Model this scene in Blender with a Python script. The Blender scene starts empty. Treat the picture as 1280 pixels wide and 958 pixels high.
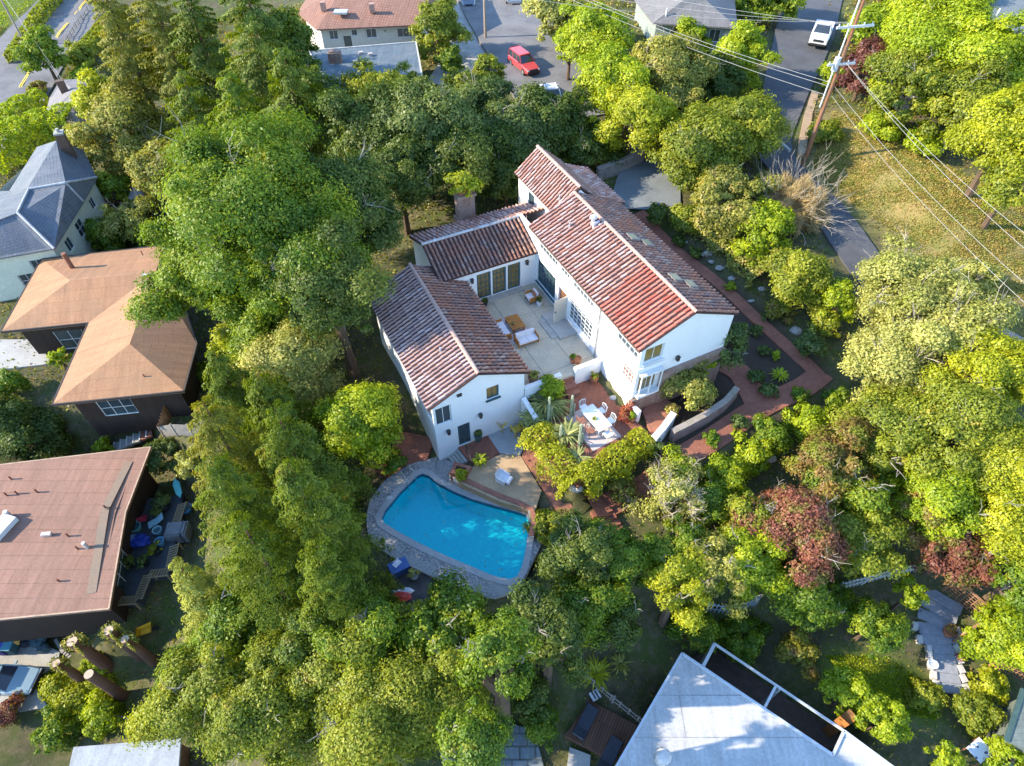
import bpy, math, random
import numpy as np
from mathutils import Vector, Matrix
random.seed(7); RNG = np.random.default_rng(7)
SC = bpy.context.scene
COL = SC.collection
R = math.radians
# ---------------------------------------------------------------- camera, sky, sun, exposure
F_PX = 800.0; PITCH = R(48.6); CAM_H = 30.0
cam = bpy.data.cameras.new('camera'); cam_o = bpy.data.objects.new('camera', cam); COL.objects.link(cam_o)
cam_o.location = (0, 0, CAM_H); cam_o.rotation_euler = (R(90) - PITCH, 0, 0)
cam.sensor_width = 36; cam.lens = 36 * F_PX / 1280; cam.clip_end = 2000; cam.clip_start = .5
SC.camera = cam_o
SUN_EL = 28.0; SUN_A = 4.0                      # degrees: elevation; turned a little to the near side of due left
wd = bpy.data.worlds.new('World'); SC.world = wd; wd.use_nodes = True
nt = wd.node_tree; nt.nodes.clear()
wo = nt.nodes.new('ShaderNodeOutputWorld'); bg = nt.nodes.new('ShaderNodeBackground'); sky = nt.nodes.new('ShaderNodeTexSky')
sky.sky_type = 'NISHITA'; sky.sun_disc = False; sky.sun_elevation = R(SUN_EL); sky.sun_rotation = R(270 - SUN_A)
sky.air_density = 1.0; sky.dust_density = 0.0; sky.ozone_density = 3.6
bg.inputs[1].default_value = 0.15
nt.links.new(sky.outputs[0], bg.inputs[0]); nt.links.new(bg.outputs[0], wo.inputs[0])
sl = bpy.data.lights.new('sun', 'SUN'); sl.energy = 2.65; sl.angle = R(.5); sl.color = (1, .885, .69)
so = bpy.data.objects.new('sun', sl); COL.objects.link(so); so.location = (-60, 0, 60)
sdir = Vector((-math.cos(R(SUN_EL)) * math.cos(R(SUN_A)), -math.cos(R(SUN_EL)) * math.sin(R(SUN_A)), math.sin(R(SUN_EL))))
so.rotation_euler = sdir.to_track_quat('Z', 'Y').to_euler()
SC.view_settings.view_transform = 'Standard'; SC.view_settings.look = 'None'
SC.view_settings.exposure = 2.08; SC.view_settings.gamma = 1; SC.view_settings.use_curve_mapping = False
SC.render.engine = 'CYCLES'
cy = SC.cycles; cy.max_bounces = 6; cy.diffuse_bounces = 3; cy.glossy_bounces = 3; cy.transmission_bounces = 4; cy.transparent_max_bounces = 6
cy.use_denoising = True; cy.caustics_reflective = False; cy.caustics_refractive = False
# ---------------------------------------------------------------- photo survey -> place
CT, ST = math.cos(PITCH), math.sin(PITCH)
def P(px, py, z=0.0):
    a = (px - 640) / F_PX; b = (479 - py) / F_PX
    dy, dz = CT + ST * b, -ST + CT * b
    t = (z - CAM_H) / dz
    return np.array([a * t, dy * t, z])
def depth(p): return CT * p[1] - ST * (p[2] - CAM_H)
U = np.array([.448, -.894, 0]); U /= np.linalg.norm(U); V = np.array([-U[1], U[0], 0])
def H(u, v, z): return U * u + V * v + np.array([0, 0, z])       # the hacienda's own axes
HANG = math.atan2(U[1], U[0])
# ---------------------------------------------------------------- materials
MATS = {}
def nodes(name):
    m = bpy.data.materials.new(name); m.use_nodes = True
    t = m.node_tree; t.nodes.clear(); o = t.nodes.new('ShaderNodeOutputMaterial')
    return m, t, o
def N(t, typ, **kw):
    n = t.nodes.new(typ)
    for k, v in kw.items():
        if hasattr(n, k) and k not in ('inputs',): setattr(n, k, v)
    return n
def c4(c): return (c[0], c[1], c[2], 1)
def mixc(t, fac, a, b, blend='MIX'):
    n = t.nodes.new('ShaderNodeMix'); n.data_type = 'RGBA'; n.blend_type = blend
    for i, s in ((0, fac), (6, a), (7, b)):
        if hasattr(s, 'links') or hasattr(s, 'is_linked'): t.links.new(s, n.inputs[i])
        else: n.inputs[i].default_value = s if i == 0 else c4(s)
    return n.outputs[2]
def noise(t, scale, detail=4, rough=.6, vec=None):
    n = t.nodes.new('ShaderNodeTexNoise'); n.inputs['Scale'].default_value = scale; n.inputs['Detail'].default_value = detail
    n.inputs['Roughness'].default_value = rough
    if vec is not None: t.links.new(vec, n.inputs['Vector'])
    return n.outputs['Fac']
def ramp(t, fac, stops):
    n = t.nodes.new('ShaderNodeValToRGB'); e = n.color_ramp.elements
    while len(e) > 1: e.remove(e[-1])
    for i, (p, c) in enumerate(stops):
        x = e[0] if i == 0 else e.new(p)
        x.position = p; x.color = c4(c)
    t.links.new(fac, n.inputs[0]); return n.outputs[0]
def sharp(t, fac, lo, hi):
    n = t.nodes.new('ShaderNodeMapRange'); n.inputs[1].default_value = lo; n.inputs[2].default_value = hi
    t.links.new(fac, n.inputs[0]); return n.outputs[0]
def finish(m, t, o, col, rough=.8, bump=None, bstr=.3, bdist=.02, spec=.3, metal=0):
    b = t.nodes.new('ShaderNodeBsdfPrincipled'); b.inputs['Roughness'].default_value = rough
    b.inputs['Specular IOR Level'].default_value = spec; b.inputs['Metallic'].default_value = metal
    if isinstance(col, tuple): b.inputs['Base Color'].default_value = c4(col)
    else: t.links.new(col, b.inputs['Base Color'])
    if bump is not None:
        bn = t.nodes.new('ShaderNodeBump'); bn.inputs['Strength'].default_value = bstr; bn.inputs['Distance'].default_value = bdist
        t.links.new(bump, bn.inputs['Height']); t.links.new(bn.outputs[0], b.inputs['Normal'])
    t.links.new(b.outputs[0], o.inputs[0]); return b
def objco(t): return t.nodes.new('ShaderNodeTexCoord').outputs['Object']
def uvco(t): return t.nodes.new('ShaderNodeTexCoord').outputs['UV']
def plain(name, c, var=.25, scale=3., rough=.75, spec=.3, metal=0, bump=0):
    if name in MATS: return MATS[name]
    m, t, o = nodes(name); co = objco(t)
    f = noise(t, scale, 5, .65, co)
    d = tuple(x * (1 - var) for x in c); l = tuple(min(1, x * (1 + var)) for x in c)
    col = mixc(t, sharp(t, f, .3, .7), d, l)
    finish(m, t, o, col, rough, f if bump else None, bump, .02, spec, metal)
    MATS[name] = m; return m
def stain(name, c, c2, s1=.35, s2=6., rough=.8, amt=(.45, .7), bump=.15):
    """a surface with broad stains of a second colour and fine grain"""
    if name in MATS: return MATS[name]
    m, t, o = nodes(name); co = objco(t)
    a = noise(t, s1, 6, .7, co); b = noise(t, s2, 5, .7, co)
    base = mixc(t, sharp(t, b, .3, .7), tuple(x * .86 for x in c), tuple(min(1, x * 1.12) for x in c))
    col = mixc(t, sharp(t, a, *amt), base, c2)
    finish(m, t, o, col, rough, b, bump, .02)
    MATS[name] = m; return m
def bricky(name, c1, c2, mortar, bw, bh, ms=.012, rough=.85, off=.5, s1=.5, c3=None, bstr=.4):
    """rows of units laid in metric uv"""
    if name in MATS: return MATS[name]
    m, t, o = nodes(name); uv = uvco(t); co = objco(t)
    b = t.nodes.new('ShaderNodeTexBrick'); b.offset = off
    b.inputs['Scale'].default_value = 1; b.inputs['Brick Width'].default_value = bw; b.inputs['Row Height'].default_value = bh
    b.inputs['Mortar Size'].default_value = ms; b.inputs['Mortar Smooth'].default_value = .2; b.inputs['Bias'].default_value = 0
    b.inputs['Color1'].default_value = c4(c1); b.inputs['Color2'].default_value = c4(c2); b.inputs['Mortar'].default_value = c4(mortar)
    t.links.new(uv, b.inputs['Vector'])
    a = noise(t, s1, 6, .7, co)
    col = mixc(t, sharp(t, a, .4, .72), b.outputs['Color'], c3 if c3 else tuple(x * .7 for x in c1))
    f2 = noise(t, 9, 4, .6, co)
    col = mixc(t, .45, col, mixc(t, sharp(t, f2, .25, .75), (.45, .44, .42), (1.15, 1.12, 1.1)), 'MULTIPLY')
    mp = t.nodes.new('ShaderNodeMapping'); mp.inputs['Scale'].default_value = (2.2, .22, 1); t.links.new(uv, mp.inputs[0])
    f4 = noise(t, 1.0, 6, .75, mp.outputs[0]); col = mixc(t, .7, col, mixc(t, sharp(t, f4, .28, .7), (.60, .57, .52), (1.12, 1.1, 1.06)), 'MULTIPLY')
    inv = t.nodes.new('ShaderNodeMath'); inv.operation = 'SUBTRACT'; inv.inputs[0].default_value = 1; t.links.new(b.outputs['Fac'], inv.inputs[1])
    finish(m, t, o, col, rough, inv.outputs[0], bstr, .015)
    MATS[name] = m; return m
def tile_mat(name, cols, patch=None, moss=.5):
    """clay tiles: each tile (a mesh island) takes its own fired colour; lichen grows in broad patches"""
    m, t, o = nodes(name); g = t.nodes.new('ShaderNodeNewGeometry'); co = objco(t)
    n = len(cols)
    col = ramp(t, g.outputs['Random Per Island'], [(i / n, c) for i, c in enumerate(cols)])
    a = noise(t, .55, 6, .75, co)
    if patch: col = mixc(t, sharp(t, a, .42, .62), col, mixc(t, g.outputs['Random Per Island'], patch[0], patch[1]))
    b = noise(t, 5, 5, .7, co)
    col = mixc(t, sharp(t, b, .56, .75), col, (.33, .28, .25)) if moss else col
    finish(m, t, o, col, .85, b, .3, .02)
    MATS[name] = m; return m
def leaf_mat(name, dark, mid, light, trans=.35, odd=None, oddamt=.62):
    dark, mid, light, odd = [None if c is None else tuple(min(.8, x * g) for x, g in zip(c, (1.85, 1.58, .95))) for c in (dark, mid, light, odd)]
    m, t, o = nodes(name)
    at = t.nodes.new('ShaderNodeAttribute'); at.attribute_name = 'tint'
    co = objco(t); f = noise(t, .55, 3, .6, co)
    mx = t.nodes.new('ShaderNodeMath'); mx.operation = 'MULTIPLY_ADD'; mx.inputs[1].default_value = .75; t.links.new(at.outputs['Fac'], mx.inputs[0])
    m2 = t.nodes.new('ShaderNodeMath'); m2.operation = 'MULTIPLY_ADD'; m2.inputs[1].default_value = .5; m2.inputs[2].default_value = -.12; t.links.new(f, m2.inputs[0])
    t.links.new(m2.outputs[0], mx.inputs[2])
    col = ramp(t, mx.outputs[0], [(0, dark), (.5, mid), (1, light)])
    if odd:
        f3 = noise(t, 1.3, 4, .7, co)
        col = mixc(t, sharp(t, f3, oddamt - .08, oddamt + .08), col, odd)
    d = t.nodes.new('ShaderNodeBsdfDiffuse'); tr = t.nodes.new('ShaderNodeBsdfTranslucent'); gl = t.nodes.new('ShaderNodeBsdfGlossy')
    gl.inputs['Roughness'].default_value = .5
    t.links.new(col, d.inputs[0])
    tc = mixc(t, 1.0, col, (1.25, 1.25, .55), 'MULTIPLY'); t.links.new(tc, tr.inputs[0])
    s1 = t.nodes.new('ShaderNodeMixShader'); s1.inputs[0].default_value = trans; t.links.new(d.outputs[0], s1.inputs[1]); t.links.new(tr.outputs[0], s1.inputs[2])
    s2 = t.nodes.new('ShaderNodeMixShader'); s2.inputs[0].default_value = .025; t.links.new(s1.outputs[0], s2.inputs[1]); t.links.new(gl.outputs[0], s2.inputs[2])
    t.links.new(s2.outputs[0], o.inputs[0]); MATS[name] = m; return m
def glass_mat(name, c, rough=.08):
    m, t, o = nodes(name)
    f = noise(t, .7, 3, .6, objco(t))
    finish(m, t, o, mixc(t, f, tuple(x * .5 for x in c), tuple(x * 1.5 for x in c)), rough, spec=.8); MATS[name] = m; return m
def carpaint(name, c):
    m, t, o = nodes(name)
    b = finish(m, t, o, mixc(t, noise(t, 2, 3, .6, objco(t)), tuple(x * .85 for x in c), c), .35, spec=.5); b.inputs['Coat Weight'].default_value = .5; b.inputs['Coat Roughness'].default_value = .1
    MATS[name] = m; return m
# ---------------------------------------------------------------- mesh building
class MB:
    def __init__(s): s.v = []; s.f = []; s.mi = []
    def quad(s, *pts, mi=0):
        n = len(s.v); s.v += [tuple(map(float, p)) for p in pts]; s.f.append(tuple(range(n, n + len(pts)))); s.mi.append(mi); return s
    def ngon(s, pts, mi=0): return s.quad(*pts, mi=mi)
    def box(s, c, d, rz=0.0, mi=0, ax=None, tz=0):
        """box of full size d centred at c, turned rz about z"""
        cx, cy_, cz = c; hx, hy, hz = d[0] / 2, d[1] / 2, d[2] / 2; ca, sa = math.cos(rz), math.sin(rz)
        def q(x, y, z): return (cx + x * ca - y * sa, cy_ + x * sa + y * ca, cz + z)
        p = [q(x, y, z) for z in (-hz, hz) for (x, y) in ((-hx, -hy), (hx, -hy), (hx, hy), (-hx, hy))]
        n = len(s.v); s.v += p
        for f in ((3, 2, 1, 0), (4, 5, 6, 7), (0, 1, 5, 4), (1, 2, 6, 5), (2, 3, 7, 6), (3, 0, 4, 7)):
            s.f.append(tuple(n + i for i in f)); s.mi.append(mi)
        return s
    def prism(s, poly, z0, z1, mi=0, mside=None, bottom=False):
        """poly: xy list; z0/z1 numbers or per-vertex lists"""
        poly = [tuple(map(float, p[:2])) for p in poly]; k = len(poly)
        ar = sum(poly[i][0] * poly[(i + 1) % k][1] - poly[(i + 1) % k][0] * poly[i][1] for i in range(k))
        za = list(z0) if hasattr(z0, '__len__') else [z0] * k; zb = list(z1) if hasattr(z1, '__len__') else [z1] * k
        if ar < 0: poly = poly[::-1]; za = za[::-1]; zb = zb[::-1]
        n = len(s.v)
        s.v += [(p[0], p[1], z) for p, z in zip(poly, za)] + [(p[0], p[1], z) for p, z in zip(poly, zb)]
        s.f.append(tuple(range(n + k, n + 2 * k))); s.mi.append(mi)
        if bottom: s.f.append(tuple(range(n + k - 1, n - 1, -1))); s.mi.append(mi)
        for i in range(k):
            j = (i + 1) % k; s.f.append((n + i, n + j, n + k + j, n + k + i)); s.mi.append(mi if mside is None else mside)
        return s
    def bar(s, p0, p1, w, h=None, mi=0):
        """square bar between two points, width w (level) and height h"""
        h = h or w; p0 = Vector(p0); p1 = Vector(p1); d = (p1 - p0).normalized()
        a = d.cross(Vector((0, 0, 1)));  a = a.normalized() if a.length > 1e-4 else Vector((1, 0, 0)); b = a.cross(d).normalized()
        q = []
        for p in (p0, p1):
            for x, y in ((-1, -1), (1, -1), (1, 1), (-1, 1)): q.append(tuple(p + a * (x * w / 2) + b * (y * h / 2)))
        n = len(s.v); s.v += q
        for f in ((0, 1, 2, 3), (7, 6, 5, 4), (4, 5, 1, 0), (5, 6, 2, 1), (6, 7, 3, 2), (7, 4, 0, 3)): s.f.append(tuple(n + i for i in f)); s.mi.append(mi)
        return s
    def tube(s, pts, rad, n=8, mi=0, caps=True):
        pts = [Vector(p) for p in pts]; k = len(pts)
        rad = list(rad) if hasattr(rad, '__len__') else [rad] * k
        b0 = len(s.v); prev = None
        for i, p in enumerate(pts):
            d = (pts[min(i + 1, k - 1)] - pts[max(i - 1, 0)]).normalized()
            if prev is None:
                a = d.cross(Vector((0, 0, 1))); a = a.normalized() if a.length > 1e-3 else Vector((1, 0, 0))
            else: a = (prev - d * prev.dot(d)).normalized()
            prev = a; b = d.cross(a)
            for j in range(n):
                an = 2 * math.pi * j / n; s.v.append(tuple(p + (a * math.cos(an) + b * math.sin(an)) * rad[i]))
        for i in range(k - 1):
            for j in range(n):
                s.f.append((b0 + i * n + j, b0 + i * n + (j + 1) % n, b0 + (i + 1) * n + (j + 1) % n, b0 + (i + 1) * n + j)); s.mi.append(mi)
        if caps:
            s.f.append(tuple(b0 + j for j in range(n - 1, -1, -1))); s.mi.append(mi)
            s.f.append(tuple(b0 + (k - 1) * n + j for j in range(n))); s.mi.append(mi)
        return s
    def lathe(s, c, prof, n=12, mi=0):
        return s.tube([(c[0], c[1], c[2] + z) for r, z in prof], [max(r, .002) for r, z in prof], n, mi) if all(prof[i][1] < prof[i + 1][1] for i in range(len(prof) - 1)) else s._lathe(c, prof, n, mi)
    def _lathe(s, c, prof, n, mi):
        b0 = len(s.v); k = len(prof)
        for r, z in prof:
            for j in range(n):
                an = 2 * math.pi * j / n; s.v.append((c[0] + r * math.cos(an), c[1] + r * math.sin(an), c[2] + z))
        for i in range(k - 1):
            for j in range(n): s.f.append((b0 + i * n + j, b0 + i * n + (j + 1) % n, b0 + (i + 1) * n + (j + 1) % n, b0 + (i + 1) * n + j)); s.mi.append(mi)
        return s
    def blob(s, c, r, n=10, m=7, mi=0, jit=0., rng=random):
        """lumpy ellipsoid"""
        b0 = len(s.v)
        for i in range(m + 1):
            th = math.pi * i / m
            for j in range(n):
                ph = 2 * math.pi * j / n; k = 1 + rng.uniform(-jit, jit)
                s.v.append((c[0] + r[0] * k * math.sin(th) * math.cos(ph), c[1] + r[1] * k * math.sin(th) * math.sin(ph), c[2] + r[2] * k * math.cos(th)))
        for i in range(m):
            for j in range(n): s.f.append((b0 + i * n + j, b0 + (i + 1) * n + j, b0 + (i + 1) * n + (j + 1) % n, b0 + i * n + (j + 1) % n)); s.mi.append(mi)
        return s
    def mesh(s, name, mats, off=(0, 0, 0), smooth=False, uvrot=0.0, uv=True):
        me = bpy.data.meshes.new(name)
        ox, oy, oz = off
        me.from_pydata([(a - ox, b - oy, c - oz) for a, b, c in s.v], [], s.f)
        for m in (mats if isinstance(mats, (list, tuple)) else [mats]): me.materials.append(m)
        if any(s.mi): me.polygons.foreach_set('material_index', s.mi)
        if uv:
            lay = me.uv_layers.new(name='UVMap'); ca, sa = math.cos(uvrot), math.sin(uvrot)
            d = np.empty(len(me.loops) * 2)
            for p in me.polygons:
                n = p.normal
                if abs(n.z) > .995: t = (ca, sa, 0); b = (-sa, ca, 0)
                else:
                    l = math.hypot(n.x, n.y); t = (-n.y / l, n.x / l, 0)
                    b = (n.y * t[2] - n.z * t[1], n.z * t[0] - n.x * t[2], n.x * t[1] - n.y * t[0])
                for li in p.loop_indices:
                    a = s.v[me.loops[li].vertex_index]
                    d[2 * li] = a[0] * t[0] + a[1] * t[1]; d[2 * li + 1] = a[0] * b[0] + a[1] * b[1] + a[2] * b[2]
            lay.data.foreach_set('uv', d)
        if smooth: me.polygons.foreach_set('use_smooth', [True] * len(me.polygons))
        me.update(); return me
def tag(o, label=None, cat=None, group=None, kind=None):
    for k, v in (('label', label), ('category', cat), ('group', group), ('kind', kind)):
        if v: o[k] = v
    return o
def thing(name, label, cat, loc=(0, 0, 0), group=None, rz=0.0):
    o = bpy.data.objects.new(name, None); COL.objects.link(o); o.location = tuple(map(float, loc)); o.rotation_euler = (0, 0, rz)
    o.empty_display_size = .2
    return tag(o, label, cat, group)
def part(name, mb, mats, par, smooth=False, uvrot=0.0, local=False, label=None):
    """a mesh in world coordinates (or local ones) as a child of par"""
    me = mb.mesh(name, mats, smooth=smooth, uvrot=uvrot) if isinstance(mb, MB) else mb
    o = bpy.data.objects.new(name, me); COL.objects.link(o); o.parent = par
    if not local:
        m = Matrix.Identity(4); q = par
        if par.type == 'EMPTY': o.matrix_parent_inverse = (Matrix.Translation(par.location) @ par.rotation_euler.to_matrix().to_4x4()).inverted()
        elif any(par.location): o.matrix_parent_inverse = Matrix.Translation(par.location).inverted()
    if label: o['label'] = label
    return o
def single(name, mb, mats, label, cat, group=None, smooth=False, uvrot=0.0, kind=None):
    """a thing that is one mesh, origin at the middle of its foot"""
    a = np.array(mb.v); off = (float((a[:, 0].min() + a[:, 0].max()) / 2), float((a[:, 1].min() + a[:, 1].max()) / 2), float(a[:, 2].min()))
    o = bpy.data.objects.new(name, mb.mesh(name, mats, off, smooth, uvrot)); COL.objects.link(o); o.location = off
    return tag(o, label, cat, group, kind)
def struct(name, mb, mats, uvrot=0.0, smooth=False):
    o = bpy.data.objects.new(name, mb.mesh(name, mats, uvrot=uvrot, smooth=smooth)); COL.objects.link(o); o['kind'] = 'structure'; return o
def copy_tree(o, parent=None):
    c = o.copy(); COL.objects.link(c)
    if parent: c.parent = parent
    for ch in o.children: copy_tree(ch, c)
    return c
def raw_mesh(name, verts, nper, mat, tint=None):
    """fast mesh of n-gons that share no vertices: verts (k*nper,3)"""
    me = bpy.data.meshes.new(name); nv = len(verts); nf = nv // nper
    me.vertices.add(nv); me.vertices.foreach_set('co', np.ascontiguousarray(verts, dtype=np.float32).ravel())
    me.loops.add(nv); me.loops.foreach_set('vertex_index', np.arange(nv, dtype=np.int32))
    me.polygons.add(nf); me.polygons.foreach_set('loop_start', np.arange(0, nv, nper, dtype=np.int32))
    try: me.polygons.foreach_set('loop_total', np.full(nf, nper, dtype=np.int32))
    except Exception: pass
    if tint is not None:
        a = me.attributes.new('tint', 'FLOAT', 'POINT'); a.data.foreach_set('value', np.repeat(tint, nper).astype(np.float32))
    me.materials.append(mat); me.update(); me.validate(); return me
# ---------------------------------------------------------------- terrain
def XY(pts, z): return [tuple(P(x, y, z)[:2]) for x, y in pts]
CTRL = [(680,400,0),(560,660,-3.4),(740,530,-1.1),(900,480,-1.3),(1000,450,-1.3),(880,330,-.6),(820,280,-.2),(680,60,.6),(600,60,.2),(1000,100,.8),(820,210,0),(960,170,.5),
 (1060,290,-.3),(1230,440,-.9),(1120,380,-.6),(1180,230,2.2),(1270,380,1.2),(1200,100,3.5),(1270,20,3.5),(1100,160,1.8),(40,120,-7),(0,300,-8),(60,340,-8),(150,250,-7),(200,420,-7.5),(30,470,-7.8),(100,60,-6.5),
 (180,530,-8.2),(210,690,-11.5),(20,850,-14.5),(150,800,-13.2),(120,870,-13.6),(180,930,-13),(90,920,-14),(350,650,-6),(300,560,-6.5),(440,500,-2.8),(490,470,-1.2),(470,760,-4.2),(600,880,-7.5),(740,900,-7.2),(760,780,-5.5),(880,850,-8.2),
 (900,640,-3),(1000,620,-3),(1100,600,-2.6),(1200,560,-2),(1060,730,-5.5),(1000,800,-6.3),(1100,870,-6.9),(1190,780,-6.2),(1180,860,-7.0),(1250,880,-7.0),(1270,640,-3.2),(1230,750,-5.5),(480,150,-1.2),(400,40,-.5),
 (300,150,-4.5),(520,60,-.2),(640,170,-.3),(230,40,-5.5),(1270,950,-9),(850,950,-9.5),(400,900,-9),(250,880,-11.5),(540,560,-3.3),(745,640,-2.7),(700,700,-3.6),(850,600,-2.3),(690,780,-5.4),(560,800,-5.2),(640,830,-6.2),
 (700,40,.8),(800,30,1.5),(900,60,1.3),(470,350,-1.5),(560,240,-.6),(380,350,-4),(60,20,-6.8),(0,60,-7)]
CP = np.array([P(*c) for c in CTRL]); CXY = CP[:, :2]; CZ = CP[:, 2]
PADS = []       # (polygon, z, margin)
def poly_sd(pts, poly):
    """signed distance (negative inside) of pts (n,2) to polygon"""
    poly = np.asarray(poly, float); d = np.full(len(pts), 1e9); ins = np.zeros(len(pts), bool); k = len(poly)
    for i in range(k):
        a = poly[i]; b = poly[(i + 1) % k]; e = b - a; w = pts - a
        t = np.clip((w @ e) / max(e @ e, 1e-9), 0, 1); q = w - t[:, None] * e
        d = np.minimum(d, np.hypot(q[:, 0], q[:, 1]))
        c = ((a[1] > pts[:, 1]) != (b[1] > pts[:, 1])) & (pts[:, 0] < (b[0] - a[0]) * (pts[:, 1] - a[1]) / (b[1] - a[1] + 1e-12) + a[0])
        ins ^= c
    return np.where(ins, -d, d)
def TZ(pts):
    pts = np.atleast_2d(np.asarray(pts, float))[:, :2]
    d2 = ((pts[:, None, :] - CXY[None]) ** 2).sum(2); w = 1 / (d2 + 6.0) ** 1.6
    z = (w * CZ).sum(1) / w.sum(1)
    z = z + .12 * np.sin(pts[:, 0] * .7 + 1) * np.sin(pts[:, 1] * .6) + .05 * np.sin(pts[:, 0] * 2.1) * np.sin(pts[:, 1] * 1.9 + 2)
    for poly, pz, mg in PADS:
        lo = poly.min(0) - mg; hi = poly.max(0) + mg
        s = np.where((pts[:, 0] > lo[0]) & (pts[:, 0] < hi[0]) & (pts[:, 1] > lo[1]) & (pts[:, 1] < hi[1]))[0]
        if not len(s): continue
        sd = poly_sd(pts[s], poly); t = np.clip(1 - sd / mg, 0, 1); t = t * t * (3 - 2 * t)
        z[s] = z[s] * (1 - t) + pz * t
    return z
def tz(x, y): return float(TZ([(x, y)])[0])
def pad(poly, z, mg): PADS.append((np.asarray([p[:2] for p in poly], float), z, mg))
def huv(u0, u1, v0, v1): return [H(u0, v0, 0)[:2], H(u1, v0, 0)[:2], H(u1, v1, 0)[:2], H(u0, v1, 0)[:2]]
GARDEN = XY([(770,265),(925,360),(1045,470),(1000,500),(862,580),(812,560),(800,520),(840,440)], -1.2)
pad(huv(-37, -19.3, 10.6, 24), -.12, .6)
pad(GARDEN, -1.25, 1.4)
pad(huv(-31.5, -22.8, 12.0, 17.7), -.15, .4)
DIN = XY([(704,492),(740,468),(775,508),(812,542),(760,568),(722,610),(700,590),(665,540)], -1.0)
pad(DIN, -1.12, .8)
SAND = XY([(590,584),(625,568),(651,570),(677,614),(668,640),(655,636),(625,627),(603,617),(583,608),(572,602)], -2.75)
LAND = XY([(570,556),(607,540),(624,566),(598,583),(586,575)], -2.7)
CONC = XY([(607.3,540.3),(652,517),(660,550),(650,569.5),(624.3,566.3)], -2.7)
STRIP = XY([(652,570),(663,548),(672,556),(719,640),(702,648)], -2.75)
DECK = XY([(481,600),(512,580),(551,570),(572,582),(564,594),(600,611),(640,627),(664,640),(668,657),(686,662),(672,690),(647,737),(615,750),(597,741),(540,721),(490,697),(462,677),(457,652),(462,625)], -3.3)
pad(XY([(481,600),(512,580),(551,570),(572,582),(664,640),(686,662),(672,690),(647,737),(615,750),(597,741),(540,721),(490,697),(462,677),(457,652),(462,625)], -3.3), -3.42, 1.5)
for q in (SAND, LAND, CONC, STRIP): pad(q, -2.88, .35)
POOL = XY([(522,596),(528,593.5),(536,596),(547,605),(568,616),(590,625),(615,632.5),(647,641),(658,645),(661,652),(660,668),(656,695),(652,711),(646,722),(638,725.5),(626,724),(612,719.5),(590,710),(552,694),(515,676),(490,661.5),(480,655),(477.5,649),(482,639),(500,617)], -3.42)
def offset_poly(poly, d):
    p = [np.array(q[:2], float) for q in poly]; k = len(p); out = []
    ar = sum(p[i][0] * p[(i + 1) % k][1] - p[(i + 1) % k][0] * p[i][1] for i in range(k)); sg = 1 if ar > 0 else -1
    for i in range(k):
        e1 = p[i] - p[i - 1]; e2 = p[(i + 1) % k] - p[i]
        n1 = np.array([e1[1], -e1[0]]) / max(np.hypot(*e1), 1e-6); n2 = np.array([e2[1], -e2[0]]) / max(np.hypot(*e2), 1e-6)
        n = n1 + n2; n /= max(np.hypot(*n), .3); out.append(tuple(p[i] + sg * n * d / max(n @ n1, .5)))
    return out
pad(offset_poly(POOL, .25), -6.0, .3)
WDECK = XY([(440,655),(457,662),(463,680),(490,700),(541,724),(535,775),(470,790),(430,710)], -3.5)
pad(WDECK, -3.65, 1.2)
# neighbours' terraces
pad(XY([(0,470),(0,340),(60,300),(210,320),(250,440),(240,520),(80,530)], -7.5), -7.7, 3)
pad(XY([(-60,590),(185,565),(245,640),(150,790),(-60,790)], -10.8), -10.9, 2.5)
pad(XY([(737,876),(797,908),(772,955),(706,920)], -7), -7.1, 1.2)
pad(XY([(600,915),(640,905),(668,915),(738,945),(735,985),(590,985)], -7.4), -7.55, 1.5)
pad(XY([(858,822),(893,806),(1055,914),(1041,944)], -8), -8.3, .8)
pad(XY([(-60,800),(110,790),(80,900),(-60,920)], -14.2), -14.3, 3)
def G(px, py, dz=0.0):
    """the place on the ground (or dz above it) seen at a photo position"""
    z = float(CZ[np.argmin(((CXY - P(px, py, -3)[:2]) ** 2).sum(1))])
    for _ in range(14):
        p = P(px, py, z); z = z * .4 + (tz(p[0], p[1]) + dz) * .6
    p = P(px, py, z); return p
def axis(lo, hi, st, far):
    a = list(np.arange(lo, hi + .01, st)); o1 = [hi + 4, hi + 10, hi + 20, hi + 40, hi + 80] + [far]; o0 = [-far, lo - 80, lo - 40, lo - 20, lo - 10, lo - 4]
    return np.array(o0 + a + o1)
gx = axis(-62, 72, .6, 700); gy = axis(2, 112, .6, 700)
GX, GY = np.meshgrid(gx, gy); gp = np.stack([GX.ravel(), GY.ravel()], 1)
gz = np.concatenate([TZ(c) for c in np.array_split(gp, 24)])
me = bpy.data.meshes.new('ground'); nx, ny = len(gx), len(gy)
idx = np.arange(nx * ny).reshape(ny, nx); q = np.stack([idx[:-1, :-1], idx[:-1, 1:], idx[1:, 1:], idx[1:, :-1]], -1).reshape(-1, 4)
me.vertices.add(nx * ny); me.vertices.foreach_set('co', np.column_stack([gp, gz]).astype(np.float32).ravel())
me.loops.add(q.size); me.loops.foreach_set('vertex_index', q.astype(np.int32).ravel()); me.polygons.add(len(q))
me.polygons.foreach_set('loop_start', np.arange(0, q.size, 4, dtype=np.int32)); me.polygons.foreach_set('use_smooth', np.ones(len(q), bool))
def mask(polys, mg):
    m = np.zeros(len(gp))
    for poly in polys: m = np.maximum(m, np.clip(.5 - poly_sd(gp, np.array(poly)) / mg, 0, 1))
    return m
def gpoly(pts): return [tuple(G(x, y)[:2]) for x, y in pts]
DRY = [gpoly([(1040,140),(1100,150),(1200,215),(1290,260),(1290,420),(1240,415),(1190,380),(1130,300),(1060,250),(1010,215)])]
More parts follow.
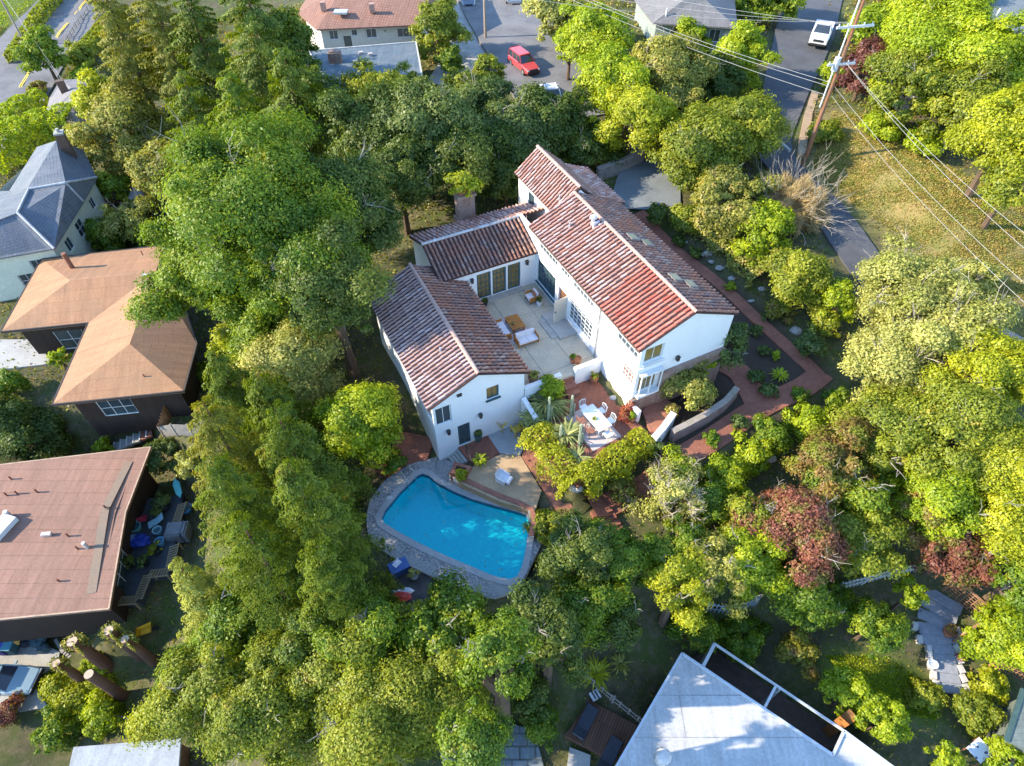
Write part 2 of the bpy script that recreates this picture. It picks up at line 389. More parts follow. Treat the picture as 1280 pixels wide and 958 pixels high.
LAWN = [gpoly([(-60,-5),(40,-5),(40,5),(-20,100),(-120,100)]), gpoly([(1030,820),(1110,820),(1170,860),(1170,900),(1100,890)]), gpoly([(60,840),(150,850),(160,900),(60,920)])]
SOIL = [GARDEN, gpoly([(520,540),(500,580),(465,600),(440,560),(460,480),(475,470)])]
for nm, mk in (('dry', mask(DRY, 3.5)), ('lawn', mask(LAWN, 1.5)), ('soil', mask(SOIL, 1.2))):
    a = me.attributes.new(nm, 'FLOAT', 'POINT'); a.data.foreach_set('value', mk.astype(np.float32))
m, t, o = nodes('earth_and_grass'); co = objco(t)
n1 = noise(t, .28, 6, .7, co); n2 = noise(t, 1.6, 6, .75, co); n3 = noise(t, 9, 4, .7, co)
base = mixc(t, sharp(t, n1, .35, .65), (.08, .07, .04), (.07, .10, .022)); base = mixc(t, sharp(t, n2, .45, .7), base, (.15, .12, .075))
def attr(nm):
    a = t.nodes.new('ShaderNodeAttribute'); a.attribute_name = nm; return a.outputs['Fac']
dryc = mixc(t, sharp(t, n1, .38, .6), (.29, .20, .085), (.20, .19, .055)); dryc = mixc(t, sharp(t, n2, .5, .72), dryc, (.12, .13, .03)); dryc = mixc(t, sharp(t, n3, .5, .8), dryc, (.36, .25, .12))
base = mixc(t, attr('dry'), base, dryc)
base = mixc(t, attr('lawn'), base, mixc(t, n2, (.07, .12, .012), (.16, .20, .02)))
base = mixc(t, attr('soil'), base, mixc(t, n2, (.045, .035, .028), (.085, .062, .045)))
finish(m, t, o, base, .95, n3, .5, .08, spec=.1)
me.materials.append(m); me.update(); me.validate()
me_g = me
go = bpy.data.objects.new('ground', me); COL.objects.link(go); go['kind'] = 'structure'
# ---------------------------------------------------------------- roads and paths
ASPH = stain('asphalt', (.10, .10, .105), (.065, .065, .07), .25, 9, .9, (.42, .66), .2)
ASPH2 = stain('pale_asphalt', (.19, .18, .175), (.125, .12, .12), .3, 9, .9, (.42, .66), .2)
CONCR = stain('concrete', (.40, .385, .35), (.27, .26, .23), .5, 7, .85, (.45, .7), .15)
BRICK = bricky('red_brick_paving', (.42, .145, .085), (.33, .105, .065), (.25, .16, .12), .22, .11, .012, s1=.7, c3=(.24, .10, .07))
BRICKL = bricky('worn_brick_paving', (.48, .19, .12), (.40, .13, .085), (.30, .20, .16), .22, .11, .012, s1=.9, c3=(.30, .14, .10))
def resample(pts, st=.7):
    pts = np.array(pts, float)[:, :2]; out = [pts[0]]
    # smooth with Catmull-Rom
    for i in range(len(pts) - 1):
        p0 = pts[max(i - 1, 0)]; p1 = pts[i]; p2 = pts[i + 1]; p3 = pts[min(i + 2, len(pts) - 1)]
        n = max(1, int(np.hypot(*(p2 - p1)) / st))
        for k in range(1, n + 1):
            s = k / n; out.append(.5 * (2 * p1 + (p2 - p0) * s + (2 * p0 - 5 * p1 + 4 * p2 - p3) * s * s + (3 * p1 - p0 - 3 * p2 + p3) * s ** 3))
    return np.array(out)
DRAPED = []
def strip(mb, cl, w, off=.08, nx=6, mi=0, skirt=.12, flat=True):
    """a band of width w (number or per-point fn) draped along the centre line"""
    n = len(cl); T = np.gradient(cl, axis=0); T /= np.hypot(T[:, 0], T[:, 1])[:, None] + 1e-9; Nn = np.stack([-T[:, 1], T[:, 0]], 1)
    W = np.full(n, w) if not callable(w) else np.array([w(i / (n - 1)) for i in range(n)])
    s = np.linspace(-.5, .5, nx + 1); g = cl[:, None, :] + Nn[:, None, :] * (W[:, None] * s[None])[..., None]
    z = TZ(g.reshape(-1, 2)).reshape(n, nx + 1)
    if flat: z = .15 * z + .85 * z.max(1, keepdims=True) * .5 + .85 * z.mean(1, keepdims=True) * .5
    z = z + off
    DRAPED.append((g.reshape(-1, 2), (z - off).ravel()))
    b = len(mb.v)
    for i in range(n):
        for j in range(nx + 1): mb.v.append((g[i, j, 0], g[i, j, 1], z[i, j]))
    for i in range(n - 1):
        for j in range(nx): mb.f.append((b + i * (nx + 1) + j + 1, b + i * (nx + 1) + j, b + (i + 1) * (nx + 1) + j, b + (i + 1) * (nx + 1) + j + 1)); mb.mi.append(mi)
    for j in (0, nx):
        e = len(mb.v)
        for i in range(n): mb.v.append((g[i, j, 0], g[i, j, 1], z[i, j] - skirt - .3))
        for i in range(n - 1):
            a, c = b + i * (nx + 1) + j, b + (i + 1) * (nx + 1) + j
            mb.f.append((a, c, e + i + 1, e + i) if j == nx else (c, a, e + i, e + i + 1)); mb.mi.append(mi)
    return g, z
def gl(pts): return [G(x, y)[:2] for x, y in pts]
MAIN_CL = resample(gl([(-70,232),(0,145),(36,94),(73,46),(110,0),(150,-50)]), 1.0)
mb = MB(); strip(mb, MAIN_CL, 8.0, .10, 8); struct('main_road', mb, ASPH2)
mb = MB()
for s in (-.13, .13):
    Tm = np.gradient(MAIN_CL, axis=0); Tm /= np.hypot(Tm[:, 0], Tm[:, 1])[:, None]; strip(mb, MAIN_CL + np.stack([-Tm[:, 1], Tm[:, 0]], 1) * s, .15, .19, 1, skirt=-.28)
struct('centre_line_paint', mb, plain('yellow_road_paint', (.70, .50, .08), .15, 6))
SIDE_CL = resample(gl([(-90,140),(-10,82),(30,42),(62,8),(90,-25)]), 1.0)
mb = MB(); strip(mb, SIDE_CL, 5.2, .10, 6); struct('side_road', mb, ASPH2)
TOP_CL = resample(gl([(575,-60),(612,-10),(640,30),(668,70),(690,105),(720,150)]), 1.0)
mb = MB(); strip(mb, TOP_CL, lambda s: 8.6 + 1.5 * math.sin(s * 3), .10, 8); struct('upper_road', mb, ASPH2)
DRV_CL = resample(gl([(588,5),(598,30),(588,62),(575,88),(560,110)]), 1.0)
mb = MB(); strip(mb, DRV_CL, 5.4, .07, 6); struct('neighbour_driveway', mb, CONCR)
LANE_CL = resample(gl([(1040,-70),(1018,0),(1000,60),(980,120),(966,180),(985,215),(1030,262),(1072,318),(1120,372),(1180,415),(1232,440),(1320,470)]), 1.0)
mb = MB(); strip(mb, LANE_CL, lambda s: 6.6 - 3.4 * min(1, max(0, (s - .45) * 4)), .10, 8); struct('lane', mb, ASPH)
YARD_CL = resample(gl([(840,150),(825,185),(812,222),(806,262)]), .7)
mb = MB(); strip(mb, YARD_CL, lambda s: 3.8 + 2.2 * s, .07, 8); struct('driveway', mb, stain('driveway_concrete', (.19, .21, .22), (.14, .155, .16), .6, 8, .9))
mb = MB()
PATH_A = resample(gl([(798,268),(842,312),(897,354),(957,410),(1009,456),(1024,471)]), .7); strip(mb, PATH_A, 1.0, .07, 3); struct('brick_path', mb, BRICK, uvrot=HANG)
PATH_B = resample(gl([(1028,466),(1005,484),(950,510),(880,556),(830,590),(760,632),(738,642)]), .7); mb = MB(); strip(mb, PATH_B, 1.5, .075, 3); struct('brick_path', mb, BRICK, uvrot=HANG)
PATH_C = resample(gl([(950,512),(938,488),(924,466),(905,455)]), .5); mb = MB(); strip(mb, PATH_C, 1.7, .065, 3); struct('brick_path', mb, BRICK)
mb = MB(); strip(mb, resample(gl([(520,545),(508,578),(485,600)]), .5), 2.4, .06, 4); struct('brick_path', mb, BRICK)
# press the ground down under every road and path so that nothing pokes through
dg = np.concatenate([a for a, b in DRAPED]); dz_ = np.concatenate([b for a, b in DRAPED])
cov = np.empty(len(me_g.vertices) * 3, np.float32); me_g.vertices.foreach_get('co', cov); cov = cov.reshape(-1, 3)
near = np.where((np.abs(cov[:, 0]) < 110) & (cov[:, 1] > -20) & (cov[:, 1] < 150))[0]
for ch in np.array_split(near, 60):
    d2 = ((cov[ch, None, :2] - dg[None].astype(np.float32)) ** 2).sum(2); lim = np.where(d2 < .85 ** 2, dz_[None] - .03, 1e6).min(1)
    cov[ch, 2] = np.minimum(cov[ch, 2], lim)
me_g.vertices.foreach_set('co', cov.ravel()); me_g.update()
# carport apron and court of the house far left
mb = MB(); mb.prism(XY([(-10,425),(45,425),(66,455),(5,462),(-10,455)], -7.6), -7.9, -7.55); struct('paved_court', mb, CONCR)
mb = MB(); mb.prism(XY([(-40,808),(55,806),(75,815),(72,830),(38,850),(60,884),(-40,900)], -14.15), -14.6, -14.12); struct('parking_pad', mb, CONCR, uvrot=.1)
# ---------------------------------------------------------------- patio, terraces, pool
PATIO = stain('patio_concrete', (.50, .44, .33), (.38, .34, .265), .8, 6, .8, (.42, .7), .1)
mb = MB()
us = [-31.6, -28.9, -26.2, -23.4, -22.55]; vs = [12.0, 14.0, 16.1, 17.7]
for i in range(4):
    for j in range(3): mb.prism(huv(us[i] + .012, us[i + 1] - .012, vs[j] + .012, vs[j + 1] - .012), -.3, 0)
struct('patio', mb, PATIO)
mb = MB(); mb.prism(huv(-31.5, -22.6, 12.05, 17.65), -.3, -.02); struct('patio_bed', mb, plain('joint', (.10, .09, .08)))
mb = MB(); mb.prism(huv(-28.2, -25.6, 16.4, 17.69), .001, .16); mb.prism(huv(-27.9, -25.9, 15.95, 16.399), .001, .08); struct('patio_steps', mb, CONCR)
mb = MB(); mb.prism(huv(-31.58, -31.1, 13.0, 16.6), .001, .10); struct('door_step', mb, CONCR)
mb = MB(); mb.prism(DIN, -1.4, -1.0); struct('dining_terrace', mb, BRICK, uvrot=HANG + .78)
mb = MB(); mb.prism(huv(-22.85, -22.45, 14.9, 15.6), -1.1, -.15); mb.prism(huv(-22.449, -22.0, 14.85, 15.65), -1.1, -.45); mb.prism(huv(-21.999, -21.6, 14.8, 15.7), -1.1, -.72); struct('terrace_steps', mb, BRICKL)
m, t, o = nodes('pebble_aggregate'); co = objco(t)
vo = t.nodes.new('ShaderNodeTexVoronoi'); vo.inputs['Scale'].default_value = 9; t.links.new(co, vo.inputs['Vector'])
f = noise(t, .6, 5, .7, co); cc = mixc(t, sharp(t, vo.outputs['Distance'], .15, .6), (.44, .43, .41), (.18, .178, .175)); cc = mixc(t, sharp(t, f, .4, .7), cc, (.34, .33, .305))
finish(m, t, o, cc, .9, vo.outputs['Distance'], .5, .02); PEB = m
def ring(mb, inner, outer_, z0, z1, mi=0):
    """band between two loops of equal length"""
    k = len(inner); b = len(mb.v)
    for p in inner: mb.v.append((p[0], p[1], z1))
    for p in outer_: mb.v.append((p[0], p[1], z1))
    for p in inner: mb.v.append((p[0], p[1], z0))
    for p in outer_: mb.v.append((p[0], p[1], z0))
    ar = sum(inner[i][0] * inner[(i + 1) % k][1] - inner[(i + 1) % k][0] * inner[i][1] for i in range(k))
    for i in range(k):
        j = (i + 1) % k
        for f in ((b + i, b + k + i, b + k + j, b + j), (b + 2 * k + i, b + i, b + j, b + 2 * k + j), (b + k + i, b + 3 * k + i, b + 3 * k + j, b + k + j)):
            mb.f.append(f if ar > 0 else f[::-1]); mb.mi.append(mi)
    return mb
c1 = offset_poly(POOL, .36)
def deck_band():
    """deck outline fanned from the coping so the pool stays open"""
    ctr = np.mean(POOL, 0); k = len(c1); outp = []
    dk = np.array(DECK)
    for p in c1:
        d = np.array(p) - ctr; d /= np.hypot(*d); best = None
        for i in range(len(dk)):
            a = dk[i]; e = dk[(i + 1) % len(dk)] - a; den = d[0] * e[1] - d[1] * e[0]
            if abs(den) < 1e-9: continue
            w = a - ctr; tt = (w[0] * e[1] - w[1] * e[0]) / den; ss = (w[0] * d[1] - w[1] * d[0]) / den
            if -1e-6 <= ss <= 1 + 1e-6 and tt > 0: best = tt if best is None else max(best, tt)
        q = ctr + d * best
        if np.hypot(*(q - ctr)) < np.hypot(*(np.array(p) - ctr)) + .05: q = np.array(p) + d * .05
        outp.append(tuple(q))
    return outp
# denser pool loop so that the fan follows the deck outline
def densify(poly, st=.35):
    out = []
    for i in range(len(poly)):
        a = np.array(poly[i]); b = np.array(poly[(i + 1) % len(poly)]); n = max(1, int(np.hypot(*(b - a)) / st))
        for k in range(n): out.append(tuple(a + (b - a) * k / n))
    return out
POOLD = densify(POOL); c1 = offset_poly(POOLD, .36)
mb = MB(); ring(mb, [tuple(np.array(p)) for p in offset_poly(POOLD, .365)], deck_band(), -3.8, -3.3); struct('pool_deck', mb, PEB)
mb = MB(); ring(mb, POOLD, c1, -3.6, -3.27); struct('pool_coping', mb, stain('coping_stone', (.38, .375, .36), (.29, .29, .285), .9, 8, .7))
pw = MB(); k = len(POOLD); b = len(pw.v)
ctr = np.mean(POOL, 0)
pw.v += [(p[0], p[1], -3.275) for p in POOLD] + [(p[0], p[1], -5.0) for p in offset_poly(POOLD, -.02)]
for i in range(k): pw.f.append((i, (i + 1) % k, k + (i + 1) % k, k + i)); pw.mi.append(0)
pw.f.append(tuple(range(k, 2 * k))); pw.mi.append(0)
PLAST = stain('pool_plaster', (.40, .74, .78), (.33, .68, .75), .4, 5, .8)
struct('pool_basin', pw, PLAST)
mb = MB(); ring(mb, offset_poly(POOLD, -.012), offset_poly(POOLD, -.002), -3.62, -3.29); struct('waterline_tiles', mb, bricky('waterline_tile', (.10, .22, .34), (.07, .17, .28), (.40, .44, .46), .15, .15, .01))
m, t, o = nodes('pool_water'); co = objco(t)
tr = t.nodes.new('ShaderNodeBsdfTransparent'); tr.inputs[0].default_value = (.14, .86, .90, 1)
glo = t.nodes.new('ShaderNodeBsdfGlossy'); glo.inputs['Roughness'].default_value = .03
bn = t.nodes.new('ShaderNodeBump'); bn.inputs['Strength'].default_value = .06; bn.inputs['Distance'].default_value = .05
t.links.new(noise(t, 1.6, 3, .5, co), bn.inputs['Height']); t.links.new(bn.outputs[0], glo.inputs['Normal'])
fr = t.nodes.new('ShaderNodeFresnel'); fr.inputs[0].default_value = 1.33; t.links.new(bn.outputs[0], fr.inputs['Normal'])
ms = t.nodes.new('ShaderNodeMixShader'); t.links.new(fr.outputs[0], ms.inputs[0]); t.links.new(tr.outputs[0], ms.inputs[1]); t.links.new(glo.outputs[0], ms.inputs[2]); t.links.new(ms.outputs[0], o.inputs[0])
mb = MB(); mb.ngon([(p[0], p[1], -3.45) for p in offset_poly(POOLD, .01)]); struct('pool_water', mb, m)
mb = MB(); mb.prism(SAND, -3.5, -2.75); struct('sand_court', mb, stain('decomposed_granite', (.46, .32, .19), (.36, .24, .14), 1.2, 14, .95, (.45, .7), .3))
mb = MB(); mb.prism(LAND, -3.4, -2.7); struct('brick_landing', mb, BRICK)
mb = MB(); mb.prism(CONC, -3.4, -2.695); struct('concrete_pad', mb, stain('grey_pad', (.36, .37, .37), (.29, .30, .30), 1, 8, .85))
mb = MB(); mb.prism(STRIP, -3.4, -2.72); struct('brick_walk', mb, BRICKL, uvrot=HANG)
# steps from the landing down to the pool deck
mb = MB()
a0 = P(570, 556, -2.7)[:2]; a1 = P(585, 575, -2.7)[:2]; b0 = P(556, 567, -3.2)[:2]; b1 = P(570, 582, -3.2)[:2]
for i in range(4):
    s0, s1 = i / 4, (i + 1) / 4
    mb.prism([a0 + (b0 - a0) * s0, a1 + (b1 - a1) * s0, a1 + (b1 - a1) * s1, a0 + (b0 - a0) * s1], -3.45, -2.72 - .14 * (i + 1))
struct('pool_steps', mb, CONCR)
mb = MB(); PL = plain('weathered_deck_board', (.10, .085, .075), .3, 2)
wd_ = np.array(WDECK); ang = math.atan2(*(P(490, 700, -3.5) - P(455, 745, -3.5))[1::-1])
m, t, o = nodes('dark_deck_planks'); uv = uvco(t); w = t.nodes.new('ShaderNodeTexBrick'); w.inputs['Scale'].default_value = 1; w.inputs['Brick Width'].default_value = 3.2; w.inputs['Row Height'].default_value = .14; w.inputs['Mortar Size'].default_value = .012
w.inputs['Color1'].default_value = (.085, .07, .062, 1); w.inputs['Color2'].default_value = (.05, .043, .04, 1); w.inputs['Mortar'].default_value = (.012, .012, .012, 1); t.links.new(uv, w.inputs['Vector'])
finish(m, t, o, mixc(t, sharp(t, noise(t, 1.5, 5, .7, objco(t)), .4, .7), w.outputs['Color'], (.10, .09, .085)), .85); DPL = m
mb.prism(WDECK, -3.8, -3.48); struct('timber_deck', mb, DPL, uvrot=ang)
# ---------------------------------------------------------------- house building kit
m, t, o = nodes('white_stucco'); co = objco(t); mp = t.nodes.new('ShaderNodeMapping'); mp.inputs['Scale'].default_value = (.7, .7, .35); t.links.new(co, mp.inputs[0])
f_ = noise(t, 1.0, 6, .75, mp.outputs[0]); g_ = noise(t, 5, 5, .7, co); cc = mixc(t, sharp(t, f_, .5, .95), (.80, .785, .765), (.68, .66, .63)); cc = mixc(t, sharp(t, g_, .55, .85), cc, (.70, .685, .66))
finish(m, t, o, cc, .9, g_, .25, .02); STUCCO = m; MATS['white_stucco'] = m
TEAL = plain('teal_frame_paint', (.045, .10, .115), .2, 4, .5); WHITEP = plain('white_frame_paint', (.72, .72, .70), .08, 4, .5)
GLASS = glass_mat('window_glass', (.05, .07, .08)); GLASSW = glass_mat('amber_tinted_glass', (.20, .14, .05)); DARKM = plain('dark_metal', (.03, .03, .032), .2, 5, .4, .5)  # amber panes: a lit room is put into their colour only
WOODB = plain('brown_wood', (.20, .10, .045), .3, 4); SOFF = plain('roof_deck', (.12, .075, .055), .2, 3)
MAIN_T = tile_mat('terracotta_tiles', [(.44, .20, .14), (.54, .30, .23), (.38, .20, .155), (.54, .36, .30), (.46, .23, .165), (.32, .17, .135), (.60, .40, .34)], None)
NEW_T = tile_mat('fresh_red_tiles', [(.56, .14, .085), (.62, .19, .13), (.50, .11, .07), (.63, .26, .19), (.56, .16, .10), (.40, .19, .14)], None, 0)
DARK_T = tile_mat('dark_brown_tiles', [(.20, .115, .095), (.28, .17, .14), (.15, .10, .095), (.33, .17, .11), (.24, .13, .10), (.38, .27, .22), (.17, .12, .11)], ((.36, .15, .085), (.28, .13, .085)))  # darker brown mix than the tiles on the left-hand slopes
RIDGE_T = stain('mortared_ridge_tiles', (.46, .31, .25), (.36, .20, .145), 2.5, 8, .9)
PAN = plain('pan_tiles', (.075, .036, .03), .35, 3, .9)
def xy(p): return np.array(p[:2], float)
def wall(mb, p0, p1, z0, z1, ops=(), rev=.16, mi=0, top=None):
    """outer face of a wall from p0 to p1 (outside on the right) with openings (s0,s1,za,zb) and their reveals; top: list of (s,z) above z1"""
    p0 = xy(p0); p1 = xy(p1); L = np.hypot(*(p1 - p0)); d = (p1 - p0) / L; n = np.array([d[1], -d[0]])
    def q(s, z, o=0.): a = p0 + d * s - n * o; return (a[0], a[1], z)
    S = sorted({0., float(L)} | {round(float(x), 4) for op in ops for x in op[:2]}); Z = sorted({float(z0), float(z1)} | {round(float(x), 4) for op in ops for x in op[2:4]})
    for i in range(len(S) - 1):
        for j in range(len(Z) - 1):
            cs, cz = (S[i] + S[i + 1]) / 2, (Z[j] + Z[j + 1]) / 2
            if any(o[0] < cs < o[1] and o[2] < cz < o[3] for o in ops): continue
            mb.quad(q(S[i], Z[j]), q(S[i + 1], Z[j]), q(S[i + 1], Z[j + 1]), q(S[i], Z[j + 1]), mi=mi)
    for a, b, c, e in [o[:4] for o in ops]:
        mb.quad(q(a, c), q(b, c), q(b, c, rev), q(a, c, rev), mi=mi); mb.quad(q(a, e, rev), q(b, e, rev), q(b, e), q(a, e), mi=mi)
        mb.quad(q(a, c, rev), q(a, e, rev), q(a, e), q(a, c), mi=mi); mb.quad(q(b, c), q(b, e), q(b, e, rev), q(b, c, rev), mi=mi)
    if top: mb.ngon([q(0, z1), q(L, z1)] + [q(s, z) for s, z in top], mi=mi)
    return d, n
def window(par, p0, p1, op, nx, nz, fm, gm, rev=.13, fw=.07, mw=.035, kind='window', sill=None):
    """frame with glazing bars set in a wall opening; the pane behind it is its child"""
    p0 = xy(p0); p1 = xy(p1); L = np.hypot(*(p1 - p0)); d = (p1 - p0) / L; n = np.array([d[1], -d[0]]); a, b, c, e = op[:4]
    def q(s, z, o=0.): w = p0 + d * s - n * o; return (w[0], w[1], z)
    mb = MB(); rz = math.atan2(d[1], d[0]); o = rev - .02
    def bx(s0, s1, za, zb, th=.06): m = p0 + d * (s0 + s1) / 2 - n * o; mb.box((m[0], m[1], (za + zb) / 2), (s1 - s0, th, zb - za), rz)
    bx(a, b, c, c + fw); bx(a, b, e - fw, e); bx(a, a + fw, c + fw, e - fw); bx(b - fw, b, c + fw, e - fw)
    for i in range(1, nx): s = a + (b - a) * i / nx; bx(s - mw / 2, s + mw / 2, c + fw, e - fw, .04)
    for i in range(1, nz): z = c + (e - c) * i / nz; bx(a + fw, b - fw, z - mw / 2, z + mw / 2, .036)
    if sill is not None:
        m = p0 + d * (a + b) / 2 + n * .03; mb.box((m[0], m[1], c - .045), (b - a + .16, .2, .08), rz)
    f = part(kind, mb, fm, par)
    g = MB(); g.quad(q(a + .01, c + .01, o + .01), q(b - .01, c + .01, o + .01), q(b - .01, e - .01, o + .01), q(a + .01, e - .01, o + .01)); part('pane', g, gm, f); return f
def tile_slope(mb, e0, e1, r0, r1, sp=.30, crs=.40, rad=.088, mi=0, skip=None, rng=random, sag=.02):
    """barrel tiles from the eave e0-e1 up to the ridge r0-r1; every tile its own island"""
    e0, e1, r0, r1 = [np.array(p, float) for p in (e0, e1, r0, r1)]
    n = max(2, int(np.linalg.norm(e1 - e0) / sp)); m = max(2, int(np.linalg.norm(r0 - e0) / crs))
    nrm = np.cross(e1 - e0, r0 - e0); nrm /= np.linalg.norm(nrm); nrm = nrm if nrm[2] > 0 else -nrm
    al = (e1 - e0) / np.linalg.norm(e1 - e0)
    for i in range(n):
        s = (i + .5) / n
        a = e0 + (e1 - e0) * s; b = r0 + (r1 - r0) * s; j0 = rng.uniform(-.02, .02)
        for j in range(m):
            t0 = max(0, (j - .08) / m + rng.uniform(-.008, .008)); t1 = (j + 1.0) / m
            p = a + (b - a) * t0; q = a + (b - a) * t1
            if skip and skip((p + q) / 2): continue
            sh = al * (j0 + rng.uniform(-.012, .012)); l0 = nrm * (.045 + rng.uniform(0, .015)); l1 = nrm * .012; R0 = rad * rng.uniform(.95, 1.08); R1 = rad * .86
            k = len(mb.v)
            for c, rr, lf in ((p + sh, R0, l0), (q + sh, R1, l1)):
                for h in range(5):
                    an = math.pi * h / 4; mb.v.append(tuple(c + al * (math.cos(an) * rr) + nrm * (math.sin(an) * rr * 1.15) + lf))
            for h in range(4): mb.f.append((k + h, k + h + 1, k + 6 + h, k + 5 + h) if False else (k + 5 + h, k + 6 + h, k + h + 1, k + h)); mb.mi.append(mi)
            mb.f.append((k, k + 1, k + 2, k + 3, k + 4)); mb.mi.append(mi)
def slab(mb, pts, th=.10, mi=0):
    """roof plane of thickness th under a loop of 3D points"""
    pts = [np.array(p, float) for p in pts]; nr = np.cross(pts[1] - pts[0], pts[2] - pts[0])
    if nr[2] < 0: pts = pts[::-1]
    k = len(pts); b = len(mb.v); mb.v += [tuple(p) for p in pts] + [(p[0], p[1], p[2] - th) for p in pts]
    mb.f.append(tuple(range(b, b + k))); mb.mi.append(mi); mb.f.append(tuple(range(b + 2 * k - 1, b + k - 1, -1))); mb.mi.append(mi)
    for i in range(k): j = (i + 1) % k; mb.f.append((b + i, b + k + i, b + k + j, b + j)); mb.mi.append(mi)
def ridge_caps(mb, a, b, r=.13, ln=.42, mi=0):
    a = np.array(a, float); b = np.array(b, float); L = np.linalg.norm(b - a); d = (b - a) / L; n = int(L / ln); side = np.cross(d, (0, 0, 1)); side /= np.linalg.norm(side)
    for i in range(n):
        p = a + d * (L * i / n - .03); q = a + d * (L * (i + 1) / n); k = len(mb.v)
        for c, rr in ((p, r * random.uniform(.98, 1.1)), (q, r * .88)):
            for h in range(6): an = math.pi * h / 5; mb.v.append(tuple(c + side * (math.cos(an) * rr) + np.array([0, 0, math.sin(an) * rr * .9 + .02])))
        for h in range(5): mb.f.append((k + h, k + h + 1, k + 7 + h, k + 6 + h)); mb.mi.append(mi)
        mb.f.append((k + 5, k + 4, k + 3, k + 2, k + 1, k)); mb.mi.append(mi)
def tiled_gable(par, u0, u1, vL, vR, ze, vm, zr, tm=(None, None), along='u', capmat=None, left=True, right=True, skipL=None, skipR=None, patch=None):
    """gabled tile roof in the hacienda's axes; along='u': ridge along u"""
    Hf = (lambda a, b, z: H(a, b, z)) if along == 'u' else (lambda a, b, z: H(b, a, z))
    r0, r1 = Hf(u0, vm, zr), Hf(u1, vm, zr); roof = None
    mb = MB()
    if left: slab(mb, [Hf(u0, vL, ze), Hf(u1, vL, ze), r1, r0])
    if right: slab(mb, [Hf(u0, vR, ze), Hf(u1, vR, ze), r1 + (0, 0, .001), r0 + (0, 0, .001)])
    roof = part('roof', mb, PAN, par)
    for on, v, mt, sk, nm in ((left, vL, tm[0], skipL, 'roof_tiles'), (right, vR, tm[1], skipR, 'roof_tiles')):
        if not on: continue
        t_ = MB(); tile_slope(t_, Hf(u0, v, ze), Hf(u1, v, ze), r0, r1, skip=sk)
        part(nm, t_, mt, roof)
        if patch and v == vL: q_ = MB(); tile_slope(q_, Hf(u0, v, ze), Hf(u1, v, ze), r0, r1, skip=lambda p: not sk(p)); part('roof_tiles', q_, patch, roof, label='newer red tiles')
    rc = MB(); ridge_caps(rc, r0, r1); part('ridge_tiles', rc, capmat or RIDGE_T, roof)
    return roof
def lantern(par, p, n, mat=None):
    mb = MB(); p = np.array(p, float); n = np.array([n[0], n[1], 0]); c = p + n * .13
    mb.box(p + n * .03, (.14, .14, .22), math.atan2(n[1], n[0])); mb.box(c, (.17, .17, .26), math.atan2(n[1], n[0])); mb.box(c + (0, 0, .17), (.22, .22, .05), math.atan2(n[1], n[0]))
    return part('wall_lamp', mb, mat or DARKM, par)
# ---------------------------------------------------------------- the hacienda
hac = thing('hacienda_house', 'white stucco house with red clay tile roofs wrapped around the concrete patio', 'house', H(-27, 15, -.1))
def hw(mb, a, b, z0, z1, ops=(), **k): return wall(mb, H(*a, 0), H(*b, 0), z0, z1, ops, **k)
mb = MB()
# main range: patio side
UA, UB = -32.3, -19.1
LW_OPS = {'big': (-31.3, -28.75, .45, 2.4), 'up1': (-31.2, -28.7, 3.3, 4.15), 'up2': (-28.3, -27.1, 3.4, 4.15), 'up3': (-26.7, -24.2, 3.3, 4.15), 'door': (-28.3, -27.15, .16, 2.15), 'win2': (-26.85, -24.0, .55, 2.25), 'upc': (-21.5, -19.4, 3.25, 4.2), 'low': (-20.5, -19.35, 1.1, 2.2)}
ops = {k_: (o_[0] - UA, o_[1] - UA, o_[2], o_[3]) for k_, o_ in LW_OPS.items()}
hw(mb, (UA, 17.7), (UB, 17.7), -1.6, 4.45, list(ops.values()))
GO = {'upw': (18.0 - 17.7, 19.3 - 17.7, 3.1, 4.3), 'bay': (17.95 - 17.7, 19.3 - 17.7, .55, 2.25)}
hw(mb, (UB, 17.7), (UB, 24.2), -1.6, 4.45, list(GO.values()), top=[(6.5, 4.45), (3.25, 5.93)])
hw(mb, (UB, 24.2), (UA, 24.2), -1.6, 4.45); hw(mb, (UA, 24.2), (UA, 17.7), -1.6, 4.45, top=[(6.5, 4.45), (3.25, 5.93)])
# far block
FO = [(1.6, 2.5, 2.9, 4.1)]
hw(mb, (-38.3, 19.75), (-32.305, 19.75), -1.6, 4.65, FO); hw(mb, (-32.305, 19.76), (-32.305, 23.0), 4.2, 4.65, top=[(3.2, 4.65), (1.6, 6.15)])
hw(mb, (-32.305, 23.05), (-38.3, 23.05), -1.6, 4.65); hw(mb, (-38.3, 23.05), (-38.3, 19.75), -1.6, 4.65, top=[(3.3, 4.65), (1.65, 6.2)])
# middle range
MO = {'d0': (13.15 - 12.15, 14.2 - 12.15, .1, 2.3), 'd1': (14.32 - 12.15, 15.38 - 12.15, .1, 2.3), 'd2': (15.5 - 12.15, 16.5 - 12.15, .1, 2.3)}
hw(mb, (-31.6, 12.15), (-31.6, 17.7), -.3, 2.82, list(MO.values())); hw(mb, (-31.61, 10.6), (-31.61, 12.15), -1.6, 2.82)
hw(mb, (-36.9, 10.6), (-31.61, 10.6), -1.8, 2.82, top=[(5.29, 2.82), (2.7, 3.93)]); hw(mb, (-36.9, 19.74), (-36.9, 10.6), -1.8, 2.78)
mb.prism(huv(-34.3, -32.31, 17.72, 17.95), 2.5, 4.12)     # parapet beside the middle roof
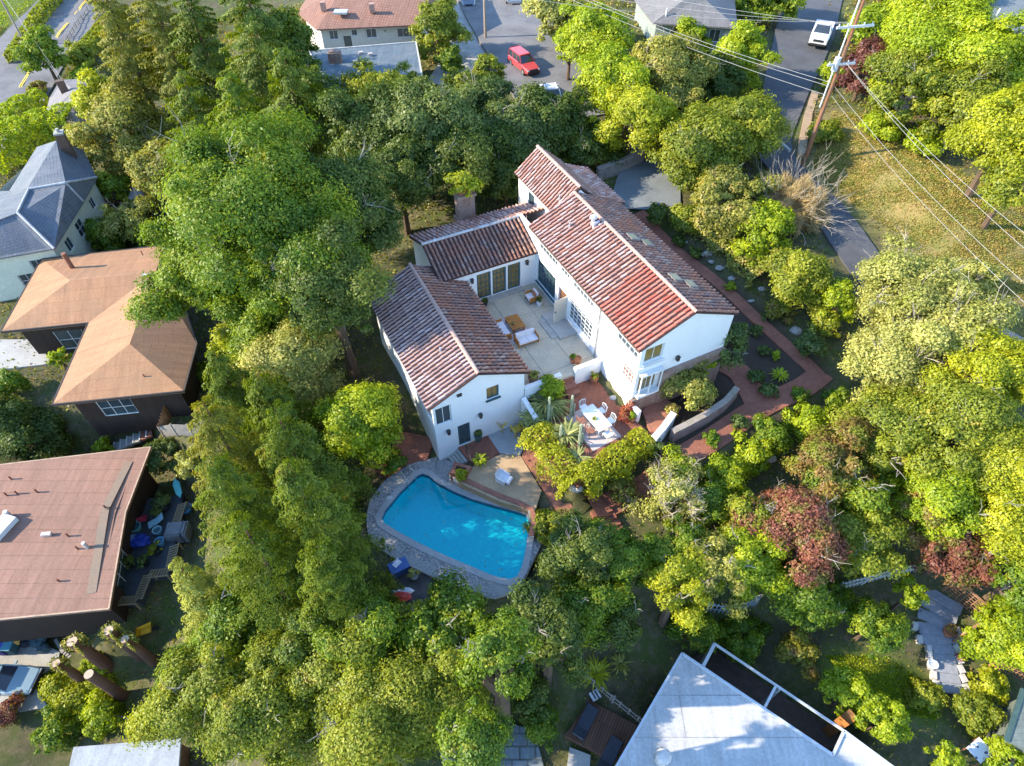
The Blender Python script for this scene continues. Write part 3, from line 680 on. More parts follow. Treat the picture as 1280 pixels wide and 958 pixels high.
# left wing
LO = {'c': (9.35, 10.35, .05, 1.62), 'a': (2.0, 2.9, .2, 1.4), 'b': (4.6, 5.5, .2, 1.4), 'e': (7.2, 8.0, .3, 1.3)}
hw(mb, (-33, 6.2), (-22.5, 6.2), -3.7, 1.98, list(LO.values()))
WO = {'c': (.12, 1.12, .05, 1.62), 'win': (9.6 - 6.2, 10.4 - 6.2, .75, 1.8), 'door': (7.6 - 6.2, 8.4 - 6.2, -2.66, -.65)}
hw(mb, (-22.5, 6.2), (-22.5, 12.1), -3.7, 1.98, list(WO.values()), top=[(5.9, 1.98), (2.92, 3.4)])
hw(mb, (-22.5, 12.1), (-33, 12.1), -3.7, 1.98); hw(mb, (-33, 12.1), (-33, 6.2), -3.7, 1.98, top=[(5.9, 1.98), (2.92, 3.4)])
part('wall', mb, STUCCO, hac)
# low shed on the far side
mb = MB(); hw(mb, (-33.6, 23.06), (-33.6, 25.7), -1.6, 3.2); hw(mb, (-33.6, 25.7), (-38.6, 25.7), -1.6, 3.1); hw(mb, (-38.6, 25.7), (-38.6, 23.06), -1.6, 3.2); part('wall', mb, STUCCO, hac)
# ledge under the upper corner windows, brick base of the gable
mb = MB(); mb.prism(huv(-23.6, -18.96, 17.56, 17.699), 2.78, 2.92); mb.prism(huv(-19.099, -18.96, 17.6995, 19.5), 2.78, 2.92); part('ledge', mb, STUCCO, hac)
BWALL = bricky('old_brick_wall', (.34, .17, .12), (.26, .12, .085), (.30, .25, .21), .24, .085, .014, s1=1.2, c3=(.42, .33, .28))
mb = MB(); mb.prism(huv(-19.098, -18.86, 19.5, 24.25), -1.6, 1.75); mb.prism(huv(-19.098, -18.9, 17.6, 19.499), -1.6, .2); part('brick_plinth', mb, BWALL, hac)
# bay frames at the near corner
mb = MB(); mb.prism(huv(-19.097, -18.75, 17.85, 19.42), .38, .54); mb.prism(huv(-19.097, -18.75, 17.85, 19.42), 2.26, 2.4)
for v_ in (17.9, 18.6, 19.35): mb.box(H(-18.80, v_, 1.4), (.07, .07, 1.73), HANG)
part('bay_frame', mb, WHITEP, hac)
def hwin(a, b, op, nx, nz, fm=TEAL, gm=GLASS, **k): return window(hac, H(*a, 0), H(*b, 0), op, nx, nz, fm, gm, **k)
A, B = (UA, 17.7), (UB, 17.7)
hwin(A, B, ops['big'], 6, 5, sill=1); hwin(A, B, ops['up1'], 6, 2, WHITEP); hwin(A, B, ops['up2'], 3, 2, WHITEP); hwin(A, B, ops['up3'], 6, 2, WHITEP, sill=1); hwin(A, B, ops['win2'], 6, 5, WHITEP, sill=1)
hwin(A, B, ops['upc'], 5, 2, WHITEP); hwin(A, B, ops['low'], 4, 3, WHITEP, plain('curtained_glass', (.22, .12, .09), .3, 3, .3), sill=1)
hwin((UB, 17.7), (UB, 24.2), GO['upw'], 2, 1, WHITEP, GLASSW, sill=1); hwin((UB, 17.7), (UB, 24.2), GO['bay'], 2, 1, WHITEP, GLASSW)
hwin((-38.3, 19.75), (-32.305, 19.75), FO[0], 2, 3)
for k_ in MO: hwin((-31.6, 12.15), (-31.6, 17.7), MO[k_], 3, 5, TEAL, GLASSW, kind='french_door', fw=.12)
hwin((-33, 6.2), (-22.5, 6.2), LO['c'], 2, 2, WHITEP); [hwin((-33, 6.2), (-22.5, 6.2), LO[k_], 2, 2) for k_ in 'abe']
hwin((-22.5, 6.2), (-22.5, 12.1), WO['c'], 2, 1, WHITEP); hwin((-22.5, 6.2), (-22.5, 12.1), WO['win'], 2, 1, TEAL, GLASSW, sill=1); hwin((-22.5, 6.2), (-22.5, 12.1), WO['door'], 2, 3, TEAL, GLASS, kind='garden_door', fw=.12)
# open plank door to the patio
mb = MB(); mb.quad(H(-28.3, 17.86, .16), H(-27.15, 17.86, .16), H(-27.15, 17.86, 2.15), H(-28.3, 17.86, 2.15)); part('hall_backing', mb, plain('brown_hall_backing', (.16, .075, .04), .3, 2), hac)  # flat sheet closes the doorway; the hall's dimness is put into its brown
mb = MB(); c_ = H(-27.12, 17.2, 1.15); mb.box(c_, (1.05, .05, 1.95), math.atan2(V[1], V[0]) + .1); dr = part('front_door', mb, plain('pale_door_paint', (.50, .46, .40), .1, 3), hac)
mb = MB(); mb.box(c_ + V * -.42 + U * .06, (.06, .1, .12), HANG); part('handle', mb, DARKM, dr)
for p_, n_ in ((H(-31.6, 12.75, 2.0), U), (H(-31.6, 16.95, 2.1), U), (H(-22.5, 9.1, -.35), U), (H(-22.5, 6.98, -.75), U), (H(-19.1, 20.5, 2.5), U)): lantern(hac, p_, n_)
mb = MB(); mb.box(H(-22.46, 7.9, 2.15), (.3, .06, .22), math.atan2(V[1], V[0])); part('gable_vent', mb, DARKM, hac)
mb = MB(); mb.tube([H(-23.3, 17.62, 4.4), H(-23.3, 17.62, -1.0)], .045, 6); part('downpipe', mb, plain('grey_downpipe', (.22, .22, .22)), hac)
mb = MB()
for u_ in (-33, -22.3): pass
mb.tube([H(-32.2, 17.42, 4.46), H(-18.95, 17.42, 4.46)], .055, 6); mb.tube([H(-31.42, 12.2, 2.78), H(-31.42, 17.5, 2.78)], .05, 6); part('gutter', mb, plain('bronze_gutter', (.10, .065, .05)), hac)
# roofs
newer = lambda p: (p[:2] @ U[:2]) > -23.9 - .35 * ((p[:2] @ V[:2]) - 20.9) * .35 + .25 * math.sin(p[0] * 5 + p[1] * 3)
tiled_gable(hac, UA - .05, UB + .12, 17.45, 24.42, 4.48, 20.95, 6.02, (MAIN_T, DARK_T), skipL=newer, patch=NEW_T)
tiled_gable(hac, -38.5, UA - .06, 19.5, 23.3, 4.7, 21.4, 6.28, (MAIN_T, DARK_T))
mb = MB(); slab(mb, [H(-38.9, 23.2, 4.35), H(-33.3, 23.2, 4.35), H(-33.3, 26.1, 3.15), H(-38.9, 26.1, 3.15)]); sh = part('roof', mb, PAN, hac)
mb = MB(); tile_slope(mb, H(-38.9, 26.1, 3.15), H(-33.3, 26.1, 3.15), H(-38.9, 23.2, 4.35), H(-33.3, 23.2, 4.35)); part('roof_tiles', mb, MAIN_T, sh)
# middle range: near slope stops at the patio wing, far slope runs on behind
rf = MB(); r_ = -34.2; slab(rf, [H(-31.35, 10.4, 2.85), H(-31.35, 17.68, 2.85), H(r_, 17.68, 4.02), H(r_, 10.4, 4.02)]); slab(rf, [H(-37.1, 10.4, 2.8), H(-37.1, 19.73, 2.8), H(r_, 19.73, 4.021), H(r_, 10.4, 4.021)]); rr_ = part('roof', rf, PAN, hac)
mb = MB(); tile_slope(mb, H(-31.35, 10.4, 2.85), H(-31.35, 17.68, 2.85), H(r_, 10.4, 4.02), H(r_, 17.68, 4.02)); part('roof_tiles', mb, DARK_T, rr_)
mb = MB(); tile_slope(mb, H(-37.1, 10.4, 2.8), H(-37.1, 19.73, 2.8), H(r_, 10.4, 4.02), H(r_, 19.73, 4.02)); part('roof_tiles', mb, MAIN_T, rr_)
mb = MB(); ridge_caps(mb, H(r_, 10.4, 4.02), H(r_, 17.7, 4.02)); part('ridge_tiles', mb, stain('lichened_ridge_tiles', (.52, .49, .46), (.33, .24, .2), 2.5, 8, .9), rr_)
tiled_gable(hac, -33.2, -22.32, 5.9, 12.4, 1.98, 9.1, 3.5, (tile_mat('brown_pink_tiles', [(.44, .31, .28), (.52, .38, .345), (.36, .24, .22), (.46, .29, .25), (.56, .44, .41), (.32, .22, .205)], ((.42, .25, .20), (.34, .21, .18))), DARK_T))
# roof lights, vents and the chimney
def on_right(u_, v_): return 6.02 - (v_ - 20.95) * 1.54 / 3.47
for u_, v_ in ((-26.75, 22.0), (-26.2, 22.75), (-22.3, 22.0), (-21.7, 22.75)):
    z_ = on_right(u_, v_); mb = MB(); a_ = H(u_, v_, z_)
    q_ = [H(u_ + a * .36, v_ + b * .33, on_right(0, v_ + b * .33) + .2) for a, b in ((-1, -1), (1, -1), (1, 1), (-1, 1))]; slab(mb, q_, .16)
    f_ = part('roof_light', mb, plain('roof_light_frame', (.24, .22, .19), .1, 4), hac)
    mb = MB(); q_ = [H(u_ + a * .27, v_ + b * .25, on_right(0, v_ + b * .25) + .205) for a, b in ((-1, -1), (1, -1), (1, 1), (-1, 1))]; mb.ngon(q_ if np.cross(q_[1] - q_[0], q_[2] - q_[0])[2] > 0 else q_[::-1]); part('pane', mb, plain('yellowed_acrylic', (.19, .17, .10), .15, 3, .25), f_)
mb = MB(); c_ = H(-28.9, 20.3, 5.75)
mb.tube([c_, c_ + (0, 0, .55)], [.14, .12], 8); mb.blob(c_ + (0, 0, .62), (.26, .26, .16), 10, 5); mb.box(c_ + (.2, -.1, .1), (.5, .12, .5), .6); part('roof_vent', mb, plain('galvanised_vent', (.50, .50, .55), .2, 5, .45, .5), hac)
for a_ in (H(-29.9, 19.2, 5.2), H(-25.3, 8.0, 2.9), H(-33.0, 20.2, 5.2)): mb = MB(); mb.tube([a_, a_ + (0, 0, .5)], .06, 6); part('vent_pipe', mb, plain('galvanised_pipe', (.40, .40, .42)), hac)
CH = (-37.35, 14.95)
mb = MB(); mb.prism(huv(CH[0] - .55, CH[0] + .45, CH[1] - .75, CH[1] + .75), -1.5, 2.95); mb.prism(huv(CH[0] - .45, CH[0] + .35, CH[1] - .62, CH[1] + .62), 2.949, 4.7); mb.prism(huv(CH[0] - .55, CH[0] + .45, CH[1] - .72, CH[1] + .72), 4.699, 4.9); chm = part('chimney', mb, BWALL, hac)
mb = MB(); mb.prism(huv(CH[0] - .25, CH[0] + .15, CH[1] - .4, CH[1] + .4), 4.899, 5.1); part('chimney_pot', mb, plain('clay_pot', (.32, .14, .08)), chm)
# ---------------------------------------------------------------- neighbouring houses
def pz(l, z=None): return [P(a[0], a[1], a[2] if len(a) > 2 else z) for a in l]
def ccw(pts):
    a = sum(pts[i][0] * pts[(i + 1) % len(pts)][1] - pts[(i + 1) % len(pts)][0] * pts[i][1] for i in range(len(pts)))
    return pts if a > 0 else pts[::-1]
def hood(name, label, planes, loop, ze, zg, inset, roofm, wallm, wins=(), th=.14, thm=None, cat='house', frame=None, glassm=None):
    """house from roof planes (photo position, height), walls under the eave loop; wins: (segment, s fraction, width, z0, z1, nx, nz)"""
    lp = ccw([tuple(P(a, b, ze)[:2]) for a, b in loop]); ins = offset_poly(lp, -inset)
    c = np.mean(lp, 0); h = thing(name, label, cat, (c[0], c[1], zg))
    rm = MB()
    for pl in planes: slab(rm, pz(pl), th)
    roof = part('roof', rm, roofm, h)
    wm = MB(); todo = []
    k = len(ins)
    for i in range(k):
        # ccw loop: outside is on the right of the direction of travel
        p0, p1 = np.array(ins[i]), np.array(ins[(i + 1) % k]); L = np.hypot(*(p1 - p0)); ops = []
        for w in wins:
            if w[0] == i: s = w[1] * L; ops.append((max(.05, s - w[2] / 2), min(L - .05, s + w[2] / 2), w[3], w[4])); todo.append((p0, p1, ops[-1], w[5], w[6]))
        wall(wm, p0, p1, zg - 1.2, ze - th * .3, ops)
    part('wall', wm, wallm, h)
    for p0, p1, op, a, b in todo: window(h, p0, p1, op, a, b, frame or WHITEP, glassm or GLASS)
    h['_ins'] = 0; del h['_ins']
    return h, roof, ins
def pipe(par, p, r=.06, hgt=.45, mat=None, name='vent_pipe'):
    mb = MB(); mb.tube([p - np.array([0, 0, .1]), p + np.array([0, 0, hgt])], r, 8); return part(name, mb, mat or plain('galvanised_pipe', (.40, .40, .42)), par)
def sky_box(par, p, w, hgt, rz=0.0, mat=None):
    mb = MB(); mb.box((p[0], p[1], p[2] + hgt / 2), (w, w, hgt), rz); s_ = part('roof_light', mb, plain('roof_light_curb', (.30, .24, .2)), par)
    mb = MB(); k = w * .46
    b = [np.array([x * math.cos(rz) - y * math.sin(rz), x * math.sin(rz) + y * math.cos(rz), 0]) for x, y in ((-k, -k), (k, -k), (k, k), (-k, k))]; c = np.array([p[0], p[1], p[2] + hgt])
    for i in range(4):
        j = (i + 1) % 4; mb.quad(c + b[i] + (0, 0, .002), c + b[j] + (0, 0, .002), c + b[j] * .55 + (0, 0, w * .22), c + b[i] * .55 + (0, 0, w * .22))
    mb.ngon([c + x * .55 + (0, 0, w * .22) for x in b]); part('dome', mb, mat or plain('white_acrylic_dome', (.72, .74, .76), .05, 2, .3), s_)
TANROOF = bricky('tan_roll_roofing', (.47, .255, .14), (.43, .23, .13), (.29, .16, .09), 11., .92, .018, .9, .37, .35, (.37, .22, .13), .2)
MAUVE = bricky('mauve_roll_roofing', (.36, .205, .15), (.32, .18, .135), (.19, .12, .085), 9., .92, .02, .9, .4, .3, (.29, .175, .135), .2)
BROWNW = bricky('dark_board_wall', (.065, .04, .03), (.05, .032, .025), (.02, .014, .012), .2, 6., .012, .85, 0, .6)
ze, zr = -4.2, -2.75
E1, E2, E3, E4, E5, E6, E7 = (1,415), (52,324), (206,307), (246,430), (230,489), (65,506), (110,404); A_, B_, C_ = (87.5,351), (194,341), (162,430)
hp = lambda *l: [(p[0], p[1], zr if p in (A_, B_, C_) else ze) for p in l]
brown, roof_b, _ = hood('hip_roof_house', 'dark timber house under an L-shaped tan hip roof with two white roof domes', [hp(E1, E7, B_, A_), hp(E1, A_, E2), hp(E2, A_, B_, E3), hp(E3, B_, C_, E4), hp(E4, C_, E5), hp(E6, E5, C_), hp(E7, E6, C_, B_)],
    [E1, E7, E6, E5, E4, E3, E2], ze, -7.7, .75, TANROOF, BROWNW, [(0, .5, 2.2, -7.4, -5.4, 2, 2), (2, .35, 2.4, -6.9, -5.2, 3, 2), (1, .5, 2.6, -7.2, -5.1, 3, 2)], .2)
mb = MB(); lp = ccw([tuple(P(a, b, ze)[:2]) for a, b in (E1, E7, E6, E5, E4, E3, E2)])
for i in range(len(lp)): a, b = lp[i], lp[(i + 1) % len(lp)]; mb.bar((a[0], a[1], ze - .04), (b[0], b[1], ze - .04), .10, .16)
part('gutter', mb, plain('dark_gutter', (.06, .05, .045)), roof_b)
for x, y in ((196, 441), (204, 414)): sky_box(brown, P(x, y, -3.72), .72, .16, -.3)
p = P(91, 336, -3.55); pipe(brown, p, .19, 1.55, plain('rusty_flue', (.25, .11, .07), .3, 6), 'flue')
for x, y in ((179, 346), (181, 472), (178, 318)): pipe(brown, P(x, y, -3.2 if y < 400 else -3.8), .045, .35, plain('rusty_pipe', (.22, .09, .06)))
mb = MB(); mb.box(P(184, 345, -2.9), (.75, .35, .3), 0); mb.blob(P(184, 344, -2.65), (.2, .2, .12)); part('roof_fan', mb, plain('weathered_fan', (.34, .31, .27)), brown)
# small porch and fence beside it
# mauve flat-roof house
mz = -7.2
mauve, roof_m, _ = hood('flat_roof_house', 'dark low house under a wide dusty pink flat roof on the left', [[(-160,600,mz), (188,559,mz), (157,640,mz - .15), (136,761,mz), (-160,790,mz)]], [(-160,600), (188,559), (157,640), (136,761), (-160,790)], mz, -10.9, .7, MAUVE, BROWNW,
    [(1, .5, 2.6, -10.4, -8.2, 3, 2)], .28)
mb = MB(); ed = pz([(-160,600,mz), (188,559,mz), (157,640,mz - .15), (136,761,mz), (-160,790,mz)])
for i in range(5): a, b = ed[i], ed[(i + 1) % 5]; mb.bar(a + (0, 0, -.01), b + (0, 0, -.01), .09, .06)
part('edge_trim', mb, plain('tan_drip_edge', (.42, .29, .2)), roof_m)
mb = MB(); a, b, c_ = P(161, 577, mz + .012), P(131, 637, mz + .012), P(114, 742, mz + .012)
for q, r_ in ((a, b), (b, c_)):
    d_ = (r_ - q); d_[2] = 0; d_ /= np.linalg.norm(d_); s_ = np.array([-d_[1], d_[0], 0]) * .27; mb.ngon(ccw([q - s_, r_ - s_, r_ + s_, q + s_]) if False else [q + s_, q - s_, r_ - s_, r_ + s_])
part('roof_patch', mb, stain('dull_patch', (.24, .17, .12), (.19, .16, .12), .6, 6), roof_m)
for x, y in ((14, 599), (21, 617), (8, 619), (46, 615), (132, 635), (85, 670), (97, 686), (74, 727)): pipe(mauve, P(x, y, mz), .06, .32, plain('rusty_pipe', (.22, .09, .06)))
for x, y, s_ in ((109, 684, .2), (12, 645, .26)): pipe(mauve, P(x, y, mz), s_ * .6, .55, plain('pale_flue', (.55, .5, .46)), 'flue')
mb = MB(); mb.box(P(58, 668, mz + .1), (.6, .25, .2), .1); part('roof_vent', mb, plain('pale_vent', (.5, .42, .38)), mauve)
mb = MB(); mb.box(P(1, 660, mz + .2), (1.0, 1.7, .4), -.3); part('roof_light', mb, plain('white_acrylic_dome', (.72, .74, .76), .05, 2, .3), mauve)
# blue-grey tiled house, far left
BLUED_GREYR = bricky('blued_grey_shingles', (.17, .195, .235), (.145, .17, .21), (.08, .095, .12), .30, .24, .02, .75, .5, .6, (.21, .22, .24), .6)  # grey shingles; some blue of their shaded planes is put into the colour
CREAM = stain('cream_stucco', (.66, .66, .52), (.58, .58, .46), .5, 5, .9)
e, r = -3.2, -1.2
blue, roof_bl, _ = hood('shingle_roof_house', 'cream two-storey house with bluish grey hipped roofs and a brown chimney', [
    [(36,237,r), (82,229,r), (104,252,e), (68,311,e), (22,266,r)], [(82,229,r), (121,222,e), (104,252,e)], [(22,266,r), (68,311,e), (0,323,e), (-60,333,e), (-40,290,r)], [(36,237,r), (22,266,r), (-40,290,r), (-60,285,e), (-10,240,e)],
    [(70,176,r + .3), (34,236,r), (10,241,e), (46,184,e)], [(70,176,r + .3), (104,187,e + .3), (121,222,e), (82,229,r), (34,236,r)]],
    [(68,311), (104,252), (121,222), (104,187), (60,178), (-10,240), (-60,290), (-60,333)], e, -8.0, .4, BLUED_GREYR, CREAM,
    [(0, .35, 1.1, -5.3, -4.1, 2, 1), (0, .75, 1.4, -5.6, -4.1, 2, 2), (1, .5, 1.0, -5.2, -4.1, 2, 1), (7, .75, 1.0, -5.4, -4.2, 2, 1), (7, .55, 1.2, -7.6, -5.4, 2, 3), (0, .3, .8, -7.4, -6.6, 1, 1)], .12)
mb = MB()
def cap(a, b): mb.tube([P(*a) + (0, 0, .03), P(*b) + (0, 0, .03)], .11, 6)
cap((22,266,r), (68,311,e)); cap((36,237,r), (22,266,r)); cap((36,237,r), (82,229,r)); cap((82,229,r), (104,252,e)); cap((82,229,r), (121,222,e)); part('ridge_cap', mb, plain('grey_ridge', (.42, .42, .42)), roof_bl)
c_ = P(95, 205, -2.9); mb = MB(); mb.box(c_ + (0, 0, .9), (.75, .75, 4.4), .4); ch = part('chimney', mb, bricky('brown_chimney_brick', (.20, .12, .085), (.16, .09, .07), (.14, .11, .09), .24, .09), blue)
mb = MB(); mb.box(c_ + (0, 0, 3.2), (.85, .85, .16), .4); mb.tube([c_ + (0, 0, 3.2), c_ + (0, 0, 3.6)], .16, 8); part('chimney_cap', mb, CONCR, ch)
# grey cottage among the hedges
GREYR = bricky('grey_shingles', (.30, .28, .29), (.25, .235, .25), (.18, .17, .17), .35, .2, .012, .9, .5, .5, (.24, .22, .22), .3)
cot, roof_c, _ = hood('grey_cottage', 'small house with grey shingle gables and a brick chimney behind the clipped hedge', [[(56,146,-4.4), (94,112,-2.8), (101,120,-2.8), (82,147,-4.4)], [(70,162,-4.6), (91,136,-3.2), (104,160,-4.6)], [(62,122,-4.4), (94,112,-2.8), (56,146,-4.4)], [(101,120,-2.8), (125,140,-4.4), (104,160,-4.6), (91,136,-3.2), (82,147,-4.4)], [(94,112,-2.8), (62,122,-4.4), (75,100,-4.4), (120,98,-4.4), (101,120,-2.8)], [(101,120,-2.8), (120,98,-4.4), (125,140,-4.4)]],
    [(58,146), (70,160), (104,158), (124,140), (119,99), (76,101), (63,122)], -4.6, -7.2, .25, GREYR, CREAM, [(0, .5, .9, -6.4, -5.2, 2, 1)], .1)
c_ = P(83, 118, -3.8); mb = MB(); mb.box(c_ + (0, 0, .4), (.8, .65, 2.4), .5); part('chimney', mb, bricky('brown_chimney_brick', (.20, .12, .085), (.16, .09, .07), (.14, .11, .09), .24, .09), cot)
# house across the upper road with a tiled roof
PINKT = bricky('pink_clay_roof', (.40, .22, .16), (.34, .18, .13), (.20, .10, .075), .30, .42, .03, .85, 0, .5, (.30, .17, .13), .8)
BEIGE = stain('beige_stucco', (.62, .58, .50), (.54, .50, .43), .5, 5, .9)
e, r = 3.0, 4.9
red, roof_r, _ = hood('tiled_roof_house', 'long beige house with a brownish clay tile roof at the top edge', [[(372,16,e), (396,37,e), (530,31,e), (540,-18,r), (430,-18,r)], [(372,16,e), (430,-18,r), (400,-30,e)], [(530,31,e), (560,-30,e), (540,-18,r)], [(430,-18,r), (540,-18,r), (560,-30,e), (400,-30,e)]],
    [(375,16), (396,36), (529,30), (556,-29), (402,-29)], e, -.2, .45, PINKT, BEIGE, [(1, .12, 1.0, 1.6, 2.6, 2, 1), (1, .25, 1.0, -.1, 2.0, 1, 1), (1, .33, .7, 1.9, 2.6, 1, 1), (1, .5, 1.2, 1.6, 2.6, 2, 1), (1, .85, 2.0, 1.5, 2.5, 3, 1)], .15)
for x, y in ((404, 8), (465, 10)): mb = MB(); mb.box(P(x, y, 4.2), (.55, .55, .9), .1); part('chimney', mb, plain('tan_chimney', (.42, .25, .18)), red)
mb = MB(); q = P(426, 15, 4.0); mb.box(q, (1.5, 1.1, .2), 0); part('roof_light', mb, plain('grey_acrylic', (.42, .42, .40), .1, 3, .3), red)
mb = MB(); q = P(477, 44, 1.2); mb.tube([P(481, 36, 2.9), P(482, 52, -.1)], .05, 6); part('downpipe', mb, plain('grey_downpipe', (.22, .22, .22)), red)
SHADE_MEMBR = bricky('shade_blue_membrane', (.13, .18, .22), (.11, .155, .195), (.08, .11, .14), .9, .45, .02, .85, .5, .5, (.19, .22, .24), .2)  # blue of the roof's shade is put into these grey tile colours
gar, roof_g, _ = hood('flat_garage', 'flat shade-blue roofed garage with a brick chimney in front of the beige house', [[(386,64,2.5), (520,53,2.5), (531,114,2.4), (424,127,2.4)]], [(386,64), (520,53), (531,114), (424,127)], 2.5, -.5, .3, SHADE_MEMBR, BEIGE, [], .2, cat='garage')
c_ = P(420, 77, 2.5); mb = MB(); mb.box(c_ + (0, 0, .4), (1.3, .9, 1.1), .1); mb.box(c_ + (0, 0, 1.0), (1.0, .65, .14), .1); part('chimney', mb, BWALL, gar)
for x, y in ((444, 77), (463, 68), (451, 66), (462, 79)): mb = MB(); mb.box(P(x, y, 2.62), (.45, .3, .22), .3); part('roof_vent', mb, plain('pale_vent', (.5, .42, .38)), gar)
mb = MB(); ed = pz([(386,64,2.5), (520,53,2.5), (531,114,2.4), (424,127,2.4)])
for i in range(4): mb.bar(ed[i] + (0, 0, .03), ed[(i + 1) % 4] + (0, 0, .03), .14, .10)
part('edge_trim', mb, plain('pale_trim', (.5, .48, .44)), roof_g)
# grey-roofed house by the lane
e, r = 4.0, 5.8
GREY2 = bricky('cool_grey_shingles', (.24, .235, .245), (.20, .20, .21), (.15, .15, .155), .35, .2, .012, .9, .5, .5, (.20, .19, .19), .3)
lane, _, _ = hood('grey_roof_house', 'grey hip-roofed house with pale green walls beside the lane', [[(816,29,e), (922,35,e), (882,0,r), (855,0,r)], [(816,29,e), (855,0,r), (840,-30,r), (790,-5,e)], [(922,35,e), (915,-35,e), (882,0,r)], [(882,0,r), (915,-35,e), (840,-30,r), (855,0,r)]],
    [(817,28), (921,34), (914,-34), (791,-5)], e, 1.1, .45, GREY2, plain('sage_wall', (.26, .31, .27), .15, 2), [(0, .35, 2.4, 2.2, 3.5, 3, 1), (0, .8, 1.2, 2.2, 3.5, 2, 1)], .15)
pipe(lane, P(832, 22, 4.4), .07, .9, plain('white_pipe', (.7, .7, .7)))
GREY3 = stain('charcoal_roll_roof', (.16, .18, .18), (.12, .135, .135), .4, 6, .9)
corner, _, _ = hood('charcoal_roof_house', 'house with a flat charcoal roof and one white pipe in the top right corner', [[(1224,16,6.3), (1262,38,6.3), (1330,40,6.3), (1330,-20,6.3), (1240,-15,6.3)]], [(1224,16), (1262,38), (1330,40), (1330,-20), (1240,-15)], 6.3, 3.4, .3, GREY3, plain('grey_green_wall', (.22, .24, .22), .15, 2), [(0, .5, 1.6, 4.4, 5.8, 2, 1)], .2)
pipe(corner, P(1246, 19, 6.3), .08, .6, plain('white_pipe', (.7, .7, .7)))
GREENR = bricky('grey_green_boards', (.20, .235, .215), (.175, .21, .19), (.12, .145, .13), 6., .3, .012, .8)
shed, _, _ = hood('green_roof_shed', 'grey-green roofed building just cut by the right edge near the bottom', [[(1279,862,-4.6), (1258,926,-4.6), (1330,958,-4.6), (1350,880,-4.6)]], [(1279,862), (1258,926), (1330,958), (1350,880)], -4.6, -7.8, .2, GREENR, GREENR, [], .15, cat='shed')
mb = MB(); mb.bar(P(1279, 862, -4.58), P(1258, 926, -4.58), .22, .12); part('fascia', mb, plain('dark_green_trim', (.05, .09, .08)), shed)
# pale flat roof, bottom right
WHR = bricky('pale_membrane_roof', (.58, .58, .58), (.54, .54, .545), (.32, .33, .34), 12., 1.9, .03, .7, .3, .4, (.46, .465, .47), .15)
z_ = -4.5
white, roof_w, _ = hood('pale_roof_house', 'modern house with a wide pale membrane roof and a dark recessed court', [[(852.5,817,z_), (755,985,z_), (1130,985,z_), (1128,968,z_), (1055,914,z_), (1041,944,z_)]],
    [(852.5,817), (755,985), (1130,985), (1128,968), (1055,914), (1041,944)], z_, -8.6, .25, WHR, plain('dark_cladding', (.06, .055, .05), .3, 3), [(4, .5, 3.2, -8.2, -5.4, 3, 1)], .22)
mb = MB()
for a, b in (((852.5,817), (755,985)), ((852.5,817), (1041,944)), ((1055,914), (1128,968)), ((1041,944), (1055,914))): mb.bar(P(*a, z_ + .05), P(*b, z_ + .05), .12, .10)
part('parapet_cap', mb, plain('pale_metal_cap', (.50, .53, .56), .08, 3, .5), roof_w)
mb = MB(); mb.bar(P(893, 805, z_), P(1055, 914, z_), .09, .14); mb.bar(P(893, 806, z_), P(879, 833, z_), .16, .14); mb.bar(P(970, 857, z_ - .05), P(955, 886, z_ - .05), .12, .16)
for a in ((893, 805), (975, 860)): q = P(*a, z_); mb.bar(q, (q[0], q[1], -8.5), .14)
part('pergola_frame', mb, plain('white_steel', (.45, .46, .47), .08, 3, .5), white)
mb = MB(); mb.prism([tuple(P(a, b, -8)[:2]) for a, b in ((893,812), (1050,918), (1040,945), (862,822))], -8.9, -8.05); part('court_floor', mb, plain('brown_court', (.09, .06, .045), .25, 2), white)
mb = MB(); q = P(1049, 905, -6.3); mb.box(q, (.25, .5, 3.4), .6); part('timber_post', mb, plain('orange_timber', (.40, .16, .05), .25, 4), white)
mb = MB(); q = P(826, 950, z_); mb.tube([q, q + (0, 0, .7)], .3, 10); mb.blob(q + (0, 0, .75), (.38, .38, .2)); part('flue', mb, plain('pale_flue', (.55, .5, .46)), white)
# low pale roof, bottom left
low, _, _ = hood('pale_roof_shed', 'low building with a flat pale blue-grey roof in the bottom left', [[(92,934,-9.8), (226,923,-9.8), (221,985,-9.8), (80,985,-9.8)]], [(92,934), (226,923), (221,985), (80,985)], -9.8, -13.2, .15, bricky('pale_roll_roof', (.46, .49, .52), (.42, .45, .48), (.30, .33, .35), 6., 1.4, .02, .85, .3, .4), plain('brown_wall', (.20, .11, .06), .3, 2), [], .18, cat='shed')
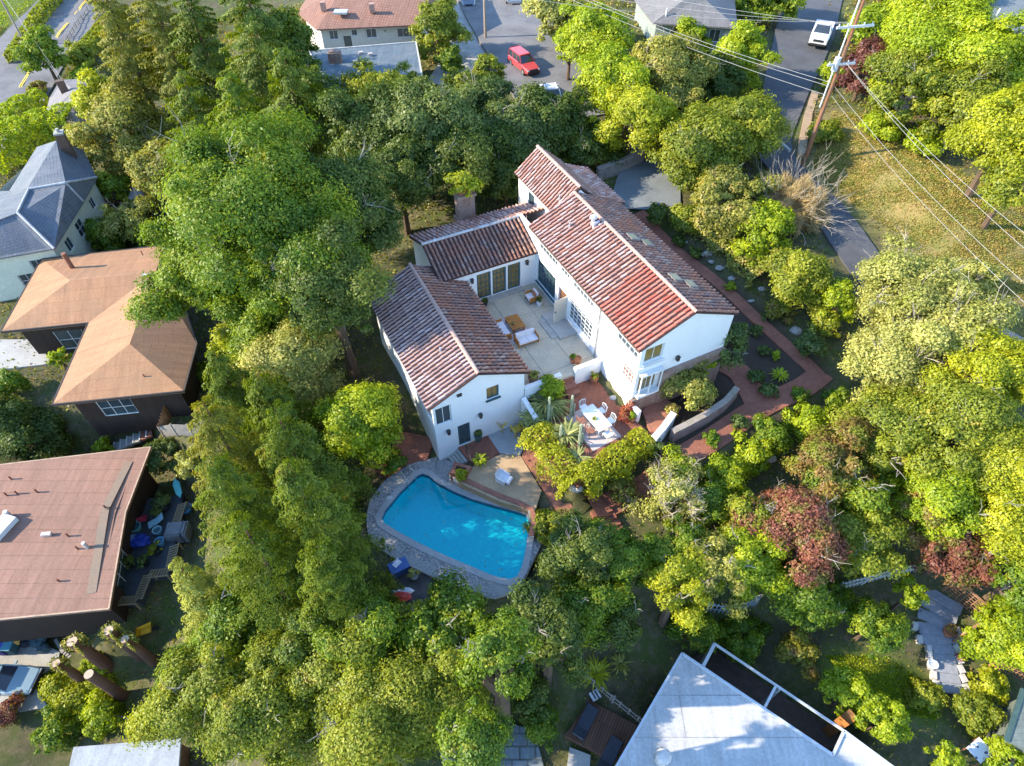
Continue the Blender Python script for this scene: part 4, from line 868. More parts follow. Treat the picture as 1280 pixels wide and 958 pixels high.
# ---------------------------------------------------------------- plants
LM = {
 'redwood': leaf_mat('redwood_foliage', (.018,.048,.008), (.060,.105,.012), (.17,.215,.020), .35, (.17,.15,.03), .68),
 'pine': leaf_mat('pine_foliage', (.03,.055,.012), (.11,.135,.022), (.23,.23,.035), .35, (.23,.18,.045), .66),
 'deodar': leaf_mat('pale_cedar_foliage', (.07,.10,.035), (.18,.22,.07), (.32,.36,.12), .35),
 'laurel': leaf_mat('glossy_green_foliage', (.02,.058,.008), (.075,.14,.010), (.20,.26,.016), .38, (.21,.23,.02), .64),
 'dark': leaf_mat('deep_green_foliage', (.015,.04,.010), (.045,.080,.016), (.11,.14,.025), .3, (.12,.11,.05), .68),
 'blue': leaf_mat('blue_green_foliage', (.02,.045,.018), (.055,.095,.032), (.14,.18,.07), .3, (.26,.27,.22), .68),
 'lime': leaf_mat('lime_foliage', (.06,.12,.006), (.17,.25,.010), (.33,.38,.02), .4, (.11,.17,.012), .60),
 'yellow': leaf_mat('yellow_green_foliage', (.10,.13,.008), (.20,.25,.013), (.36,.39,.025), .4, (.17,.21,.015), .58),
 'olive': leaf_mat('grey_olive_foliage', (.05,.072,.022), (.15,.175,.045), (.30,.32,.10), .35, (.32,.27,.14), .62),
 'oak': leaf_mat('oak_foliage', (.04,.07,.010), (.12,.165,.018), (.26,.295,.032), .38, (.26,.21,.05), .66),
 'pale': leaf_mat('pale_lichened_foliage', (.09,.11,.045), (.22,.25,.10), (.38,.40,.20), .35, (.15,.19,.04), .58),
 'plum': leaf_mat('purple_plum_foliage', (.035,.012,.018), (.075,.03,.04), (.15,.07,.075), .3),
 'red': leaf_mat('red_autumn_foliage', (.05,.024,.022), (.125,.048,.048), (.24,.105,.10), .3, (.11,.14,.03), .57),
 'rust': leaf_mat('rusty_foliage', (.06,.045,.02), (.14,.095,.045), (.24,.165,.08), .35, (.13,.17,.025), .52),
 'flower': leaf_mat('red_flower_foliage', (.05,.09,.02), (.20,.05,.045), (.32,.06,.07), .3),
 'agave': leaf_mat('sword_leaf', (.06,.085,.045), (.14,.18,.09), (.30,.33,.18), .2),
 'dry': leaf_mat('dry_grass_blades', (.15,.125,.05), (.23,.20,.08), (.31,.27,.12), .3, (.15,.175,.05), .5),
 'brush': leaf_mat('dry_brush', (.14,.115,.085), (.24,.20,.15), (.36,.31,.24), .2),
 'weed': leaf_mat('ground_weeds', (.04,.06,.012), (.12,.14,.022), (.25,.25,.045), .35, (.15,.10,.05), .55),
}
BARK = stain('brown_bark', (.13, .085, .055), (.075, .055, .04), 1.5, 8, .95); BARKG = stain('grey_bark', (.34, .30, .26), (.22, .19, .165), 1.5, 8, .95); BARKR = stain('redwood_bark', (.17, .085, .05), (.10, .055, .04), 1.5, 8, .95)
TWIG = stain('pale_dry_twigs', (.40, .345, .27), (.29, .24, .19), 3, 8, .95)
def unit(a): return a / (np.linalg.norm(a, axis=1, keepdims=True) + 1e-9)
def leaves(cen, nrm, size, asp, rng, axis_=None, bend=.18):
    """one bent leaf-sized quad per centre: verts (n*4,3)"""
    n = len(cen); nrm = unit(nrm)
    a = axis_ if axis_ is not None else rng.normal(size=(n, 3))
    a = unit(a - nrm * (a * nrm).sum(1, keepdims=True)); b = np.cross(nrm, a); s = size[:, None]
    q = np.empty((n, 4, 3)); k = s * asp
    q[:, 0] = cen - a * s * .5; q[:, 1] = cen + b * k * .5 + nrm * s * bend * .5; q[:, 2] = cen + a * s * .55 - nrm * s * bend * .6; q[:, 3] = cen - b * k * .5 + nrm * s * bend * .5
    return q.reshape(-1, 3)
def crown_broad(c, r, ls, rng, dens=2.6, nclump=None, rough=.32, fill=.18, open_=.0):
    """lumpy crown: clumps of leaves over an uneven ellipsoid, gaps between; c centre, r radii"""
    r = np.array(r, float); R_ = r.max()
    K = nclump or int(np.clip(26 + R_ * 14, 30, 130))
    d = unit(rng.normal(size=(K, 3))); d[:, 2] = np.where(d[:, 2] < -.6, -d[:, 2], d[:, 2])
    lump = 1 + rough * (np.sin(d[:, 0] * 4 + rng.uniform(0, 6)) * np.sin(d[:, 1] * 4 + rng.uniform(0, 6)) * .6 + rng.uniform(-.5, .45, K))
    cc = d * r * lump[:, None] * rng.uniform(.5, .88, K)[:, None]; cr = R_ * (.10 + .26 * rng.uniform(0, 1, K) ** 1.6) * (1.25 if K < 34 else 1)
    area = (2 * math.pi * cr ** 2); nl = (area * dens / (ls * ls * .5)).astype(int); nl = np.clip(nl, 12, 2600)
    if open_ > 0: nl = (nl * (rng.uniform(0, 1, K) > open_)).astype(int)
    ci = np.repeat(np.arange(K), nl); n = len(ci)
    u = unit(rng.normal(size=(n, 3))); u[:, 2] = np.where(u[:, 2] < -.3, -u[:, 2], u[:, 2])
    rad = cr[ci] * np.where(rng.uniform(size=n) < fill, rng.uniform(.2, .8, n), rng.normal(.93, .2, n)); sq = np.array([1, 1, .8])
    p = cc[ci] + u * rad[:, None] * sq
    nr = unit(u * .85 + unit(p / r) * .45 + np.array([0, 0, .15]) + rng.normal(size=(n, 3)) * .42)
    sz = ls * rng.uniform(.4, 1.8, n); rad_w = rng.uniform(size=n) < .13; p = np.where(rad_w[:, None], cc[ci] + u * (cr[ci] * rng.uniform(1.0, 1.5, n))[:, None] * sq, p); tint = np.clip(.5 * rng.uniform(size=n) + .5 * rng.uniform(size=K)[ci], 0, 1)
    return leaves(p + np.array(c), nr, sz, .62, rng), tint, cc + np.array(c)
def crown_conifer(base, h, r, ls, rng, t0=.10, power=.85, dens=1.0, droop=.25, lean=(0, 0), layers=None):
    """whorled boughs: flat sprays hanging from branches round a straight stem"""
    L_ = layers or int(h / (.32 if r < 3 else .45)); V_, T_, N_, A_, S_ = [], [], [], [], []
    base = np.array(base, float)
    wob = rng.uniform(.75, 1.15, 9)
    for i in range(L_):
        t = t0 + (1 - t0) * (i + rng.uniform(-.3, .3)) / L_; t = min(max(t, t0), .995)
        Lr = r * (1 - t) ** power * 1.0 + .12 * r * (1 - t) + .15
        m = int(rng.integers(4, 7))
        for a in range(m):
            az = rng.uniform(0, 6.283); L1 = Lr * rng.uniform(.62, 1.12) * wob[int(az / 6.284 * 9)]
            n = max(6, int(dens * L1 * (.45 * L1 + .35) / (ls * ls * .5) * 1.15)); n = min(n, 420)
            s = np.sqrt(rng.uniform(.02, 1, n)); lat = rng.normal(size=n) * (.20 * L1 * (1 - s) + .10 * L1 * s * (1 - s) * 2 + .06)
            dx, dy = math.cos(az), math.sin(az)
            up = .18 * L1 * (1 - t)
            z = base[2] + h * t + up * s - droop * L1 * s ** 2 - np.abs(lat) * .35 + rng.normal(size=n) * .06
            x = base[0] + lean[0] * t + dx * L1 * s - dy * lat; y = base[1] + lean[1] * t + dy * L1 * s + dx * lat
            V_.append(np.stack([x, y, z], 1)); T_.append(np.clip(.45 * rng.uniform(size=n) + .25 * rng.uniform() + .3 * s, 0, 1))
            N_.append(np.stack([dx * .95 + rng.normal(size=n) * .38, dy * .95 + rng.normal(size=n) * .38, np.full(n, .62)], 1))
            A_.append(np.stack([dx - dy * np.sign(lat) * .7 + rng.normal(size=n) * .3, dy + dx * np.sign(lat) * .7 + rng.normal(size=n) * .3, -.25 + rng.normal(size=n) * .2], 1)); S_.append(ls * rng.uniform(.7, 1.5, n))
    p = np.concatenate(V_); return leaves(p, np.concatenate(N_), np.concatenate(S_), .42, rng, np.concatenate(A_)), np.concatenate(T_)
def branchy(mb, p, d, ln, r, depth_, rng, fork=3, spread=.6, up=.12, n=5):
    p = Vector(p); d = Vector(d).normalized(); pts = [p]; rad = [r]; k = 3
    for i in range(k):
        d = (d + Vector(rng.normal(size=3)) * .12 + Vector((0, 0, up * .4))).normalized(); pts.append(pts[-1] + d * ln / k); rad.append(r * (1 - .5 * (i + 1) / k))
    mb.tube(pts, rad, n, caps=False)
    if depth_ > 0:
        for i in range(fork):
            q = pts[-1] if i == 0 else pts[int(rng.integers(1, k + 1))]
            nd = (d + Vector(rng.normal(size=3)) * spread + Vector((0, 0, up))).normalized(); branchy(mb, q, nd, ln * rng.uniform(.55, .85), max(rad[-1] * .8, .012), depth_ - 1, rng, fork, spread, up, max(3, n - 1))
def solve_top(px, py, hc):
    """ground point under a crown whose middle stands hc above the ground and is seen at (px,py)"""
    z = -3.0; p = P(px, py, z + hc)
    for _ in range(25): z = z * .5 + .5 * tz(p[0], p[1]); p = P(px, py, z + hc)
    return np.array([p[0], p[1], tz(p[0], p[1])])
TREES = []
def plant(kind, px, py, rpx, h, leaf, label, cat=None, name=None, sq=1.0, dens=1.0, lsk=1.0, open_=.08, bare=0, bark=None, group=None, hc=None, rough=.42, nclump=None, droop=.25, power=.85, t0=.10):
    seed = int(px * 7 + py * 13) ; rng = np.random.default_rng(seed)
    con = kind == 'c'
    rpx = rpx * (1.0 if con else (1.16 if kind == 'b' else 1.08))
    hcen = hc if hc is not None else (h * .52 if con else h * .62)
    g = solve_top(px, py, hcen); dp = depth((g[0], g[1], g[2] + hcen)); R_ = rpx * dp / F_PX
    ls = max(.075, dp * 2.05 / 640) * lsk
    nm = name or {'c': 'conifer_tree', 'b': 'tree', 's': 'shrub'}[kind]; ct = cat or {'c': 'tree', 'b': 'tree', 's': 'shrub'}[kind]
    o = thing(nm, label, ct, (g[0], g[1], g[2]), group)
    lb = LM[leaf]; tm = MB()
    if con:
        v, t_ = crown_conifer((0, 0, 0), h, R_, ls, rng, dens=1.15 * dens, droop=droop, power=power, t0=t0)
        tm.tube([(0, 0, -.4), (0, 0, h * .4), (0, 0, h * .97)], [.022 * h, .015 * h, .02], 8)
        part('trunk', tm, bark or BARKR, o, local=True)
    else:
        rz_ = R_ * sq; rz_ = min(rz_, h * .55)
        cz = h - rz_
        if abs(cz - hcen) > .25 and hc is None:
            g = solve_top(px, py, cz); o.location = tuple(map(float, g)); 
        v, t_, cl = crown_broad((0, 0, cz), (R_, R_, rz_), ls, rng, dens=2.5 * dens, open_=open_, rough=rough, nclump=nclump)
        bk = bark or BARK; tr = .035 * h + .03 if kind == 'b' else .03 + .01 * h
        k = 3 if kind == 's' else 1
        for i in range(k):
            a = rng.uniform(0, 6.28); off = .12 * i
            tm.tube([(off * math.cos(a), off * math.sin(a), -.3), (rng.normal() * .1 * R_ * .3, rng.normal() * .1 * R_ * .3, cz * .55), (rng.normal() * .2, rng.normal() * .2, cz + rz_ * .2)], [tr, tr * .75, tr * .4], 7)
        sel = cl[rng.choice(len(cl), min(len(cl), 6 if kind == 's' else 11), replace=False)]
        for q in sel:
            b = np.array([0, 0, cz * rng.uniform(.5, .95)]); m_ = (b + q) / 2 + rng.normal(size=3) * .12 * R_
            tm.tube([b, m_, q * .96 + np.array([0, 0, .04 * cz])], [tr * .5, tr * .3, .02], 5, caps=False)
        part('trunk', tm, bk, o, local=True)
        bare = bare or (3 if kind == 'b' else 0)
        if bare:
            bb = MB()
            for i in range(bare):
                q = cl[int(rng.integers(len(cl)))]; dd = q - np.array([0, 0, cz * .6]); bb.tube([(0, 0, cz * .5), q * .8 + np.array([0, 0, cz * .2])], [.05, .04], 4, caps=False); branchy(bb, q * .8 + np.array([0, 0, cz * .2]), dd + np.array([0, 0, .3]), R_ * .34, .035 + .008 * R_, 2, rng, 3, .55, .1, 4)
            part('bare_branches', bb, BARKG if leaf != 'pale' else TWIG, o, local=True)
    part('crown', raw_mesh('crown', v, 4, lb, t_), None, o, local=True)
    TREES.append((label, len(v) // 4)); return o
C_, B, S = 'c', 'b', 's'
T = plant
# --- upper left: pines and redwoods
T(C_, 162, 66, 52, 16, 'pine', 'thin olive pine with a long visible trunk near the top left road', dens=.62, droop=.15, power=.5, t0=.3, name='pine_tree', bark=BARK, rough=.3)
T(C_, 210, 50, 48, 18, 'pine', 'second olive pine, just right of the thin one with the long trunk', dens=.7, droop=.15, power=.5, t0=.25, name='pine_tree', bark=BARK, rough=.3)
TW = dict(name='redwood_tree', power=.6, droop=.2, t0=.12)
T(C_, 262, 80, 66, 15, 'redwood', 'tall layered redwood at the top left edge of the conifer grove', **TW)
T(C_, 330, 70, 84, 17, 'redwood', 'tallest redwood of the top grove, dark with bright bough tips', **TW)
T(C_, 375, 150, 70, 13, 'redwood', 'dark redwood between the top grove and the shaded trees behind the house', **TW)
T(C_, 255, 165, 64, 12, 'redwood', 'lower redwood at the foot of the top left grove beside the round olive tree', **TW)
T(C_, 310, 170, 64, 12, 'laurel', 'bright green conifer between the top grove and the huge bay tree', **TW)
T(B, 322, 270, 92, 15, 'laurel', 'huge bright bay tree on the left of the house shading the tan roof', sq=.9, rough=.7, open_=.22, bare=6)
T(B, 260, 350, 62, 11, 'laurel', 'bright bay tree overhanging the right corner of the tan hip roof', sq=.9, rough=.6, open_=.15)
T(B, 375, 335, 66, 12, 'laurel', 'mid green bay tree between the huge one and the left wing', sq=.9, rough=.6, open_=.15)
T(B, 425, 258, 62, 11, 'dark', 'dark green tree against the back corner of the left wing', sq=.9)
T(B, 415, 365, 52, 10.5, 'dark', 'shaded tree along the left wall of the house above the grey-green one')
T(B, 335, 415, 48, 8, 'laurel', 'bay tree just above the pale grey-green tree')
T(B, 365, 462, 56, 7, 'pale', 'pale grey-green loose tree on the left of the house', bare=5, open_=.15, dens=.7)
T(S, 300, 440, 34, 4, 'yellow', 'yellow-green shrub beside the lower right corner of the tan roof', open_=.1)
T(B, 128, 128, 27, 6, 'yellow', 'golden yellow tree beside the grey cottage')
T(B, 160, 172, 50, 8, 'olive', 'grey-green tree between the cottage and the cream house', open_=.1)
T(B, 208, 222, 36, 5.5, 'olive', 'round olive-coloured tree right of the cream house', sq=.8)
T(B, 238, 240, 24, 5, 'lime', 'small bright lime tree between the round olive tree and the bay')
T(B, 54, 70, 24, 6.5, 'laurel', 'dark green street tree on the strip between the two left roads')
T(S, 102, 74, 20, 3, 'oak', 'bushy shrub by the roadside posts behind the cottage')
T(S, 108, 98, 18, 3, 'laurel', 'shrub behind the cottage chimney')
T(S, 48, 112, 13, 1.6, 'rust', 'rusty low shrub on the road verge beside the cottage')
T(S, 142, 238, 19, 3.5, 'laurel', 'dark bush at the right end wall of the cream house')
T(S, 135, 296, 24, 3, 'laurel', 'green bush under the windows of the cream house')
T(S, 166, 280, 32, 4, 'olive', 'twiggy grey shrub in the yard right of the cream house', open_=.35, bare=7)
T(S, 190, 300, 22, 2.2, 'oak', 'low garden shrub above the tan roof edge')
T(S, 105, 292, 14, 2.2, 'dark', 'small dark bush against the cream wall')
# --- shaded wood behind the house
T(B, 472, 130, 34, 6.5, 'oak', 'sunlit oak in front of the flat garage roof', open_=.1)
T(B, 508, 122, 30, 6, 'oak', 'second sunlit oak covering the near edge of the garage roof', open_=.1)
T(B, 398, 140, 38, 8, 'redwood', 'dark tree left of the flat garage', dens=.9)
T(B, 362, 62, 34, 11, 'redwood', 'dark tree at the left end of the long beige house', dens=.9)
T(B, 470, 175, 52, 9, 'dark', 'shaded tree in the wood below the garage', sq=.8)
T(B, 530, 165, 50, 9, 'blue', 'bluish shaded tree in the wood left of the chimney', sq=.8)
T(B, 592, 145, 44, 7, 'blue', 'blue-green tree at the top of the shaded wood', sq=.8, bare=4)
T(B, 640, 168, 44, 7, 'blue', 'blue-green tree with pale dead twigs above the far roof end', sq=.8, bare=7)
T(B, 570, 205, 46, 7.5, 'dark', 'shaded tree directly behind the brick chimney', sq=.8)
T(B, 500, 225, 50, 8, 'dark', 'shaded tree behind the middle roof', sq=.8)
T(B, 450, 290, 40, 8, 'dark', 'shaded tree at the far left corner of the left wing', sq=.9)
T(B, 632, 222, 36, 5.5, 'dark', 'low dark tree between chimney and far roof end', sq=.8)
T(B, 690, 160, 40, 7, 'dark', 'dark tree right behind the far roof ridge')
T(B, 735, 185, 34, 4.5, 'dark', 'dark low tree beside the stone wall of the driveway')
T(B, 712, 142, 26, 5, 'dark', 'shaded tree half hiding the white hatchback')
T(B, 610, 92, 20, 5.5, 'oak', 'slim sunlit tree just left of the red car', open_=.15)
T(B, 582, 112, 24, 5, 'oak', 'sunlit small tree over the lower end of the driveway by the garage', open_=.15)
T(B, 548, 42, 33, 6, 'oak', 'round tree at the right end of the long beige house')
T(S, 562, 78, 16, 3, 'laurel', 'shrub on the bank by the driveway below the round tree')
T(B, 700, 22, 36, 6.5, 'pale', 'rounded pale shrub tree beside the upper road and white truck', sq=.9)
T(B, 748, 55, 44, 8, 'lime', 'light yellow-green tree above the red car, right of the road', open_=.08)
T(B, 712, 62, 20, 5, 'lime', 'small lime tree leaning over the upper road', open_=.1)
T(B, 765, 112, 42, 8, 'lime', 'lime tree between the two halves of the upper garden')
T(B, 790, 160, 46, 7, 'yellow', 'golden yellow tree above the curved stone wall')
T(B, 835, 95, 50, 8, 'olive', 'grey olive tree with dry tips below the grey hip-roofed house', bare=5, open_=.1)
T(B, 845, 140, 38, 6, 'olive', 'dusky olive tree over the bend of the driveway')
T(S, 865, 50, 24, 3.5, 'lime', 'small lime shrub under the grey hip roof')
T(B, 927, 68, 33, 5.5, 'lime', 'round bright green maple at the corner of the grey hip-roofed house', sq=.85)
T(S, 893, 108, 34, 4, 'dark', 'dark shrub on the bank below the round maple')
T(S, 925, 100, 22, 3, 'lime', 'green shrub at the lane edge under the maple')
T(S, 975, 4, 26, 5, 'laurel', 'tree at the top edge beside the lane')
T(S, 940, -4, 34, 6, 'laurel', 'leafy tree at the top edge right of the grey hip roof')
# --- right of the driveway
T(B, 868, 200, 50, 6, 'oak', 'large brownish yellow shrub tree right of the driveway', rough=.4, bare=3)
T(B, 918, 172, 48, 6, 'oak', 'green shrub tree at the foot of the lane', rough=.4)
T(B, 905, 255, 44, 5, 'olive', 'grey-green shrub left of the bare silvery one', bare=4)
T(S, 952, 288, 34, 3.6, 'lime', 'bright green bush under the bare silvery shrub')
T(S, 995, 350, 44, 4, 'oak', 'rounded yellow-green bush above the garden bed', rough=.3)
T(S, 1045, 385, 26, 3, 'lime', 'light green bush between the rounded bush and the pale tree')
T(S, 1015, 432, 19, 1.8, 'blue', 'neat dark green bush at the bend of the brick path')
T(S, 822, 270, 16, 1.8, 'dark', 'dark clipped bush at the bottom of the driveway')
T(B, 1128, 362, 50, 7.5, 'pale', 'sprawling pale lichened tree beside the lane bend', bare=16, open_=.25, dens=.7, bark=BARKG, rough=.45)
T(B, 1150, 420, 66, 8, 'pale', 'broad pale lichened tree hanging over the lane', bare=16, open_=.2, dens=.8, bark=BARKG, rough=.45)
T(B, 1112, 462, 50, 6.5, 'pale', 'pale lichened tree nearest the brick path corner', bare=12, open_=.15, dens=.85, bark=BARKG)
T(S, 1215, 345, 24, 3, 'pale', 'small pale tree alone on the dry slope', open_=.3, bare=4)
T(B, 1110, 545, 56, 6, 'oak', 'yellow-green tree below the pale lichened ones', rough=.35)
T(B, 1195, 545, 64, 8, 'oak', 'wide yellow-green tree right of centre in the right-hand wood', bare=4)
T(B, 1240, 480, 50, 8, 'yellow', 'bright yellow-green tree at the right edge by the lane end')
T(B, 1262, 580, 46, 8, 'yellow', 'yellow tree on the right edge below the lane', bare=3)
T(B, 1180, 620, 46, 6, 'lime', 'lime tree in the middle of the right-hand wood')
T(B, 1250, 650, 44, 7, 'yellow', 'yellow-green tree on the right edge above the red one')
T(B, 1060, 615, 44, 5, 'laurel', 'green tree between the rusty and the wide yellow-green ones')
T(B, 1272, 720, 38, 6, 'laurel', 'green tree on the right edge beside the fence end')
# --- upper right
T(B, 1165, 70, 66, 9, 'lime', 'large fresh green tree in the upper right garden', rough=.4)
T(B, 1225, 90, 54, 9, 'lime', 'green tree next to the charcoal roof', rough=.4)
T(B, 1135, 118, 42, 7, 'oak', 'pale-stemmed tree over the top of the dry slope', bare=7, bark=BARKG)
T(B, 1200, 140, 48, 7, 'oak', 'oak with forked grey stems above the dry slope', bare=5, bark=BARKG)
T(B, 1255, 170, 48, 8, 'yellow', 'golden oak at the right edge above the dry slope')
T(B, 1265, 230, 34, 6, 'oak', 'lower oak on the right edge of the dry slope')
T(B, 1078, 98, 36, 5, 'plum', 'dark purple plum tree right of the utility pole')
T(S, 1085, 45, 34, 4, 'lime', 'green shrub on the verge right of the pole top')
T(S, 1135, 15, 34, 5, 'lime', 'leafy shrub beside the red car at the top right')
T(S, 1190, 10, 36, 6, 'laurel', 'tree at the top edge left of the charcoal roof')
T(S, 1038, 95, 18, 1.6, 'lime', 'low verge bush beside the white pickup')
T(S, 1105, 155, 26, 2.2, 'lime', 'low green bush under the purple plum tree')
T(S, 1150, 180, 24, 2, 'lime', 'low green bush on the dry slope between the grey stems')
T(S, 1030, 165, 22, 1.5, 'oak', 'weedy shrub at the base of the utility pole')
# --- round the house
T(S, 456, 523, 50, 5.2, 'lime', 'big round bright lime tree left of the pool steps', sq=.85, nclump=80, name='tree', cat='tree', rough=.22)
T(B, 905, 432, 28, 4.2, 'blue', 'dark feathery tree against the shaded gable wall', open_=.15, dens=.8)
T(S, 880, 455, 18, 2.6, 'lime', 'small yellow-green shrub under the gable wall')
T(S, 858, 482, 36, 3.0, 'olive', 'variegated grey-green tree growing over the curved brick wall', open_=.1)
T(S, 830, 472, 14, 1.6, 'olive', 'small grey shrub under the corner bay window')
T(S, 845, 590, 28, 3, 'lime', 'bright lime bush below the white garden wall end')
T(S, 903, 596, 30, 2.6, 'lime', 'soft light green bush right of the bright lime one')
T(S, 888, 640, 32, 3, 'laurel', 'round shaded green bush below the soft light green bush')
T(S, 875, 628, 20, 1.6, 'lime', 'tiny lime bush between lime shrub and brick path')
T(S, 962, 545, 26, 2.0, 'laurel', 'glossy green shrub on the lower side of the brick path')
T(S, 940, 572, 26, 2.2, 'lime', 'light shrub below the glossy green one')
T(S, 1012, 535, 28, 2.6, 'lime', 'yellowish green shrub right of the glossy one')
T(S, 1045, 500, 16, 1.6, 'laurel', 'shaded shrub at the outer corner of the brick path')
T(B, 840, 625, 44, 4, 'pale', 'grey lichened tree with bare silvery branches beside the brick steps', open_=.55, bare=40, dens=.6, bark=TWIG)
T(S, 780, 612, 18, 1.6, 'olive', 'small silver-leaved shrub beside the lower brick path')
# --- below the pool
T(B, 724, 692, 40, 7, 'dark', 'dark green tree right of the pool', sq=.9)
T(B, 672, 775, 40, 7.5, 'dark', 'dark green tree below the right end of the pool')
T(B, 730, 748, 44, 6, 'laurel', 'mid green tree under the dark one right of the pool')
T(B, 772, 700, 42, 6, 'laurel', 'feathery green tree between the brick steps and the yellow tree', open_=.1)
T(B, 768, 778, 34, 5, 'dark', 'compact dark green tree above the shaded garden slope')
T(B, 690, 800, 40, 8, 'dark', 'dark tree above the timber rail fence')
T(B, 848, 735, 38, 6.5, 'yellow', 'bright yellow-green tree in the middle of the lower wood')
T(B, 892, 715, 40, 6, 'olive', 'grey-tipped olive tree right of the bright yellow one', bare=9, open_=.15)
T(B, 845, 690, 36, 5, 'laurel', 'green tree behind the bright yellow one')
T(B, 935, 705, 40, 5.5, 'lime', 'lime green tree left of the white pickets')
T(B, 935, 650, 30, 4, 'oak', 'brown-green tree between the round bush and the red tree')
T(B, 988, 665, 60, 6, 'red', 'pinkish red autumn tree right of the silvery branches', rough=.45, open_=.25, bare=6)
T(B, 1040, 590, 44, 5.5, 'rust', 'rusty brown tree above the pinkish red one', rough=.4)
T(B, 1060, 670, 46, 5.5, 'oak', 'olive green tree between the two red trees', open_=.1, bare=4)
T(B, 1150, 645, 36, 5, 'rust', 'orange-brown tree above the red one on the right')
T(B, 1185, 690, 46, 5, 'red', 'red autumn tree over the wooden trellis on the right', rough=.45, open_=.28, bare=6)
T(B, 985, 735, 40, 4.5, 'laurel', 'shaded green tree behind the white picket fence')
T(B, 1020, 758, 30, 3, 'laurel', 'shaded tree in front of the white picket fence', open_=.1)
T(S, 1088, 785, 36, 3.4, 'laurel', 'large round green bush in the lower right garden', rough=.2)
T(S, 1132, 745, 19, 3, 'lime', 'small pale lime tree above the timber stairs', open_=.1)
T(S, 1055, 868, 32, 3.4, 'lime', 'left end of the bright green hedge along the pale roof', sq=.9, rough=.2)
T(S, 1100, 900, 32, 3.4, 'lime', 'right end of the bright green hedge along the pale roof', sq=.9, rough=.2)
T(S, 1252, 798, 42, 3.6, 'lime', 'vivid lime bush beside the wooden trellis', rough=.25)
T(S, 1235, 858, 22, 1.6, 'yellow', 'golden low shrub in the lower right bed')
T(S, 1215, 890, 26, 1.8, 'oak', 'sprawling olive shrub beside the timber stairs')
T(S, 1262, 950, 24, 2.4, 'lime', 'lime shrub at the bottom edge beside the spotted table')
T(S, 1182, 950, 20, 2.2, 'lime', 'leafy shrub at the bottom edge left of the spotted table')
T(S, 1160, 872, 22, 1.1, 'oak', 'clipped low mound between the hedge and the stairs')
T(S, 1000, 815, 24, 1.2, 'weed', 'weedy shrub in the shade of the lower garden')
T(S, 930, 796, 28, 1.7, 'laurel', 'shaded shrub above the pale roof corner')
T(S, 868, 790, 30, 2, 'laurel', 'shaded shrub left of the dark picket fence')
# --- redwoods left of the pool
RW = dict(name='redwood_tree', power=.55, droop=.2, t0=.08)
T(C_, 300, 505, 58, 10.5, 'redwood', 'small redwood at the top of the big grove by the tan roof', **RW)
T(C_, 350, 530, 62, 10, 'redwood', 'redwood just below the pale grey-green tree', **RW)
T(C_, 300, 585, 70, 12.5, 'pine', 'sunlit olive redwood on the upper left side of the big grove', **RW)
T(C_, 378, 590, 76, 12, 'redwood', 'redwood nearest the round lime tree', **RW)
T(C_, 315, 660, 84, 13.5, 'redwood', 'redwood on the sunny left side of the big grove', **RW)
T(C_, 400, 665, 78, 12.5, 'redwood', 'redwood right beside the pool deck', **RW)
T(C_, 350, 730, 88, 13.5, 'redwood', 'lowest dark redwood of the big grove', **RW)
T(C_, 425, 740, 66, 10.5, 'redwood', 'dark redwood leaning over the timber deck', **RW)
T(C_, 270, 760, 66, 12, 'deodar', 'pale feathery cedar at the lower left of the redwood grove', name='cedar_tree', dens=.8, droop=.3)
T(B, 300, 800, 56, 8, 'laurel', 'green tree below the pale feathery cedar')
T(B, 395, 790, 50, 8, 'redwood', 'dark tree between the redwood grove and the bottom oaks')
T(B, 455, 800, 48, 7.5, 'laurel', 'shaded green tree beside the lower end of the timber deck')
T(B, 262, 875, 62, 9, 'oak', 'yellow-green oak at the bottom left of the lower wood', rough=.4)
T(B, 345, 880, 66, 9, 'oak', 'broad oak at the bottom edge below the redwoods', rough=.4, bare=5)
T(B, 425, 840, 56, 8, 'oak', 'oak between the redwoods and the leafy bottom trees', rough=.4)
T(B, 470, 905, 66, 8.5, 'oak', 'oak with pale limbs at the bottom centre', rough=.4, bare=6, bark=BARKG)
T(B, 540, 870, 56, 8, 'oak', 'oak at the bottom centre left of the blue paving', rough=.4)
T(B, 565, 790, 52, 7.5, 'laurel', 'broad-leaved green tree below the pool with yellow young leaves', lsk=1.3, rough=.4)
T(B, 520, 785, 30, 6, 'oak', 'small oak beside the timber deck')
T(B, 625, 822, 42, 13, 'laurel', 'green tree below the deck right of the broad-leaved one')
T(B, 590, 930, 40, 12, 'laurel', 'shaded tree at the bottom edge beside the blue paving')
T(S, 675, 905, 24, 2.2, 'laurel', 'flowering shrub beside the brown deck')
T(S, 660, 870, 26, 2.4, 'dark', 'dark shrub above the blue paving')
# --- lower left yards
T(S, 45, 548, 40, 3.5, 'dark', 'dark shrub in the shade above the pink flat roof')
T(S, 12, 530, 36, 4, 'dark', 'dark bush at the left edge below the paved court')
T(S, 10, 480, 20, 2.5, 'laurel', 'bush at the left edge beside the paved court')
T(S, 75, 448, 12, 2, 'lime', 'small lime shrub in the angle of the tan roof')
T(S, 130, 558, 13, 1.6, 'lime', 'lime shrub by the garden steps of the timber house')
T(S, 205, 572, 24, 3, 'blue', 'blue-green shrub off the corner of the pink flat roof')
T(S, 236, 580, 17, 2.2, 'pale', 'pale flowering shrub below the plank fence')
T(S, 100, 870, 34, 1.6, 'yellow', 'sunny yellow-green mound between the car and the tree stumps')
T(S, 130, 895, 26, 1.8, 'lime', 'lime shrub below the tree stumps')
T(S, 75, 915, 26, 2.2, 'laurel', 'dark green shrub above the low pale roof')
T(S, 12, 888, 20, 1.4, 'red', 'reddish shrub at the left edge beside the silver car')
T(S, 180, 905, 22, 1.2, 'oak', 'scrubby weeds above the low pale roof')
